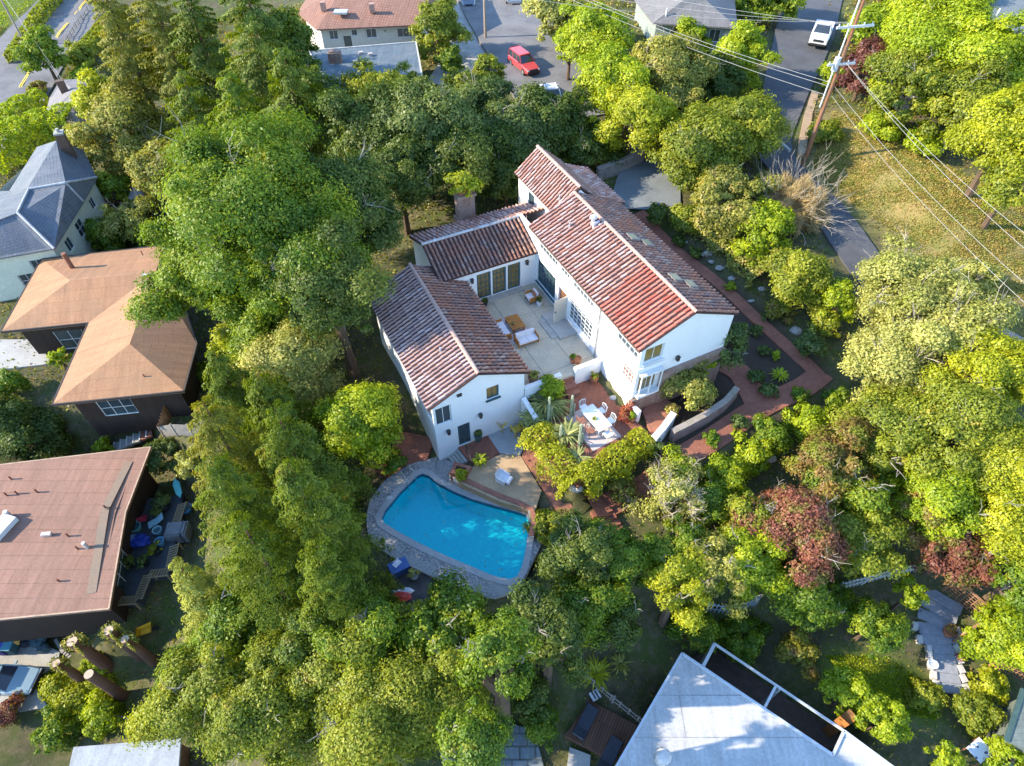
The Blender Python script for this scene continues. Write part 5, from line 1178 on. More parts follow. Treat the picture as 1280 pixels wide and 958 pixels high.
T(S, 118, 828, 14, 1.4, 'lime', 'small lime shrub among the tree stumps')
# hedges by the far left road (boxes of leaves)
def hedge(pts, w, h, leaf, label, dens=1.0, base=None, seed=5, name='hedge', rough=.12):
    rng = np.random.default_rng(seed); cl = resample([p[:2] for p in pts], .5); n = len(cl)
    mid = cl[len(cl) // 2]; g0 = tz(*mid) if base is None else base; ls = max(.10, depth((mid[0], mid[1], g0)) * 2.6 / 640)
    Lg = sum(np.hypot(*(cl[i + 1] - cl[i])) for i in range(n - 1)); N_ = int(Lg * (w + 2 * h) * 3.0 * dens / (ls * ls * .5))
    T_ = np.gradient(cl, axis=0); T_ /= np.hypot(T_[:, 0], T_[:, 1])[:, None] + 1e-9
    f = rng.uniform(0, n - 1.001, N_); i = f.astype(int); fr = (f - i)[:, None]; c = cl[i] * (1 - fr) + cl[i + 1] * fr; tn = T_[i]; nn = np.stack([-tn[:, 1], tn[:, 0]], 1)
    side = rng.uniform(0, w + 2 * h, N_); lump = 1 + rough * np.sin(f * 1.7) + rough * rng.normal(size=N_) * .6
    top = side < w; lf = (side >= w) & (side < w + h)
    x = np.where(top, (side / w - .5) * w, np.where(lf, -w / 2, w / 2)) * lump; z = np.where(top, h, np.where(lf, side - w, side - w - h)) * np.where(top, lump, 1)
    z = np.minimum(z, h * 1.12 - .18 * h * (np.abs(x) / (w / 2)) ** 3)
    gz_ = TZ(cl)[i] if base is None else base
    p = np.stack([c[:, 0] + nn[:, 0] * x, c[:, 1] + nn[:, 1] * x, gz_ + z], 1)
    o_ = np.where(top[:, None], np.array([0, 0, 1.]), np.concatenate([nn * np.where(lf, -1, 1)[:, None], np.full((N_, 1), .5)], 1)) + rng.normal(size=(N_, 3)) * .5
    v = leaves(p - np.array([mid[0], mid[1], g0]), o_, ls * rng.uniform(.6, 1.4, N_), .62, rng)
    o = thing(name, label, 'hedge', (mid[0], mid[1], g0))
    st = MB(); zz = TZ(cl) if base is None else np.full(n, base)
    for k in range(0, n, 3): st.tube([(cl[k][0] - mid[0], cl[k][1] - mid[1], zz[k] - g0 - .2), (cl[k][0] - mid[0], cl[k][1] - mid[1], zz[k] - g0 + h * .85)], [.05, .03], 5)
    st.tube([(c_[0] - mid[0], c_[1] - mid[1], z__ - g0 + .1) for c_, z__ in zip(cl, zz)], .04, 5)
    part('stems', st, BARK, o, local=True); part('foliage', raw_mesh('foliage', v, 4, LM[leaf], rng.uniform(size=N_)), None, o, local=True); return o
hedge([G(5, 172), G(25, 148), G(60, 132)], 2.2, 1.9, 'lime', 'low clipped lime hedge along the left road', name='hedge', seed=3)
hedge([G(-10, 212), G(30, 190), G(70, 175), G(105, 168)], 4.0, 3.0, 'lime', 'tall thick yellow-green hedge between the cottage and the cream house', seed=4)
hedge([G(22, 80), G(44, 42), G(74, 0)], 1.8, 1.5, 'oak', 'long hedge on the strip dividing the two left roads', seed=6)
hedge([G(150, 28), G(120, 60), G(105, 85)], 2.0, 1.6, 'oak', 'weedy hedge along the roadside posts', seed=9)
hedge([H(-20.3, 11.75, 0), H(-18.0, 11.75, 0), H(-15.75, 11.9, 0)], 1.5, 1.0, 'yellow', 'yellow-green flowering hedge on the pool side of the dining terrace', seed=11, base=-1.35, rough=.42)
hedge([H(-15.9, 12.2, 0), H(-16.2, 14.6, 0), H(-16.7, 17.3, 0)], 1.3, 1.1, 'yellow', 'yellow-green hedge on the lower side of the dining terrace', seed=12, base=-1.35, rough=.38)
hedge([G(868, 268), G(892, 292), G(925, 325), G(955, 350)], 2.4, .9, 'olive', 'rough weedy bank above the shaded garden bed', seed=14, rough=.3)
T(S, 860, 275, 24, 1.8, 'oak', 'scrubby yellow-green bush between the driveway and the brick path')
T(S, 890, 285, 26, 2.0, 'olive', 'loose grey-green bush on the bank behind the main house')
T(S, 930, 318, 22, 1.5, 'lime', 'low lime bush on the bank above the boulders')
T(S, 1030, 405, 20, 1.5, 'oak', 'low brownish bush between the neat dark bush and the pale tree')
T(S, 975, 385, 18, 1.2, 'weed', 'weedy clump below the rounded yellow-green bush')
T(S, 960, 240, 30, 2.6, 'olive', 'grey-green bush left of the foot of the utility pole')
hedge([G(200, 480), G(262, 470)], 1.2, 1.2, 'laurel', 'dark hedge along the right side of the tan-roofed house', seed=15)
# vine on the chimney
o = thing('vine', 'yellow-green vine growing over the top of the brick chimney', 'vine', H(-37.4, 15.0, 4.7)); rng = np.random.default_rng(3)
v, t_, cl = crown_broad((0, 0, .8), (1.25, 1.25, .95), .2, rng, dens=2.2, nclump=22, open_=.15); part('foliage', raw_mesh('foliage', v, 4, LM['yellow'], t_), None, o, local=True)
mb = MB(); mb.tube([(0, 0, 0), (.2, .1, .6), (.1, .2, 1.2)], [.06, .04, .02], 5); part('stem', mb, BARK, o, local=True)
# bare silvery shrub
def bare_shrub(px, py, r, h, label, seed, n=34):
    g = G(px, py); rng = np.random.default_rng(seed); o = thing('bare_shrub', label, 'shrub', g); mb = MB()
    for i in range(n):
        a = rng.uniform(0, 6.28); e = rng.uniform(.35, 1.2); branchy(mb, (rng.normal() * .25, rng.normal() * .25, -.1), (math.cos(a), math.sin(a), e), h * rng.uniform(.36, .48), .03, 4, rng, 2, .26, .05, 4)
    part('twigs', mb, TWIG, o, local=True)
    m_ = 20000; d = unit(np.stack([rng.normal(size=m_), rng.normal(size=m_), np.abs(rng.normal(size=m_)) * .8 + .15], 1)); rr = h * rng.uniform(.45, 1.0, m_) ** .6 * (.8 + .2 * np.sin(d[:, 0] * 9) * np.sin(d[:, 1] * 8))
    v = leaves(d * rr[:, None] * np.array([.72, .72, .8]), rng.normal(size=(m_, 3)), rng.uniform(.35, .75, m_), .055, rng, d + rng.normal(size=(m_, 3)) * .25, .05); part('twig_tips', raw_mesh('twig_tips', v, 4, LM['brush'], rng.uniform(size=m_)), None, o, local=True); return o
bare_shrub(985, 272, 3, 4.8, 'bare silvery shrub of fine dry twigs beside the lane', 21, 30)
# ---------------------------------------------------------------- ground cover that nobody could count
def scatter(name, polys, n, leaf, size, up, seed, label=None, asp=.5, lift=.1, hide=None):
    rng = np.random.default_rng(seed); pts = []
    for poly in polys:
        poly = np.array(poly); lo, hi = poly.min(0), poly.max(0); q = rng.uniform(lo, hi, (n * 2, 2)); q = q[poly_sd(q, poly) < 0]; pts.append(q[:n])
    q = np.concatenate(pts)
    if hide: 
        for hpoly in hide: q = q[poly_sd(q, np.array(hpoly)) > .1]
    dmin = np.full(len(q), 9.)
    for a in np.array_split(np.arange(len(q)), max(1, len(q) // 1500)):
        dmin[a] = np.sqrt(((q[a, None, :].astype(np.float32) - dg[None].astype(np.float32)) ** 2).sum(2).min(1))
    q = q[dmin > .75]
    k = np.sin(q[:, 0] * .9 + np.sin(q[:, 1] * .7) * 2) * np.sin(q[:, 1] * .8 + 1) + rng.normal(size=len(q)) * .55; q = q[k > -.35]
    z = np.concatenate([TZ(c) for c in np.array_split(q, max(1, len(q) // 4000))]); N_ = len(q)
    sz = size * rng.uniform(.5, 1.5, N_) * np.clip(np.array([depth((a, b, c)) for a, b, c in zip(q[:, 0], q[:, 1], z)]) / 40, .6, 2)
    nr = np.stack([rng.normal(size=N_), rng.normal(size=N_), np.full(N_, up)], 1); ax = np.stack([rng.normal(size=N_), rng.normal(size=N_), np.full(N_, 1.2)], 1)
    v = leaves(np.stack([q[:, 0], q[:, 1], z + lift * rng.uniform(.1, 1, N_)], 1), nr, sz, asp, rng, ax)
    o = bpy.data.objects.new(name, raw_mesh(name, v, 4, LM[leaf], rng.uniform(size=N_))); COL.objects.link(o); tag(o, label, None, None, 'stuff'); return o
HIDE = [huv(-38, -22, 6, 24.5), huv(-33, -19, 17, 24.5), [tuple(p) for p in DECK], [tuple(p) for p in WDECK], SAND, LAND, CONC, STRIP, DIN]
scatter('dry_grass', DRY, 80000, 'dry', .12, .9, 31, asp=.35, lift=.08)
allv = [tuple(P(x, y, -3)[:2]) for x, y in ((-20, 978), (1300, 978), (1330, 0), (-60, 0))]
scatter('ground_weeds', [allv], 170000, 'weed', .17, .8, 32, lift=.2, hide=HIDE + DRY + [GARDEN, gpoly([(470, 470), (520, 470), (560, 570), (470, 605), (440, 560)])])
rngf = np.random.default_rng(77); pp = np.array(POOL); q_ = rngf.uniform(pp.min(0), pp.max(0), (400, 2)); sd_ = poly_sd(q_, pp); q_ = q_[(sd_ < -.08) & ((sd_ > -1.0) | (rngf.uniform(size=400) < .12))][:70]
v_ = leaves(np.column_stack([q_, np.full(len(q_), -3.44)]), np.tile([0, 0, 1.], (len(q_), 1)) + rngf.normal(size=(len(q_), 3)) * .08, rngf.uniform(.06, .13, len(q_)), .5, rngf); o = bpy.data.objects.new('floating_leaves', raw_mesh('floating_leaves', v_, 4, LM['rust'], rngf.uniform(size=len(q_)))); COL.objects.link(o); tag(o, None, None, None, 'stuff')
scatter('lawn_grass', LAWN, 9000, 'lime', .16, .6, 33, asp=.3, lift=.06)
# ---------------------------------------------------------------- garden walls, steps, edges
def lowwall(name, pts, h, th, mat, label, cat='wall', zb=None, capm=None, base=.5):
    """wall along a line of (x,y,ztop of ground) points, height h above the first two numbers' ground"""
    w = thing(name, label, cat, (pts[0][0], pts[0][1], (zb if zb is not None else pts[0][2])))
    q = [np.array(p, float) for p in pts]; mb = MB(); cp = MB(); k = len(q); L_, R_ = [], []
    for i in range(k):
        d = (q[min(i + 1, k - 1)] - q[max(i - 1, 0)])[:2]; d /= np.hypot(*d); n = np.array([-d[1], d[0]]); L_.append(q[i][:2] + n * th / 2); R_.append(q[i][:2] - n * th / 2)
    for i in range(k - 1):
        za, zb_ = q[i][2] + h, q[i + 1][2] + h
        poly = [R_[i], R_[i + 1], L_[i + 1], L_[i]]
        mb.prism(poly, [q[i][2] - base, q[i + 1][2] - base] * 1 + [q[i + 1][2] - base, q[i][2] - base], [za, zb_, zb_, za])
        if capm:
            g = [(a + (a - (q[j][:2])) * .12) for a, j in ((R_[i], i), (R_[i + 1], i + 1), (L_[i + 1], i + 1), (L_[i], i))]; cp.prism(g, [za + .001, zb_ + .001, zb_ + .001, za + .001], [za + .07, zb_ + .07, zb_ + .07, za + .07], bottom=True)
    part('wall_body', mb, mat, w)
    if capm: part('coping', cp, capm, w)
    return w
lowwall('low_wall', [H(-22.62, 15.75, 0), H(-22.62, 17.68, 0)], .45, .28, STUCCO, 'low white wall closing the patio beside the main house', base=1.3)
lowwall('low_wall', [H(-22.62, 12.15, 0), H(-22.62, 14.75, 0)], .45, .28, STUCCO, 'low white wall behind the spiky plants at the patio edge', base=1.3)
lowwall('retaining_wall', [H(-22.4, 12.0, -.4), H(-21.0, 12.15, -.9)], .25, .3, STUCCO, 'short white wall running from the corner of the left wing', base=2.6)
CURVE = [P(x, y, -1.2) for x, y in ((838, 550), (856, 541), (880, 528), (903, 512), (917, 496))]
lowwall('brick_wall', CURVE, .85, .34, stain('limewashed_brick', (.33, .24, .21), (.24, .14, .11), 1.5, 9, .9, (.4, .7), .4), 'curved limewashed brick wall holding the raised bed', capm=stain('mossy_coping', (.34, .28, .24), (.20, .19, .11), 1.5, 8))
lowwall('garden_wall', [P(814, 561, -1.2), P(826, 547, -1.2), P(838, 530, -1.1)], 1.05, .34, STUCCO, 'white garden wall end catching the sun at the lower corner of the terrace', capm=STUCCO)
lowwall('wing_wall', [H(-19.05, 17.62, -1), H(-18.2, 17.75, -1)], .9, .26, STUCCO, 'stub of white wall off the near corner of the main house')
lowwall('stone_wall', [G(746, 226), G(765, 219), G(784, 212), G(800, 203), G(806, 192)], 1.15, .5, stain('rubble_stone', (.33, .27, .24), (.22, .19, .17), 2, 7, .95, (.4, .6), .8), 'curved rubble stone wall beside the driveway', capm=stain('stone_cap', (.40, .34, .31), (.28, .24, .22), 2, 7))
# retaining wall between the sand court and the pool
rw = [P(x, y, -3.3) for x, y in ((563, 597.5), (583, 607), (603, 616.5), (625, 626.5), (648, 635), (664, 643), (667.5, 656), (664, 676))]
lowwall('pool_retaining_wall', rw, .56, .26, stain('limewash', (.66, .63, .58), (.50, .46, .42), 1.2, 6), 'curved white retaining wall with brick coping between pool and sand court', capm=BRICKL, base=.25)
mb = MB(); mb.prism([tuple(P(x, y, -.95)[:2]) for x, y in ((803, 513), (822, 495), (852, 508), (838, 534), (816, 548))], -1.6, -.98); struct('brick_forecourt', mb, BRICKL, uvrot=HANG)
mb = MB()
for i in range(5):
    a, b = P(738 + i * 5.5, 640 + i * 8, -2.75 - .16 * i)[:2], P(762 + i * 5, 632 + i * 8, -2.75 - .16 * i)[:2]; d = np.array(b) - a; n = np.array([d[1], -d[0]]) / np.hypot(*d) * .42
    mb.prism([a, b, b + n, a + n], -4.6, -2.66 - .17 * i)
struct('garden_steps', mb, BRICK)
pl = thing('planter', 'triangular brick planter with a golden shrub at the pool corner', 'planter', P(575, 592, -3.3))
PLN = [tuple(P(x, y, -2.75)[:2]) for x, y in ((568, 581), (590, 587), (584, 597), (563, 595.5))]
mb = MB(); ring(mb, offset_poly(PLN, -.22), PLN, -3.3, -2.42); part('brick_edge', mb, BRICKL, pl)
mb = MB(); mb.prism(offset_poly(PLN, -.215), -3.0, -2.55); part('soil', mb, plain('potting_soil', (.06, .045, .035)), pl)
# ---------------------------------------------------------------- spiky plants
def rosette(px, py, z, r, n, label, seed, leaf='agave', w=.09, up=.8, name='yucca', cat='plant', stem=.3, curl=.5):
    rng = np.random.default_rng(seed); b = P(px, py, z) if z is not None else G(px, py); o = thing(name, label, cat, b); V_ = []; tn = []
    for i in range(n):
        a = rng.uniform(0, 6.28); e = rng.uniform(.05, 1.2) * up; L1 = r * rng.uniform(.7, 1.1); d = np.array([math.cos(a), math.sin(a), e]); d /= np.linalg.norm(d); s_ = np.array([-math.sin(a), math.cos(a), 0])
        p = np.array([0, 0, stem]); k = 4; pts = []
        for j in range(k + 1):
            t_ = j / k; q = p + d * L1 * t_ - np.array([0, 0, curl * L1 * t_ * t_ * .6]); ww = w * (1 - t_) ** .7 * (.6 + t_) + .006; pts.append((q - s_ * ww, q + s_ * ww))
        for j in range(k): V_ += [pts[j][0], pts[j][1], pts[j + 1][1], pts[j + 1][0]]; tn.append(rng.uniform())
    part('leaves', raw_mesh('leaves', np.array(V_), 4, LM[leaf], np.array(tn)), None, o, local=True)
    mb = MB(); mb.tube([(0, 0, -.2), (0, 0, stem + .05)], [.12, .09], 7); part('stem', mb, BARK, o, local=True); return o
rosette(684, 508, -.95, 1.8, 130, 'largest grey-green yucca at the patio edge', 1, w=.075)
rosette(668, 530, -1.2, 1.3, 80, 'yucca beside the concrete pad, left of the largest one', 2, w=.07)
rosette(708, 548, -1.05, 1.35, 84, 'yucca between the cactus columns on the terrace edge', 3, w=.07)
rosette(722, 575, -1.1, .9, 50, 'yucca at the lower corner inside the hedge', 4, w=.06)
rosette(694, 560, -1.2, .8, 44, 'small yucca right behind the flowering hedge', 5, w=.06)
rosette(745, 843, None, 1.1, 70, 'golden spiky plant above the brown deck', 6, 'yellow', .05, .9)
rosette(775, 832, None, .7, 44, 'small spiky plant on the shaded slope near the pale roof', 7, 'olive', .05, .9)
rosette(973, 473, None, .75, 46, 'light green fern-like plant in the dark bed by the brick path', 8, 'lime', .06, .8)
rosette(600, 578, -2.7, .6, 34, 'bright green plant at the corner of the brick landing', 9, 'lime', .07, .7)
rosette(883, 592, None, .75, 44, 'light green cordyline beside the lower brick path', 10, 'lime', .06, .9)
for i, (px, py, h_, lab) in enumerate(((685, 528, 2.3, 'tall cactus column at the left of the yuccas'), (713, 522, 2.0, 'cactus column behind the dining table rug'), (723, 560, 2.2, 'cactus column nearest the lower hedge'), (700, 552, 1.5, 'short cactus column between the yuccas'))):
    b = P(px, py, -1.05); o = thing('cactus', lab, 'plant', b); mb = MB(); k = 14
    for (ox, oy, hh, r_) in ((0, 0, h_, .085), (.18, .1, h_ * .55, .07)):
        ring_ = [(ox + r_ * (1 if j % 2 else .72) * math.cos(6.283 * j / k), oy + r_ * (1 if j % 2 else .72) * math.sin(6.283 * j / k)) for j in range(k)]
        mb.prism(ring_, -.1, hh); mb.blob((ox, oy, hh), (r_ * .9, r_ * .9, .12), 10, 6)
    part('stem', mb, plain('cactus_skin', (.34, .37, .24), .25, 6, .7), o, local=True)
T(S, 690, 482, 17, 1.3, 'lime', 'leafy lime shrub behind the largest yucca', hc=None)
T(S, 786, 514, 13, 1.0, 'flower', 'red flowering shrub by the main house corner')
T(S, 576, 594, 9, .9, 'yellow', 'golden shrub in the triangular brick planter')
T(S, 682, 655, 20, 1.0, 'oak', 'low shrub in the bed at the right end of the pool')
T(S, 683, 642, 7, .8, 'lime', 'small lime plant beside the brick walk')
T(S, 490, 575, 17, 1.2, 'laurel', 'low bush under the round lime tree')
T(S, 822, 558, 12, .9, 'blue', 'grey-green bush at the foot of the white garden wall end')
for i, (px, py, r_, lf, lab) in enumerate(((914, 357, 6, 'lime', 'small lime plant among the boulders of the bed'), (960, 395, 7, 'blue', 'blue-green plant in the middle of the dark bed'), (955, 437, 7, 'blue', 'pale plant in the dark bed below the path'), (971, 443, 6, 'lime', 'lime tuft in the dark bed below the path'), (945, 412, 8, 'blue', 'blue-leaved plant along the upper path'), (962, 488, 12, 'blue', 'grey-green bush inside the path corner'), (1000, 492, 12, 'laurel', 'leafy plant outside the path corner'), (925, 528, 10, 'blue', 'grey plant between the curved wall and the brick path'), (890, 548, 9, 'laurel', 'low green plant under the curved wall'), (945, 470, 10, 'blue', 'bluish bush at the top of the spur path'), (870, 315, 9, 'dark', 'dark clump of ferns behind the main house'), (850, 300, 9, 'dark', 'dark plant at the head of the brick path'))):
    T(S, px, py, r_ * 1.0, .45 + r_ * .025, lf, lab, name='garden_plant', cat='plant')
BOULD = stain('boulder_stone', (.36, .34, .31), (.24, .22, .20), 3, 9, .9, (.4, .65), .5)
rngb = random.Random(4)
for px, py, r_ in ((849, 306, .22), (867, 322, .28), (876, 321, .32), (891, 339, .3), (943, 365, .34), (985, 417, .38), (1021, 413, .4), (927, 345, .26), (961, 395, .26), (905, 352, .25), (930, 380, .28), (1000, 428, .25), (880, 331, .2)):
    g = G(px + 9, py - 3); r_ *= rngb.uniform(.7, 1.05); mb = MB(); mb.blob((g[0], g[1], g[2] + r_ * .2), (r_ * rngb.uniform(.9, 1.3), r_ * rngb.uniform(.7, 1), r_ * .6), 8, 5, 0, .24, rngb); single('boulder', mb, BOULD, 'grey boulder edging the dark garden bed beside the main house', 'rock', 'boulders along the garden bed')
for px, py, r_, lab in ((767, 499, .3, 'pale stepping stone at the house side of the dining terrace'), (960, 575, .5, 'pale fallen log end among the lime shrubs'), (720, 612, .4, 'white stone at the foot of the flowering hedge')):
    g = G(px, py); mb = MB(); mb.blob((g[0], g[1], g[2] + r_ * .3), (r_, r_ * .7, r_ * .5), 9, 6, 0, .12, rngb); single('stone', mb, plain('pale_stone', (.55, .51, .45), .15, 4), lab, 'rock')
# ---------------------------------------------------------------- patio furniture
TEAK = stain('oiled_teak', (.42, .17, .035), (.30, .12, .03), 2, 10, .6, (.4, .65), .1); CUSH = plain('white_cushion', (.66, .64, .66), .06, 6, .9); RUGM = plain('pale_rug', (.50, .45, .46), .1, 5, .95)
mb = MB(); q = [P(x, y, .012) for x, y in ((621, 402), (645, 391), (664, 420), (640, 431))]; mb.prism([tuple(a[:2]) for a in q], .002, .014); single('rug', mb, RUGM, 'pale rectangular rug under the wooden coffee table', 'rug')
RA = math.atan2(*(q[3] - q[0])[1::-1])      # the rug's long side
def at(px, py, z=0.0): return P(px, py, z)
c = at(643.5, 408, .03); t_ = thing('coffee_table', 'orange teak coffee table in the middle of the patio rug', 'table', c, rz=RA)
mb = MB()
for i in range(6): mb.box((0, -.40 + i * .16, .40), (1.35, .15, .05))
part('tabletop', mb, TEAK, t_, local=True)
for sx in (-1, 1):
    for sy in (-1, 1): mb = MB(); mb.box((sx * .58, sy * .38, .19), (.09, .09, .37)); part('leg', mb, TEAK, t_, local=True)
mb = MB(); mb.box((0, 0, .3), (1.1, .7, .06)); part('apron', mb, TEAK, t_, local=True)
rosette(641.5, 405, .47, .2, 16, 'little green plant on the teak coffee table', 40, 'olive', .03, 1, 'table_plant', 'plant', .05)
def sofa(px, py, rz, ln, label, cat='sofa', name='sofa', pillow=None):
    o = thing(name, label, cat, at(px, py, .02), rz=rz); f = MB()
    f.box((0, 0, .2), (ln, .78, .07)); f.box((0, -.38, .42), (ln, .05, .5))
    for i in range(int(ln / .14)): f.box((-ln / 2 + .08 + i * .14, -.41, .42), (.06, .02, .44))
    for s_ in (-1, 1):
        f.box((s_ * (ln / 2 - .03), 0, .52), (.07, .78, .04)); f.box((s_ * (ln / 2 - .03), 0, .36), (.04, .7, .28))
        for e in (-1, 1): g_ = MB(); g_.box((s_ * (ln / 2 - .04), e * .34, .09), (.07, .07, .18)); part('leg', g_, TEAK, o, local=True)
    part('frame', f, TEAK, o, local=True)
    k = max(1, round(ln / .8)); w = (ln - .14) / k
    for i in range(k):
        x = -ln / 2 + .07 + w * (i + .5); m_ = MB(); m_.box((x, .03, .31), (w - .02, .70, .14)); part('seat_cushion', m_, CUSH, o, local=True)
        m_ = MB(); m_.box((x, -.28, .53), (w - .02, .14, .36)); part('back_cushion', m_, CUSH, o, local=True)
    if pillow: m_ = MB(); m_.blob((0, -.14, .52), (.26, .1, .22), 10, 6); part('pillow', m_, pillow, o, local=True)
    return o
sofa(658, 427, RA + math.pi / 2 + math.pi, 1.6, 'teak sofa with white cushions at the near end of the rug') if False else sofa(658, 427, RA - math.pi / 2, 1.5, 'teak sofa with white cushions at the near end of the rug')
sofa(628, 418, RA + 0, 1.5, 'white cushioned sofa half under the eave of the left wing') if False else sofa(627, 417, RA - math.pi + math.pi, 1.6, 'white cushioned sofa half hidden by the eave of the left wing')
sofa(665, 375, RA + 2.35 + .8, .85, 'teak armchair with rust pillow in the far corner of the patio', 'armchair', 'armchair', plain('rust_pillow', (.36, .14, .07), .2, 6))
def pot(px, py, z, r, h, mat, label, leaf=None, cat='plant pot', name='plant_pot', lr=1.2):
    o = thing(name, label, cat, at(px, py, z)); mb = MB(); mb._lathe((0, 0, 0), [(.01, 0), (r * .7, 0), (r * .95, h * .55), (r, h * .9), (r * 1.12, h * .92), (r * 1.12, h), (r * .9, h), (r * .86, h * .86), (.01, h * .86)], 12, 0); part('pot', mb, mat, o, local=True)
    if leaf:
        rng = np.random.default_rng(int(px)); v, t__, cl = crown_broad((0, 0, h + r * lr * .5), (r * lr, r * lr, r * lr * .8), .1, rng, dens=1.8, nclump=14); part('foliage', raw_mesh('foliage', v, 4, LM[leaf], t__), None, o, local=True)
    return o
TERRA = stain('terracotta_pot', (.42, .16, .075), (.30, .12, .07), 4, 10, .85)
pot(674, 382, 0, .2, .42, plain('white_glaze', (.7, .7, .7), .05, 4, .4), 'white pot with a dark plant beside the patio armchair', 'dark')
pot(606, 382, 0, .22, .4, DARKM, 'black pot standing by the french doors', 'dark', lr=.9)
pot(716, 453, 0, .2, .36, TERRA, 'terracotta pot with a green plant near the low wall', 'laurel')
pot(721, 453.5, 0, .26, .42, TERRA, 'empty terracotta pot near the low wall')
pot(666, 478, 0, .3, .5, stain('brown_pot', (.20, .11, .07), (.14, .08, .06), 4, 8), 'brown pot behind the yuccas at the patio edge', 'olive')
pot(742, 478, -1, .25, .45, TERRA, 'terracotta pot against the white wall of the dining terrace', 'oak')
pot(598, 551, -2.7, .24, .62, plain('green_glaze', (.07, .12, .11), .2, 5, .4), 'tall dark green urn by the garden door', 'dark')
pot(563, 560, -3.0, .16, .4, DARKM, 'small dark pot at the foot of the pool steps', 'dark')
pot(788, 527, -1, .24, .4, TERRA, 'terracotta pot by the steps at the terrace corner', 'lime')
o = thing('wooden_planter', 'wooden tub on the dining terrace beside the brick steps', 'planter', at(722, 474, -1)); mb = MB(); mb.box((0, 0, .25), (.6, .5, .5), HANG); part('box', mb, WOODB, o, local=True); mb = MB(); mb.box((0, 0, .51), (.68, .58, .04), HANG); part('rim', mb, TEAK, o, local=True)
# dining set
q = [P(x, y, -.985) for x, y in ((719, 525), (729, 519), (765, 545), (741, 557))]
D0, D1 = P(731, 517, -.99), P(757, 547, -.99); DA = math.atan2(*(D1 - D0)[1::-1]); dc = (D0 + D1) / 2
mb = MB(); mb.box((dc[0] - .15, dc[1] - .1, -.99), (3.0, 2.1, .012), DA); single('rug', mb, plain('pink_grey_rug', (.52, .43, .40), .1, 5, .95), 'pinkish grey rug under the white dining table', 'rug')
t_ = thing('dining_table', 'white dining table set out on the brick terrace', 'table', (dc[0], dc[1], -.985), rz=DA)
WMET = plain('white_painted_metal', (.66, .70, .70), .06, 5, .4)
mb = MB(); mb.box((0, 0, .72), (1.9, .95, .04)); part('tabletop', mb, WMET, t_, local=True)
for sx in (-1, 1):
    for sy in (-1, 1): mb = MB(); mb.tube([(sx * .85, sy * .4, 0), (sx * .82, sy * .38, .70)], .03, 6); part('leg', mb, WMET, t_, local=True)
mb = MB(); mb.box((0, 0, .67), (1.75, .8, .05)); part('apron', mb, WMET, t_, local=True)
rosette(742.5, 524, -.24, .22, 18, 'small green plant on the white dining table', 41, 'lime', .04, 1, 'table_plant', 'plant', .05)
def dchair(mat):
    o = thing('dining_chair', 'x', 'chair', (0, 0, 0)); s_ = MB(); s_.box((0, 0, .44), (.46, .46, .04)); part('seat', s_, mat, o, local=True)
    b = MB(); b.tube([(-.22, -.22, .44), (-.22, -.27, .85), (0, -.30, .92), (.22, -.27, .85), (.22, -.22, .44)], .022, 6)
    for x in (-.11, 0, .11): b.tube([(x, -.22, .46), (x, -.29, .88)], .014, 5)
    part('backrest', b, mat, o, local=True)
    for x in (-.2, .2):
        for y in (-.2, .2): g_ = MB(); g_.tube([(x * 1.1, y * 1.1, 0), (x, y, .43)], .018, 5); part('leg', g_, mat, o, local=True)
    return o
RUST = plain('rust_painted_metal', (.34, .15, .10), .15, 6, .5)
ch_w, ch_r = dchair(WMET), dchair(RUST); used = set()
for pr, x, y, rz, lab in ((ch_r, -.45, -.72, 0, 'rust-coloured chair on the far left side of the dining table'), (ch_r, .45, -.72, 0, 'rust-coloured chair on the near left side of the dining table'), (ch_w, -.45, .72, math.pi, 'pale metal chair on the far right side of the dining table'), (ch_w, .45, .72, math.pi, 'pale metal chair on the near right side of the dining table'), (ch_w, -1.2, 0, -math.pi / 2, 'pale metal chair at the house end of the dining table'), (ch_w, 1.2, 0, math.pi / 2, 'pale metal chair at the hedge end of the dining table')):
    o = pr if pr.name not in used else copy_tree(pr); used.add(pr.name)
    o.location = (dc[0] + x * math.cos(DA) - y * math.sin(DA), dc[1] + x * math.sin(DA) + y * math.cos(DA), -.983); o.rotation_euler = (0, 0, DA + rz); tag(o, lab, 'chair', 'chairs around the dining table')
# yellow garden chairs and the white chair in the sand
def adiron(px, py, z, rz, mat, label):
    o = thing('garden_chair', label, 'chair', at(px, py, z), rz=rz)
    s_ = MB()
    for i in range(5): s_.box((-.22 + i * .11, .05, .36 - 0), (.095, .52, .03))
    part('seat', s_, mat, o, local=True); b = MB()
    for i in range(5): x = -.24 + i * .12; b.bar((x * .9, -.2, .34), (x * 1.15, -.48, 1.02 - abs(i - 2) * .06), .10, .025)
    part('backrest', b, mat, o, local=True)
    for s in (-1, 1):
        a = MB(); a.box((s * .33, .02, .56), (.11, .68, .03)); part('armrest', a, mat, o, local=True)
        for y, hh in ((.3, .55), (-.3, .45)): g_ = MB(); g_.box((s * .31, y, hh / 2), (.05, .07, hh)); part('leg', g_, mat, o, local=True)
    return o
YEL = plain('yellow_paint', (.62, .44, .06), .12, 5, .5)
adiron(626, 534, -2.69, -.6, YEL, 'yellow garden chair against the shaded gable wall'); adiron(647, 541, -2.69, .5, YEL, 'yellow garden chair half under the plants by the concrete pad')
o = thing('lounge_chair', 'white moulded lounge chair alone on the sand court', 'chair', at(630, 600, -2.75), rz=-.5); o.scale = (.78, .78, .8); WP = plain('white_moulded_plastic', (.76, .74, .74), .04, 3, .35)
mb = MB(); prof = [(-.62, .80), (-.5, .55), (-.38, .34), (-.1, .24), (.2, .30), (.5, .34), (.62, .26)]
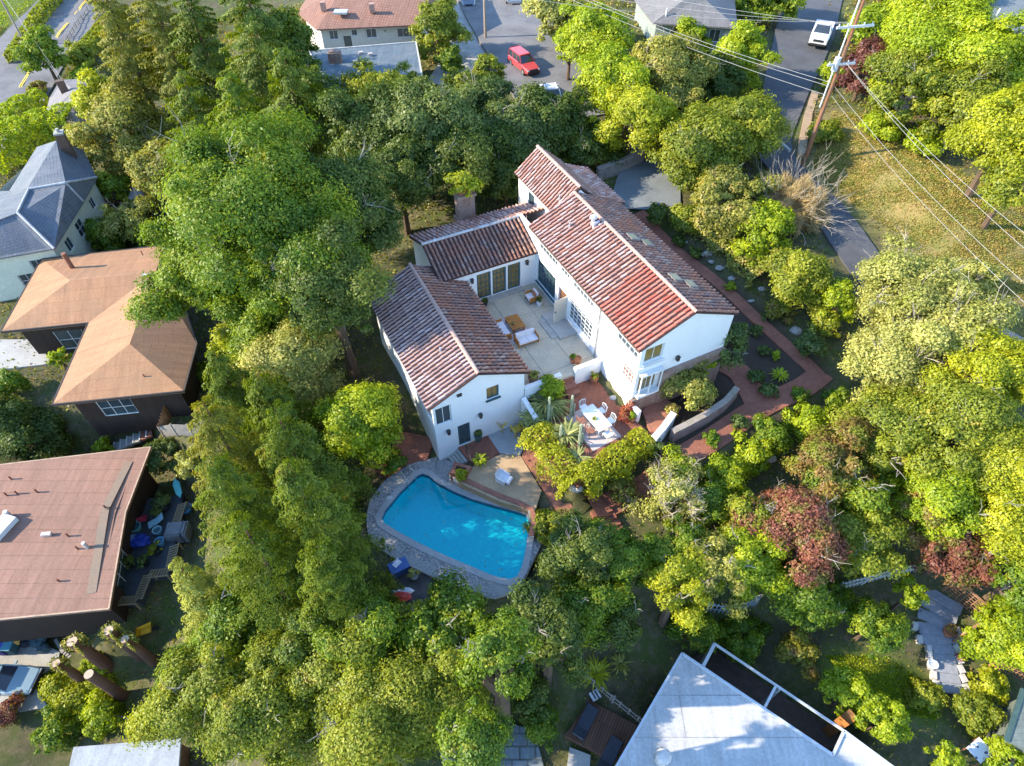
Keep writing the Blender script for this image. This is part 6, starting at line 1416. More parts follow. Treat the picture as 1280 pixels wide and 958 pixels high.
for i in range(6):
    (x0, z0), (x1, z1) = prof[i], prof[i + 1]; mb.quad((x0, -.36, z0), (x1, -.36, z1), (x1, .36, z1), (x0, .36, z0)); mb.quad((x0, .36, z0 - .05), (x1, .36, z1 - .05), (x1, -.36, z1 - .05), (x0, -.36, z0 - .05))
part('seat_shell', mb, WP, o, local=True)
for s in (-1, 1):
    a = MB(); a.prism([(-.5, s * .36), (.3, s * .36), (.3, s * .46), (-.5, s * .46)], .0, [.62, .46, .46, .62], bottom=True); part('armrest', a, WP, o, local=True)
mb = MB(); mb.box((.45, 0, .13), (.08, .62, .26)); part('foot', mb, WP, o, local=True)
mb = MB(); mb.box(P(584, 552, -2.69), (.75, .5, .02), HANG + 1.57); single('doormat', mb, plain('coir_mat', (.30, .17, .08), .2, 8), 'brown mat in front of the garden door', 'doormat')
# pool fittings
CHROME = plain('brushed_steel', (.62, .63, .65), .05, 4, .25, .5, .9)
o = thing('pool_ladder', 'pair of curved steel grab rails at the top corner of the pool', 'ladder', P(512, 598, -3.27))
for px, py in ((506, 602), (516, 595)):
    a = P(px, py, -3.27); n = np.array([.66, -.75, 0]); mb = MB(); mb.tube([a - n * .45, a - n * .45 + (0, 0, .62), a - n * .3 + (0, 0, .75), a + n * .15 + (0, 0, .72), a + n * .3 + (0, 0, .5), a + n * .34 - (0, 0, .7)], .03, 8); part('rail', mb, CHROME, o)
mb = MB(); mb.tube([P(487, 624, -3.297), P(487, 624, -3.285)], .2, 14); single('skimmer_lid', mb, plain('pale_lid', (.5, .5, .48)), 'round pale skimmer lid in the pebble pool deck', 'lid')
o = thing('handrail', 'thin dark handrail beside the pool steps', 'handrail', P(586, 580, -2.8)); a, b = P(583, 566, -2.7), P(591, 587, -3.0); mb = MB(); mb.tube([a, a + (0, 0, .85), b + (0, 0, .85), b], .022, 6); part('rail', mb, DARKM, o)
# timber deck things
o = thing('storage_box', 'blue storage box with a white towel on the timber deck', 'box', at(500, 713, -3.48)); mb = MB(); mb.box((0, 0, .28), (1.0, .65, .55), .5); part('box', mb, plain('navy_plastic', (.03, .07, .22), .2, 5, .4), o, local=True); mb = MB(); mb.box((0, 0, .58), (1.06, .7, .06), .5); part('lid', mb, plain('blue_lid', (.05, .11, .30), .2, 5, .4), o, local=True); mb = MB(); mb.box((-.1, .1, .63), (.45, .3, .04), .9); mb.box((-.2, .32, .5), (.42, .03, .28), .9); part('towel', mb, CUSH, o, local=True)
o = thing('pool_float', 'crumpled red and white pool float on the timber deck', 'pool float', at(503, 747, -3.48)); mb = MB(); mb.blob((0, 0, .16), (.55, .3, .18), 12, 7, 0, .12, rngb); part('red_half', mb, plain('red_vinyl', (.55, .06, .04), .15, 5, .4), o, local=True); mb = MB(); mb.blob((.2, .3, .14), (.42, .2, .15), 12, 7, 0, .12, rngb); mb.blob((-.35, .25, .14), (.3, .16, .14), 10, 6, 0, .1, rngb); part('white_half', mb, CUSH, o, local=True)
pot(490, 733, -3.48, .22, .4, TERRA, 'potted plant on the timber deck', 'olive'); pot(518, 722, -3.48, .25, .4, stain('grey_pot', (.3, .3, .3), (.2, .2, .2), 4, 8), 'grey pot with pale foliage at the edge of the timber deck', 'pale')
# ---------------------------------------------------------------- vehicles
TYRE = plain('tyre_rubber', (.02, .02, .02), .2, 5, .8); RIM = plain('wheel_alloy', (.40, .41, .42), .1, 5, .35, .5, .7); CARG = glass_mat('car_glass', (.035, .045, .055), .05); LAMP = plain('lamp_lens', (.70, .70, .66), .05, 4, .15); TAIL = plain('tail_lens', (.45, .03, .02), .1, 4, .2); TRIM = plain('black_trim', (.03, .03, .03), .2, 5, .6)
def loft(mb, st, mi=0):
    """skin through stations (x, half width, z bottom, z top, shoulder)"""
    rings = []
    for x, w, zb, zt, sh in st:
        rings.append([(x, -w * .9, zb), (x, -w, zb + .12), (x, -w, zt - sh), (x, -w * .88, zt), (x, w * .88, zt), (x, w, zt - sh), (x, w, zb + .12), (x, w * .9, zb)])
    b = len(mb.v); k = 8
    for r_ in rings: mb.v += r_
    for i in range(len(st) - 1):
        for j in range(k): mb.f.append((b + i * k + j, b + i * k + (j + 1) % k, b + (i + 1) * k + (j + 1) % k, b + (i + 1) * k + j)[::-1]); mb.mi.append(mi)
    mb.f.append(tuple(b + j for j in range(k))); mb.mi.append(mi); mb.f.append(tuple(b + (len(st) - 1) * k + j for j in range(k))[::-1]); mb.mi.append(mi)
def vehicle(kind, name, label, cat, p, rz, paint, L=4.5, W=1.8, lift=0.0, bedm=None):
    o = thing(name, label, cat, p, rz=rz); h = L / 2; w = W / 2; z0 = .28 + lift
    belt = {'suv': .98, 'pickup': 1.12, 'car': .86}[kind] + lift; hoodz = belt - (.06 if kind != 'car' else .10); top = {'suv': 1.66, 'pickup': 1.86, 'car': 1.42}[kind] + lift
    b = MB()
    if kind == 'pickup':
        loft(b, [(-.02 * L, w * .98, z0, belt, .1), (.22 * L, w, z0, belt, .1), (.30 * L, w, z0, hoodz + .02, .1), (.46 * L, w * .96, z0, hoodz - .05, .1), (.5 * L, w * .88, z0 + .08, hoodz - .22, .08)])
        bx = -.5 * L
        b.box((bx * .52, 0, z0 + .28), (-bx * .96, W * .94, .22)); 
        for s in (-1, 1): b.box((bx * .52, s * (w - .05), z0 + .56), (-bx * .96, .10, .5))
        b.box((bx + .05, 0, z0 + .56), (.08, W * .94, .5)); b.box((-.045 * L, 0, z0 + .56), (.06, W * .9, .52))
    else:
        loft(b, [(-.5 * L, w * .86, z0 + .08, belt - .1, .1), (-.46 * L, w * .97, z0, belt, .1), (0, w, z0, belt, .08), (.2 * L, w, z0, belt - .01, .08), (.38 * L, w * .96, z0, hoodz - .06, .1), (.47 * L, w * .90, z0 + .02, hoodz - .14, .1), (.5 * L, w * .80, z0 + .1, hoodz - .28, .06)])
    body = part('body', b, paint, o, local=True)
    # cabin
    if kind == 'suv': x0, x1, r0, r1 = -.475 * L, .19 * L, -.45 * L, .07 * L
    elif kind == 'pickup': x0, x1, r0, r1 = -.03 * L, .24 * L, -.01 * L, .13 * L
    else: x0, x1, r0, r1 = -.40 * L, .20 * L, -.27 * L, .05 * L
    wb, wt = w * .88, w * .74
    A_ = [(x0, -wb, belt - .02), (x1, -wb, belt - .02), (x1, wb, belt - .02), (x0, wb, belt - .02)]; B_ = [(r0, -wt, top - .06), (r1, -wt, top - .06), (r1, wt, top - .06), (r0, wt, top - .06)]
    g = MB(); 
    for i in range(4): j = (i + 1) % 4; g.quad(A_[i], A_[j], B_[j], B_[i])
    part('windows', g, CARG, o, local=True)
    r_ = MB(); k = .03
    loft(r_, [(r0 - .05, wt * .8, top - .10, top - .03, .02), (r0 + .1, wt + .03, top - .18, top, .05), (r1 - .15, wt + .03, top - .18, top, .05), (r1 + .06, wt * .85, top - .10, top - .04, .02)]); part('roof', r_, paint, o, local=True)
    for i in range(4): pl_ = MB(); pl_.bar(A_[i], B_[i], .07, .07); part('pillar', pl_, paint, o, local=True)
    mids = (.42,) if kind == 'pickup' else ((.36, .68) if kind == 'suv' else (.5,))
    for f_ in mids:
        for s in (-1, 1): pl_ = MB(); pl_.bar((x0 + (x1 - x0) * f_, s * wb, belt - .02), (r0 + (r1 - r0) * f_, s * wt, top - .08), .07, .06); part('pillar', pl_, paint, o, local=True)
    rw_ = .33 if kind == 'car' else (.40 if kind == 'pickup' else .36)
    for fx in (.31, -.30):
        for s in (-1, 1):
            m_ = MB(); m_.tube([(fx * L, s * (w - .24), rw_), (fx * L, s * (w + .005), rw_)], rw_, 16); wh = part('wheel', m_, TYRE, o, local=True)
            m_ = MB(); m_.tube([(fx * L, s * (w - .02), rw_), (fx * L, s * (w + .02), rw_)], rw_ * .6, 12); part('rim', m_, RIM, wh, local=True)
    for s in (-1, 1):
        m_ = MB(); m_.box((.487 * L, s * w * .66, hoodz - .26), (.06, w * .36, .14)); part('headlight', m_, LAMP, o, local=True)
        m_ = MB(); m_.box((-.5 * L, s * w * .74, belt - .30), (.04, w * .2, .22)); part('tail_light', m_, TAIL, o, local=True)
        m_ = MB(); m_.box((x1 - .22, s * (w + .09), belt + .1), (.10, .18, .14)); part('mirror', m_, paint if kind != 'pickup' else TRIM, o, local=True)
    m_ = MB(); m_.box((.497 * L, 0, z0 + .12), (.10, W * .86, .20)); part('front_bumper', m_, TRIM, o, local=True)
    m_ = MB(); m_.box((-.50 * L, 0, z0 + .12), (.10, W * .88, .20)); part('rear_bumper', m_, CHROME if kind == 'pickup' else TRIM, o, local=True)
    m_ = MB(); m_.box((.50 * L, 0, hoodz - .27), (.05, w * 1.1, .24)); part('grille', m_, TRIM, o, local=True)
    if kind == 'pickup':
        m_ = MB(); m_.box((-.27 * L, 0, z0 + .41), (.42 * L, W * .78, .02)); part('bed_floor', m_, bedm or TRIM, o, local=True)
    return o
def veh(kind, name, label, cat, front, rear, paint, **k):
    a, b = G(*front), G(*rear); d = a - b; c = (a + b) / 2; z = max(tz(c[0], c[1]), c[2]) + .11
    return vehicle(kind, name, label, cat, (c[0], c[1], z), math.atan2(d[1], d[0]), paint, **k)
WHT = carpaint('white_car_paint', (.74, .74, .75))
veh('suv', 'parked_car', 'red boxy estate car stopped on the upper road', 'car', (664, 97), (645, 79), carpaint('red_car_paint', (.55, .06, .06)), L=4.5, W=1.75)
pk = veh('pickup', 'pickup_truck', 'white pickup driving down the lane with its nose towards the camera', 'truck', (1015, 74), (1030, 35), WHT, L=5.7, W=2.0, lift=.12)
veh('pickup', 'pickup_truck', 'white pickup at the top edge of the upper road seen from behind', 'truck', (631, -14), (648, 17), WHT, L=5.3, W=1.9, lift=.08)
veh('car', 'parked_car', 'dark blue-grey car parked on the driveway below the top edge', 'car', (589, 22), (581, -8), carpaint('slate_car_paint', (.09, .11, .15)), L=4.5, W=1.8)
veh('car', 'parked_car', 'white hatchback half hidden under trees by the upper road', 'car', (682, 112), (692, 136), WHT, L=4.1, W=1.75)
c = P(14, 853, -14.1); vehicle('car', 'parked_car', 'pale silver-blue car cut by the left edge near the tree stumps', 'car', (c[0] - .35, c[1], -14.12), -.03, carpaint('pale_blue_silver_paint', (.30, .42, .46)), L=4.6, W=1.8)
veh('car', 'parked_car', 'red car mostly hidden by shrubs at the top right edge', 'car', (1108, 10), (1118, -10), carpaint('bright_red_paint', (.62, .05, .05)), L=4.3, W=1.75)
veh('car', 'passing_car', 'dark car on the far left road at the top edge', 'car', (108, 5), (120, -12), carpaint('charcoal_paint', (.05, .05, .055)), L=4.4, W=1.8)
o = thing('tool_load', 'orange and dark tools loaded in the bed of the driving white pickup', 'tools', G(1025, 45)); d = pk.matrix_basis; bed = d @ Vector((-1.55, 0, .85)); mb = MB(); mb.box(bed + Vector((.2, .2, .15)), (.5, .4, .4), .4); mb.box(bed + Vector((-.3, -.3, .1)), (.7, .3, .3), .9); part('bags', mb, TRIM, o); mb = MB(); mb.box(bed + Vector((.3, -.3, .2)), (.4, .35, .4), .2); part('crate', mb, plain('orange_plastic', (.6, .16, .06), .15, 5, .5), o)
# ---------------------------------------------------------------- poles and wires
POLEW = stain('pole_timber', (.27, .12, .06), (.20, .12, .08), .5, 10, .9); GALV = plain('pole_hardware', (.60, .60, .60), .1, 5, .5); WIRE = plain('wire_grey', (.36, .35, .33), .05, 1, .6)
b = G(1003, 207); LP = b.copy()
up = thing('utility_pole', 'tall brown wooden utility pole with white crossarms at the end of the lane', 'utility pole', b)
mb = MB(); mb.tube([b - (0, 0, .5), b + (0, 0, 6), b + (0, 0, 14.2)], [.19, .165, .13], 10); part('pole', mb, POLEW, up)
mb = MB(); mb.tube([b + (-.35, .0, 5.2), b + (-.3, 0, 14)], [.06, .06], 8); part('conduit', mb, GALV, up)
ax = np.array([.98, .18, 0]); arms = []
for hh, ln in ((11.4, 1.5), (8.7, 1.15)):
    mb = MB(); mb.bar(b + ax * -ln + (0, -.2, hh), b + ax * ln + (0, -.2, hh), .14, .16); arm = part('crossarm', mb, plain('weathered_white_arm', (.58, .56, .53), .1, 4), up)
    for s in (-.9, -.45, .45, .9):
        mb = MB(); mb.tube([b + ax * (s * ln) + (0, -.2, hh + .06), b + ax * (s * ln) + (0, -.2, hh + .26)], [.05, .035], 6); part('insulator', mb, GALV, arm)
mb = MB(); mb.tube([b + (-.4, -.2, 8.2), b + (-.4, -.2, 9.2)], .24, 10); part('transformer', mb, plain('transformer_grey', (.42, .43, .43)), up)
b2 = G(607, 52)
up2 = thing('utility_pole', 'slim utility pole at the corner of the driveway beside the upper road', 'utility pole', b2); mb = MB(); mb.tube([b2 - (0, 0, .4), b2 + (0, 0, 10.5)], [.17, .12], 8); part('pole', mb, stain('grey_pole', (.34, .27, .21), (.26, .2, .16), .6, 9), up2); mb = MB(); mb.bar(b2 + (-1, 0, 9.8), b2 + (1, 0, 9.8), .12); part('crossarm', mb, GALV, up2)
b3 = G(34, 60); up3 = thing('utility_pole', 'grey pole on the left roadside strip cut by the corner', 'utility pole', b3); mb = MB(); mb.tube([b3 - (0, 0, .4), b3 + (0, 0, 9.5)], [.16, .12], 8); part('pole', mb, stain('grey_pole', (.34, .27, .21), (.26, .2, .16), .6, 9), up3); mb = MB(); mb.bar(b3 + (-.9, 0, 8.9), b3 + (.9, 0, 8.9), .12); part('crossarm', mb, GALV, up3)
def wire(p, q, sag, label, r=.028, grp='overhead wires'):
    p, q = np.array(p, float), np.array(q, float); n = 18; pts = [p + (q - p) * t_ - np.array([0, 0, sag * 4 * t_ * (1 - t_)]) for t_ in np.linspace(0, 1, n)]
    mb = MB(); mb.tube(pts, r, 5); return single('wire', mb, WIRE, label, 'wire', grp)
W1 = 'thin overhead wire running from the crossarms towards the top left'; W2 = 'thin overhead wire running from the tall pole down over the dry slope'
for s, hh, ex in ((-1.35, 11.65, 0), (-.6, 11.65, 2.2), (.7, 11.65, 4.4)): wire(b + ax * s + (0, -.2, hh), P(430 , -110 + ex * 14, 13.5), 1.2, W1, .011)
for hh, dz in ((7.2, 0), (6.9, -.25), (6.2, -.6)): wire(b + (-.2, 0, hh), b2 + (.3, 0, 9.0 + dz), .7, 'overhead cable between the tall pole and the slim pole', .015)
for hh, (ex, ey), ez in ((8.9, (1420, 395), 9.), (8.9, (1420, 425), 9.), (6.9, (1420, 470), 7.5), (6.2, (1420, 500), 7.2)): wire(b + (.2, -.1, hh), P(ex, ey, ez), .8, W2, .011)
for q_ in ((77, 104, -4.0), (86, 112, -3.0)): wire(b3 + (.3, 0, 8.6), P(*q_), .3, 'service wire from the left roadside pole to the cottage', .013)
# ---------------------------------------------------------------- fences, decks and yard things
def fence(name, label, pts, h, mat, kind='picket', sp=.16, cat='fence', w=.08, railm=None, post=1.8):
    o = thing(name, label, cat, pts[0]); cl = resample(pts, .25); z = TZ(cl); n = len(cl); s = np.concatenate([[0], np.cumsum(np.hypot(*np.diff(cl, axis=0).T))])
    def at_(d): x = np.interp(d, s, cl[:, 0]); y = np.interp(d, s, cl[:, 1]); zz = np.interp(d, s, z); return np.array([x, y, zz])
    ang = lambda d: math.atan2(*(at_(min(d + .1, s[-1])) - at_(max(d - .1, 0)))[1::-1])
    mb = MB(); d = 0
    while d < s[-1]: q = at_(d); mb.box(q + (0, 0, h / 2 + .05), (w, .03, h), ang(d)); d += sp
    part('slats' if kind != 'picket' else 'pickets', mb, mat, o)
    mb = MB(); k = max(2, int(s[-1] / .8))
    for f_ in (.3, .8):
        for i in range(k): a, c_ = at_(s[-1] * i / k), at_(s[-1] * (i + 1) / k); mb.bar(a + (0, 0, h * f_ + .05), c_ + (0, 0, h * f_ + .05), .05, .08)
    part('rails', mb, railm or mat, o); d = 0; k = max(1, round(s[-1] / post))
    for i in range(k + 1): q = at_(s[-1] * i / k); mb = MB(); mb.box(q + (0, 0, h * .55), (.11, .11, h * 1.1), ang(s[-1] * i / k)); part('post', mb, railm or mat, o)
    return o
WPK = plain('white_picket_paint', (.66, .67, .66), .08, 4, .6); GREYW = plain('weathered_timber', (.27, .24, .21), .25, 5, .9); ORW = plain('orange_fence_board', (.36, .17, .07), .25, 5, .85)
fence('picket_fence', 'white picket fence running under the trees below the red tree', [G(1010, 752), G(1050, 738), G(1090, 727), G(1143, 714)], 1.1, WPK, sp=.24)
fence('picket_fence', 'dark grey picket fence in the shade near the pale roof corner', [G(882, 764), G(912, 767), G(942, 757)], 1.1, plain('dull_picket', (.25, .28, .29), .1), sp=.24)
fence('picket_fence', 'short end of white pickets at the right edge under the trees', [G(1255, 695), G(1290, 680)], 1.1, WPK, sp=.24)
fence('rail_fence', 'timber rail fence slanting above the brown deck', [G(697, 824), G(745, 862), G(800, 906)], 1.0, GREYW, 'rail', sp=.55)
TREL = plain('brown_trellis', (.30, .16, .09), .2, 5, .85)
def trellis(label, pts, h):
    o = thing('trellis', label, 'trellis', pts[0]); mb = MB(); fr = MB()
    for a, c_ in zip(pts[:-1], pts[1:]):
        a, c_ = np.array(a), np.array(c_); L1 = np.hypot(*(c_ - a)[:2]); k = max(2, int(L1 / .22))
        for i in range(k + 1): q = a + (c_ - a) * i / k; mb.bar(q + (0, 0, .1), q + (0, 0, h), .035)
        for j in range(int(h / .22)): mb.bar(a + (0, 0, .15 + j * .22), c_ + (0, 0, .15 + j * .22), .03)
        fr.bar(a + (0, 0, h), c_ + (0, 0, h), .12, .08)
        for q in (a, c_): fr.bar(q - (0, 0, .2), q + (0, 0, h + .05), .11)
    part('lattice', mb, TREL, o); part('frame', fr, TREL, o); return o
trellis('wooden trellis fence cornering beside the timber stairs', [G(1178, 738), G(1226, 779), G(1190, 803)], 1.5); trellis('wooden trellis panel below the vivid lime bush', [G(1236, 833), G(1290, 858)], 1.5)
# timber stairs bottom right
o = thing('timber_stairs', 'curving grey timber stairs with stone edging in the lower right garden', 'stairs', G(1180, 810)); STR = plain('grey_step_board', (.26, .27, .30), .2, 4, .8)
sp_ = [(1178, 752), (1172, 764), (1168, 776), (1168, 788), (1172, 800), (1176, 812), (1178, 824), (1180, 836), (1183, 848), (1186, 860)]
for i, (x, y) in enumerate(sp_):
    g = G(x, y); n_ = G(*sp_[min(i + 1, 9)]) - G(*sp_[max(i - 1, 0)]); a = math.atan2(n_[1], n_[0]); mb = MB(); wd_ = 1.9 if i < 5 else 1.15
    mb.box((g[0], g[1], g[2] + .12 - .0 * i), (.62, wd_, .2), a); part('tread', mb, STR, o)
    if i >= 3:
        for s in (-1, 1): q = np.array([g[0] - math.sin(a) * s * (wd_ / 2 + .2), g[1] + math.cos(a) * s * (wd_ / 2 + .2), g[2] + .18]); mb = MB(); mb.box(q, (.42, .26, .3), a + .25 * s); part('edging_stone', mb, plain('pale_edging', (.50, .47, .43), .2, 4), o)
o = thing('garden_table', 'small table under a white cloth with dark blue spots', 'table', G(1215, 942)); m, t, oo = nodes('spotted_cloth'); vo = t.nodes.new('ShaderNodeTexVoronoi'); vo.inputs['Scale'].default_value = 4.2; t.links.new(objco(t), vo.inputs['Vector']); finish(m, t, oo, mixc(t, sharp(t, vo.outputs['Distance'], .26, .30), (.10, .12, .22), (.70, .70, .72)), .9)
mb = MB(); mb.box((0, 0, .73), (1.0, .8, .03), .5); part('cloth', mb, m, o, local=True)
for a in (-.5, .5):
    for c_ in (-.38, .38): mb = MB(); mb.box((a * math.cos(.5) - c_ * math.sin(.5), a * math.sin(.5) + c_ * math.cos(.5), .36), (.06, .06, .71), .5); part('leg', mb, WOODB, o, local=True)
pot(1161, 832, None, 0, 0, None, '') if False else None
def gpot(px, py, r, h, mat, label, leaf=None):
    g = G(px, py); o = pot(px, py, g[2], r, h, mat, label, leaf); o.location = tuple(g + (0, 0, .02)); return o
gpot(1162, 833, .25, .4, plain('white_glaze', (.7, .7, .7), .05, 4, .4), 'white rimmed pot beside the timber stairs'); gpot(1182, 793, .3, .5, TERRA, 'reddish pot in the corner of the trellis', 'rust'); gpot(1197, 824, .2, .3, plain('red_glaze', (.5, .06, .05)), 'small red pot below the trellis', 'lime')
# brown deck bottom centre
mb = MB(); mb.prism([tuple(P(x, y, -7)[:2]) for x, y in ((737, 876), (797, 908), (772, 955), (706, 920))], -8.2, -6.9)
m, t, oo = nodes('brown_deck_boards'); br = t.nodes.new('ShaderNodeTexBrick'); br.inputs['Scale'].default_value = 1; br.inputs['Brick Width'].default_value = 4; br.inputs['Row Height'].default_value = .15; br.inputs['Mortar Size'].default_value = .012; br.inputs['Color1'].default_value = (.17, .085, .05, 1); br.inputs['Color2'].default_value = (.12, .06, .038, 1); br.inputs['Mortar'].default_value = (.02, .012, .01, 1); t.links.new(uvco(t), br.inputs['Vector']); finish(m, t, oo, br.outputs['Color'], .8)
d_ = P(797, 908, -7) - P(737, 876, -7); single('garden_deck', mb, m, 'square brown board deck beside the pale flat roof', 'deck', uvrot=math.atan2(d_[1], d_[0]) + math.pi / 2)
def chaise(px, py, rz, label):
    o = thing('sun_lounger', label, 'sun lounger', P(px, py, -6.9), rz=rz); mb = MB(); mb.box((.15, 0, .28), (1.3, .62, .08)); mb.bar((-.45, 0, .28), (-.95, 0, .62), .62, .08); part('mattress', mb, plain('charcoal_fabric', (.06, .065, .08), .2, 5, .9), o, local=True); mb = MB(); mb.box((0, 0, .2), (1.7, .66, .05)); part('frame', mb, DARKM, o, local=True)
    for a in (-.7, .7):
        for c_ in (-.28, .28): mb = MB(); mb.box((a, c_, .09), (.06, .06, .18)); part('leg', mb, DARKM, o, local=True)
chaise(732, 903, 1.0, 'dark sun lounger on the brown deck near its upper corner'); chaise(762, 944, 1.0, 'dark sun lounger on the brown deck by the pale roof edge')
o = thing('deck_stool', 'small striped stool by the rail fence on the brown deck', 'stool', P(743, 872, -6.9)); mb = MB(); mb.box((0, 0, .42), (.5, .45, .1), .5); part('seat', mb, plain('striped_white', (.6, .6, .62)), o, local=True); mb = MB(); mb.box((0, 0, .2), (.36, .36, .34), .5); part('base', mb, DARKM, o, local=True)
for i in (-1, 1): mb = MB(); mb.box((i * .1, 0, .475), (.08, .46, .012), .5); part('stripe', mb, DARKM, o, local=True)
mb = MB(); mb.prism([tuple(P(x, y, -7.4)[:2]) for x, y in ((600, 915), (640, 905), (668, 915), (680, 960), (676, 985), (590, 985))], -8.6, -7.3); struct('flagstone_terrace', mb, bricky('blue_flagstones', (.30, .36, .40), (.24, .30, .35), (.12, .13, .12), .8, .6, .05, s1=1, c3=(.20, .22, .2)))
mb = MB(); mb.prism([tuple(P(x, y, -7.4)[:2]) for x, y in ((712, 935), (738, 945), (735, 985), (705, 985))], -8.6, -7.25); struct('grey_terrace', mb, CONCR)
# deck of the pink-roofed house
dk = thing('raised_deck', 'dark cluttered timber deck beside the pink flat roof with slatted bench rails', 'deck', P(190, 690, -11)); DKP = [tuple(P(x, y, -10.2)[:2]) for x, y in ((150, 628), (228, 618), (226, 655), (216, 690), (212, 716), (187, 722), (174, 752), (138, 756), (130, 700))]
mb = MB(); mb.prism(DKP, -11.5, -10.2); part('deck_boards', mb, stain('blue_grey_decking', (.06, .07, .085), (.04, .045, .05), 1, 5), dk, uvrot=.4)
SLT = plain('bench_slat', (.24, .18, .10), .2, 5, .8)
for run in (((229, 630), (220, 657)), ((219, 682), (212, 716), (186, 719), (173, 751), (142, 753))):
    for (x0, y0), (x1, y1) in zip(run[:-1], run[1:]):
        a, c_ = P(x0, y0, -9.75), P(x1, y1, -9.75); L1 = np.linalg.norm(c_ - a); k = int(L1 / .17); d = (c_ - a) / L1; n_ = np.array([-d[1], d[0], 0]); mb = MB()
        for i in range(k): q = a + d * (i + .5) * L1 / k; mb.bar(q - n_ * .3, q + n_ * .3 + (0, 0, .25), .09, .035)
        mb.bar(a - n_ * .32 - (0, 0, .02), c_ - n_ * .32 - (0, 0, .02), .06); mb.bar(a + n_ * .32 + (0, 0, .23), c_ + n_ * .32 + (0, 0, .23), .06); part('bench_rail', mb, SLT, dk)
        mb = MB(); mb.bar(a + n_ * .3 - (0, 0, .6), a + n_ * .3 + (0, 0, .24), .1); part('post', mb, SLT, dk)
def dobj(name, label, cat, px, py, z=-10.2, rz=0.): return thing(name, label, cat, P(px, py, z), rz=rz)
CYAN = plain('pale_cyan_plastic', (.30, .52, .60), .1, 5, .5); NAVY = plain('royal_blue_tarp', (.03, .06, .38), .3, 4, .5)
o = dobj('folding_lounger', 'pale blue folding lounger opened on the cluttered deck', 'lounger', 196, 655, rz=.5); mb = MB(); mb.bar((-.5, 0, .15), (.1, 0, .3), .55, .04); mb.bar((.1, 0, .3), (.62, 0, .62), .55, .04); part('sling', mb, CYAN, o, local=True); mb = MB(); [mb.bar((x, s * .25, .0), (x + .15, s * .25, .35), .03) for x in (-.3, .2) for s in (-1, 1)]; part('frame', mb, CHROME, o, local=True)
o = dobj('garden_chair', 'red folding chair on the cluttered deck', 'chair', 182, 652, rz=.3); mb = MB(); mb.box((0, 0, .4), (.5, .48, .05)); mb.box((0, -.25, .7), (.5, .05, .5)); part('seat', mb, plain('crimson_fabric', (.35, .03, .06), .2, 5), o, local=True); mb = MB(); [mb.bar((x * .22, y * .2, 0), (x * .22, -y * .2, .4), .03) for x in (-1, 1) for y in (-1, 1)]; part('leg_frame', mb, DARKM, o, local=True)
def tub(name, label, px, py, r, h, mat, z=-10.2, cat='tub'):
    o = dobj(name, label, cat, px, py, z); mb = MB(); mb._lathe((0, 0, 0), [(.01, .0), (r * .8, 0), (r, h), (r * 1.08, h), (r * 1.08, h + .03), (r * .94, h + .03), (r * .78, .06), (.01, .06)], 14, 0); part('tub_wall', mb, mat, o, local=True); mb = MB(); mb.tube([(0, 0, .05), (0, 0, h * .7)], r * .85, 12); part('contents', mb, plain('murky_water', (.06, .14, .16), .2, 3, .2), o, local=True)
tub('plastic_tub', 'light blue square-sided tub beside the folding lounger', 199, 666, .3, .4, CYAN); tub('plastic_tub', 'teal tub near the house wall on the cluttered deck', 171, 662, .42, .45, plain('teal_plastic', (.16, .40, .42), .2, 5, .5)); tub('plastic_tub', 'blue tub with white rim on the right of the cluttered deck', 202, 680, .3, .42, plain('mid_blue_plastic', (.12, .32, .55), .2, 5, .5)); tub('bucket', 'bright blue tub on the grass outside the slatted bench', 234, 639, .42, .4, plain('sky_blue_plastic', (.10, .35, .65), .15, 5, .5), None or -10.9); tub('bucket', 'white and violet bucket on the ground beside the grey cover', 249, 678, .3, .35, plain('violet_plastic', (.40, .40, .62), .25, 8, .5), -11.2, 'bucket')
o = dobj('tarp', 'royal blue tarpaulin heap on the cluttered deck', 'tarp', 176, 677); mb = MB(); mb.blob((0, 0, .2), (.75, .5, .32), 14, 8, 0, .2, rngb); part('folds', mb, NAVY, o, local=True)
o = dobj('storage_bag', 'pale blue bag lying against the blue tarpaulin', 'bag', 167, 676); mb = MB(); mb.blob((0, 0, .22), (.55, .38, .28), 12, 7, 0, .14, rngb); part('bag_body', mb, plain('steel_blue_bag', (.20, .30, .55), .25, 5), o, local=True)
o = dobj('covered_grill', 'grey covered grill with black straps at the deck corner', 'grill', 227, 670, -10.6, .1); mb = MB(); mb.prism([(-.7, -.55), (.7, -.55), (.7, .55), (-.7, .55)], 0, 1.0); mb.prism([(-.6, -.45), (.6, -.45), (.6, .45), (-.6, .45)], 1.0, 1.12); part('cover', mb, plain('grey_cover', (.16, .17, .18), .2, 4), o, local=True); mb = MB(); [mb.box((x, 0, .56), (.07, 1.14, 1.15)) for x in (.4,)]; part('strap', mb, DARKM, o, local=True)
o = dobj('surfboard', 'teal board leaning at the end of the slatted bench', 'board', 226, 616, -10.2, 2.1); mb = MB(); mb.prism([(-.9, 0), (-.5, -.2), (.4, -.24), (.9, 0), (.4, .24), (-.5, .2)], 0.5, [.6, .62, .68, .75, .68, .62], bottom=True); part('board', mb, plain('teal_board', (.10, .42, .42), .1, 4, .4), o, local=True); mb = MB(); mb.box((.6, 0, .3), (.08, .3, .6)); part('stand', mb, GREYW, o, local=True)
for px, py, r_, lf, lab in ((197, 692, .3, 'oak', 'potted plant with yellow leaves on the cluttered deck'), (205, 635, .5, 'blue', 'leafy pot plants at the top of the cluttered deck'), (183, 706, .3, 'blue', 'grey-green pot plant near the lower bench rail'), (165, 708, .35, 'dark', 'dark pot plant by the wall of the pink-roofed house')): pot(px, py, -10.2, r_, .35, DARKM, lab, lf, lr=1.6)
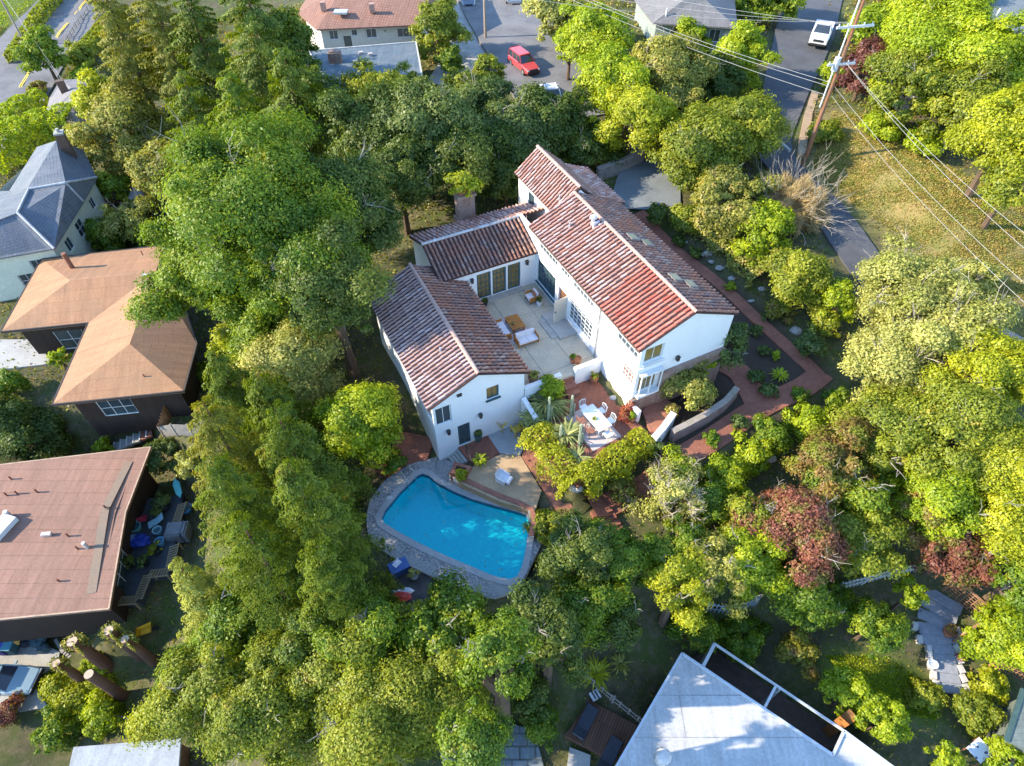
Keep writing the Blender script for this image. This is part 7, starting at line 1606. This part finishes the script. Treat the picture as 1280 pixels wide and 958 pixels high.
# tall cut stumps
CUT = stain('fresh_cut_wood', (.50, .38, .27), (.38, .27, .18), 6, 14, .9)
for px, py, r_, h_, lab in ((134, 787, .29, 4.2, 'tall cut tree trunk nearest the pink roof corner'), (90, 802, .31, 4.4, 'tall cut tree trunk with sprouts by the bins'), (70, 829, .25, 4.2, 'tall cut tree trunk closest to the silver car'), (111, 843, .28, 4.4, 'tall bare cut tree trunk lowest in the group'), (156, 799, .25, 4.2, 'tall cut trunk with green sprouts beside the yellow wheelbarrow')):
    z = -13.5
    for _ in range(10): q = P(px, py, z + h_); z = tz(q[0], q[1])
    o = thing('tree_stump', lab, 'tree stump', (q[0], q[1], z)); mb = MB(); mb.tube([(0, 0, -.4), (.05, 0, h_ * .5), (0, 0, h_)], [r_ * 1.25, r_ * 1.08, r_], 12); part('trunk', mb, BARKR, o, local=True); mb = MB(); mb.tube([(0, 0, h_), (0, 0, h_ + .02)], r_ * .93, 14); part('cut_face', mb, CUT, o, local=True)
    if px != 111:
        rng = np.random.default_rng(int(px)); n = 500; a = rng.uniform(0, 6.28, n); rr = r_ * rng.uniform(.9, 1.9, n); p_ = np.stack([np.cos(a + (a > 4) * 1.5) * rr, np.sin(a) * rr, h_ - rng.uniform(-.1, .9, n)], 1); v = leaves(p_, rng.normal(size=(n, 3)) + (0, 0, .6), rng.uniform(.1, .22, n), .5, rng); part('sprouts', raw_mesh('sprouts', v, 4, LM['olive'], rng.uniform(size=n)), None, o, local=True)
# wheelbarrow, bins, heap
g = G(184, 792); o = thing('wheelbarrow', 'yellow wheelbarrow in the shade beside the tall stumps', 'wheelbarrow', g, rz=.4); mb = MB()
A_ = [(-.45, -.3, .6), (.5, -.34, .66), (.5, .34, .66), (-.45, .3, .6)]; B_ = [(-.25, -.18, .32), (.3, -.2, .3), (.3, .2, .3), (-.25, .18, .32)]
for i in range(4): j = (i + 1) % 4; mb.quad(A_[i], A_[j], B_[j], B_[i]); mb.quad(B_[i], B_[j], A_[j], A_[i])
mb.ngon(B_); part('tray', mb, plain('yellow_steel', (.72, .42, .03), .1, 4, .4), o, local=True); mb = MB(); mb.tube([(.62, -.04, .2), (.62, .04, .2)], .2, 14); part('wheel', mb, TYRE, o, local=True)
for s in (-1, 1): mb = MB(); mb.tube([(.62, s * .06, .2), (0, s * .2, .3), (-.95, s * .3, .6)], .022, 6); part('handle', mb, DARKM, o, local=True); mb = MB(); mb.tube([(-.2, s * .22, .33), (-.25, s * .24, 0)], .02, 6); part('leg', mb, DARKM, o, local=True)
def bin_(px, py, mat, lidm, label):
    o = thing('wheelie_bin', label, 'bin', P(px, py, -14.1)); mb = MB(); q = [(-.28, -.3), (.28, -.3), (.28, .3), (-.28, .3)]; mb.prism([(x * .85, y * .85) for x, y in q], .05, .95); part('bin_body', mb, mat, o, local=True); mb = MB(); mb.prism([(x * 1.08, y * 1.08) for x, y in q], .95, [.99, .99, 1.06, 1.06], bottom=True); part('lid', mb, lidm, o, local=True)
    for s in (-1, 1): mb = MB(); mb.tube([(s * .24, .3, .1), (s * .3, .3, .1)], .1, 10); part('wheel', mb, TYRE, o, local=True)
bin_(7, 815, plain('bin_blue', (.05, .05, .25)), plain('bin_blue_lid', (.09, .09, .45), .1, 4, .4), 'blue wheelie bin by the wall of the pink-roofed house'); bin_(19, 814, plain('bin_teal', (.05, .14, .17)), plain('bin_teal_lid', (.10, .28, .33), .1, 4, .4), 'teal wheelie bin next to the blue one')
o = thing('rubbish_heap', 'heap of dark green sacks and junk behind the bins', 'heap', P(45, 797, -14.1))
for px, py, r_, c_ in ((40, 794, .6, (.05, .11, .09)), (50, 803, .5, (.07, .12, .13)), (36, 804, .45, (.04, .05, .06)), (60, 792, .4, (.30, .33, .38)), (56, 812, .45, (.06, .09, .10))):
    a = P(px, py, -14.1); mb = MB(); mb.blob(a + (0, 0, r_ * .4), (r_, r_ * .8, r_ * .6), 12, 7, 0, .18, rngb); part('sack', mb, plain('sack_%d' % px, c_, .3, 5), o)
o = thing('board_stack', 'boards leaning at the end of the parking pad', 'boards', P(78, 815, -14.1)); mb = MB(); a = P(70, 800, -14.1); [mb.bar(a + (i * .25, -i * .15, .1), a + (1.2 + i * .2, -1.0 - i * .1, .5), .2, .04) for i in range(4)]; part('boards', mb, GREYW, o)
fence('slat_fence', 'collapsed dark slat fence above the low pale roof', [G(126, 893), G(150, 898), G(171, 904)], .8, GREYW, 'slat', sp=.22)
fence('plank_fence', 'grey plank fence by the steps of the timber house', [G(207, 548), G(228, 545), G(262, 541)], 1.3, GREYW, 'slat', sp=.17, w=.16)
fence('plank_fence', 'orange board fence running up beside the timber house', [G(207, 547), G(213, 528), G(221, 505)], 1.4, ORW, 'slat', sp=.17, w=.16)
fence('roadside_fence', 'row of pale posts along the far left road', [G(84, 58), G(98, 34), G(114, 10)], .8, plain('pale_post', (.30, .26, .21)), 'slat', sp=.9, w=.12)
o = thing('garden_stairs', 'pale edged garden steps in front of the timber house', 'stairs', G(170, 545))
for i in range(6):
    q = G(148 + i * 8, 556 - i * 3.6); mb = MB(); mb.box(q + (0, 0, .1), (.38, 1.6, .22), .35); part('tread', mb, BRICKL if i > 3 else CONCR, o); mb = MB(); mb.box(q + (-.22, -.06, .12), (.09, 1.62, .24), .35); part('nosing', mb, plain('white_nosing', (.60, .58, .54), .1, 4), o)
gsh, _, _ = hood('garden_shed', 'small lavender-grey roofed shed in the yard behind the tan roof', [[(157, 258, -5.4), (171, 236, -5.0), (184, 249, -5.4)], [(171, 236, -5.0), (176, 236, -5.4), (184, 249, -5.4)], [(157, 258, -5.4), (165, 233, -5.4), (171, 236, -5.0)]], [(157, 258), (184, 249), (176, 236), (165, 233)], -5.4, -7.2, .12, GREYR, GREYW, [], .08, cat='shed')
# low concrete barrier where the lane bends
a = [G(962, 172), G(975, 182), G(986, 192)]; lowwall('kerb_wall', [tuple(q) for q in a], .35, .25, CONCR, 'low pale kerb wall at the bend of the lane')
lowwall('bank_edge', [tuple(G(x, y)) for x, y in ((1018, 118), (1010, 145), (1004, 175), (1001, 195))], .25, .7, stain('crumbling_earth', (.40, .28, .18), (.28, .2, .12), 2, 8, .95, (.4, .7), .8), 'crumbling tan earth bank along the right side of the lane', 'bank')
lowwall('rubble_edge', [tuple(G(x, y)) for x, y in ((1185, 378), (1215, 400), (1245, 415), (1275, 432))], .4, .6, stain('rubble_stone', (.33, .27, .24), (.22, .19, .17), 2, 7, .95, (.4, .6), .8), 'rough stone edge between the lane and the dry slope', 'wall')
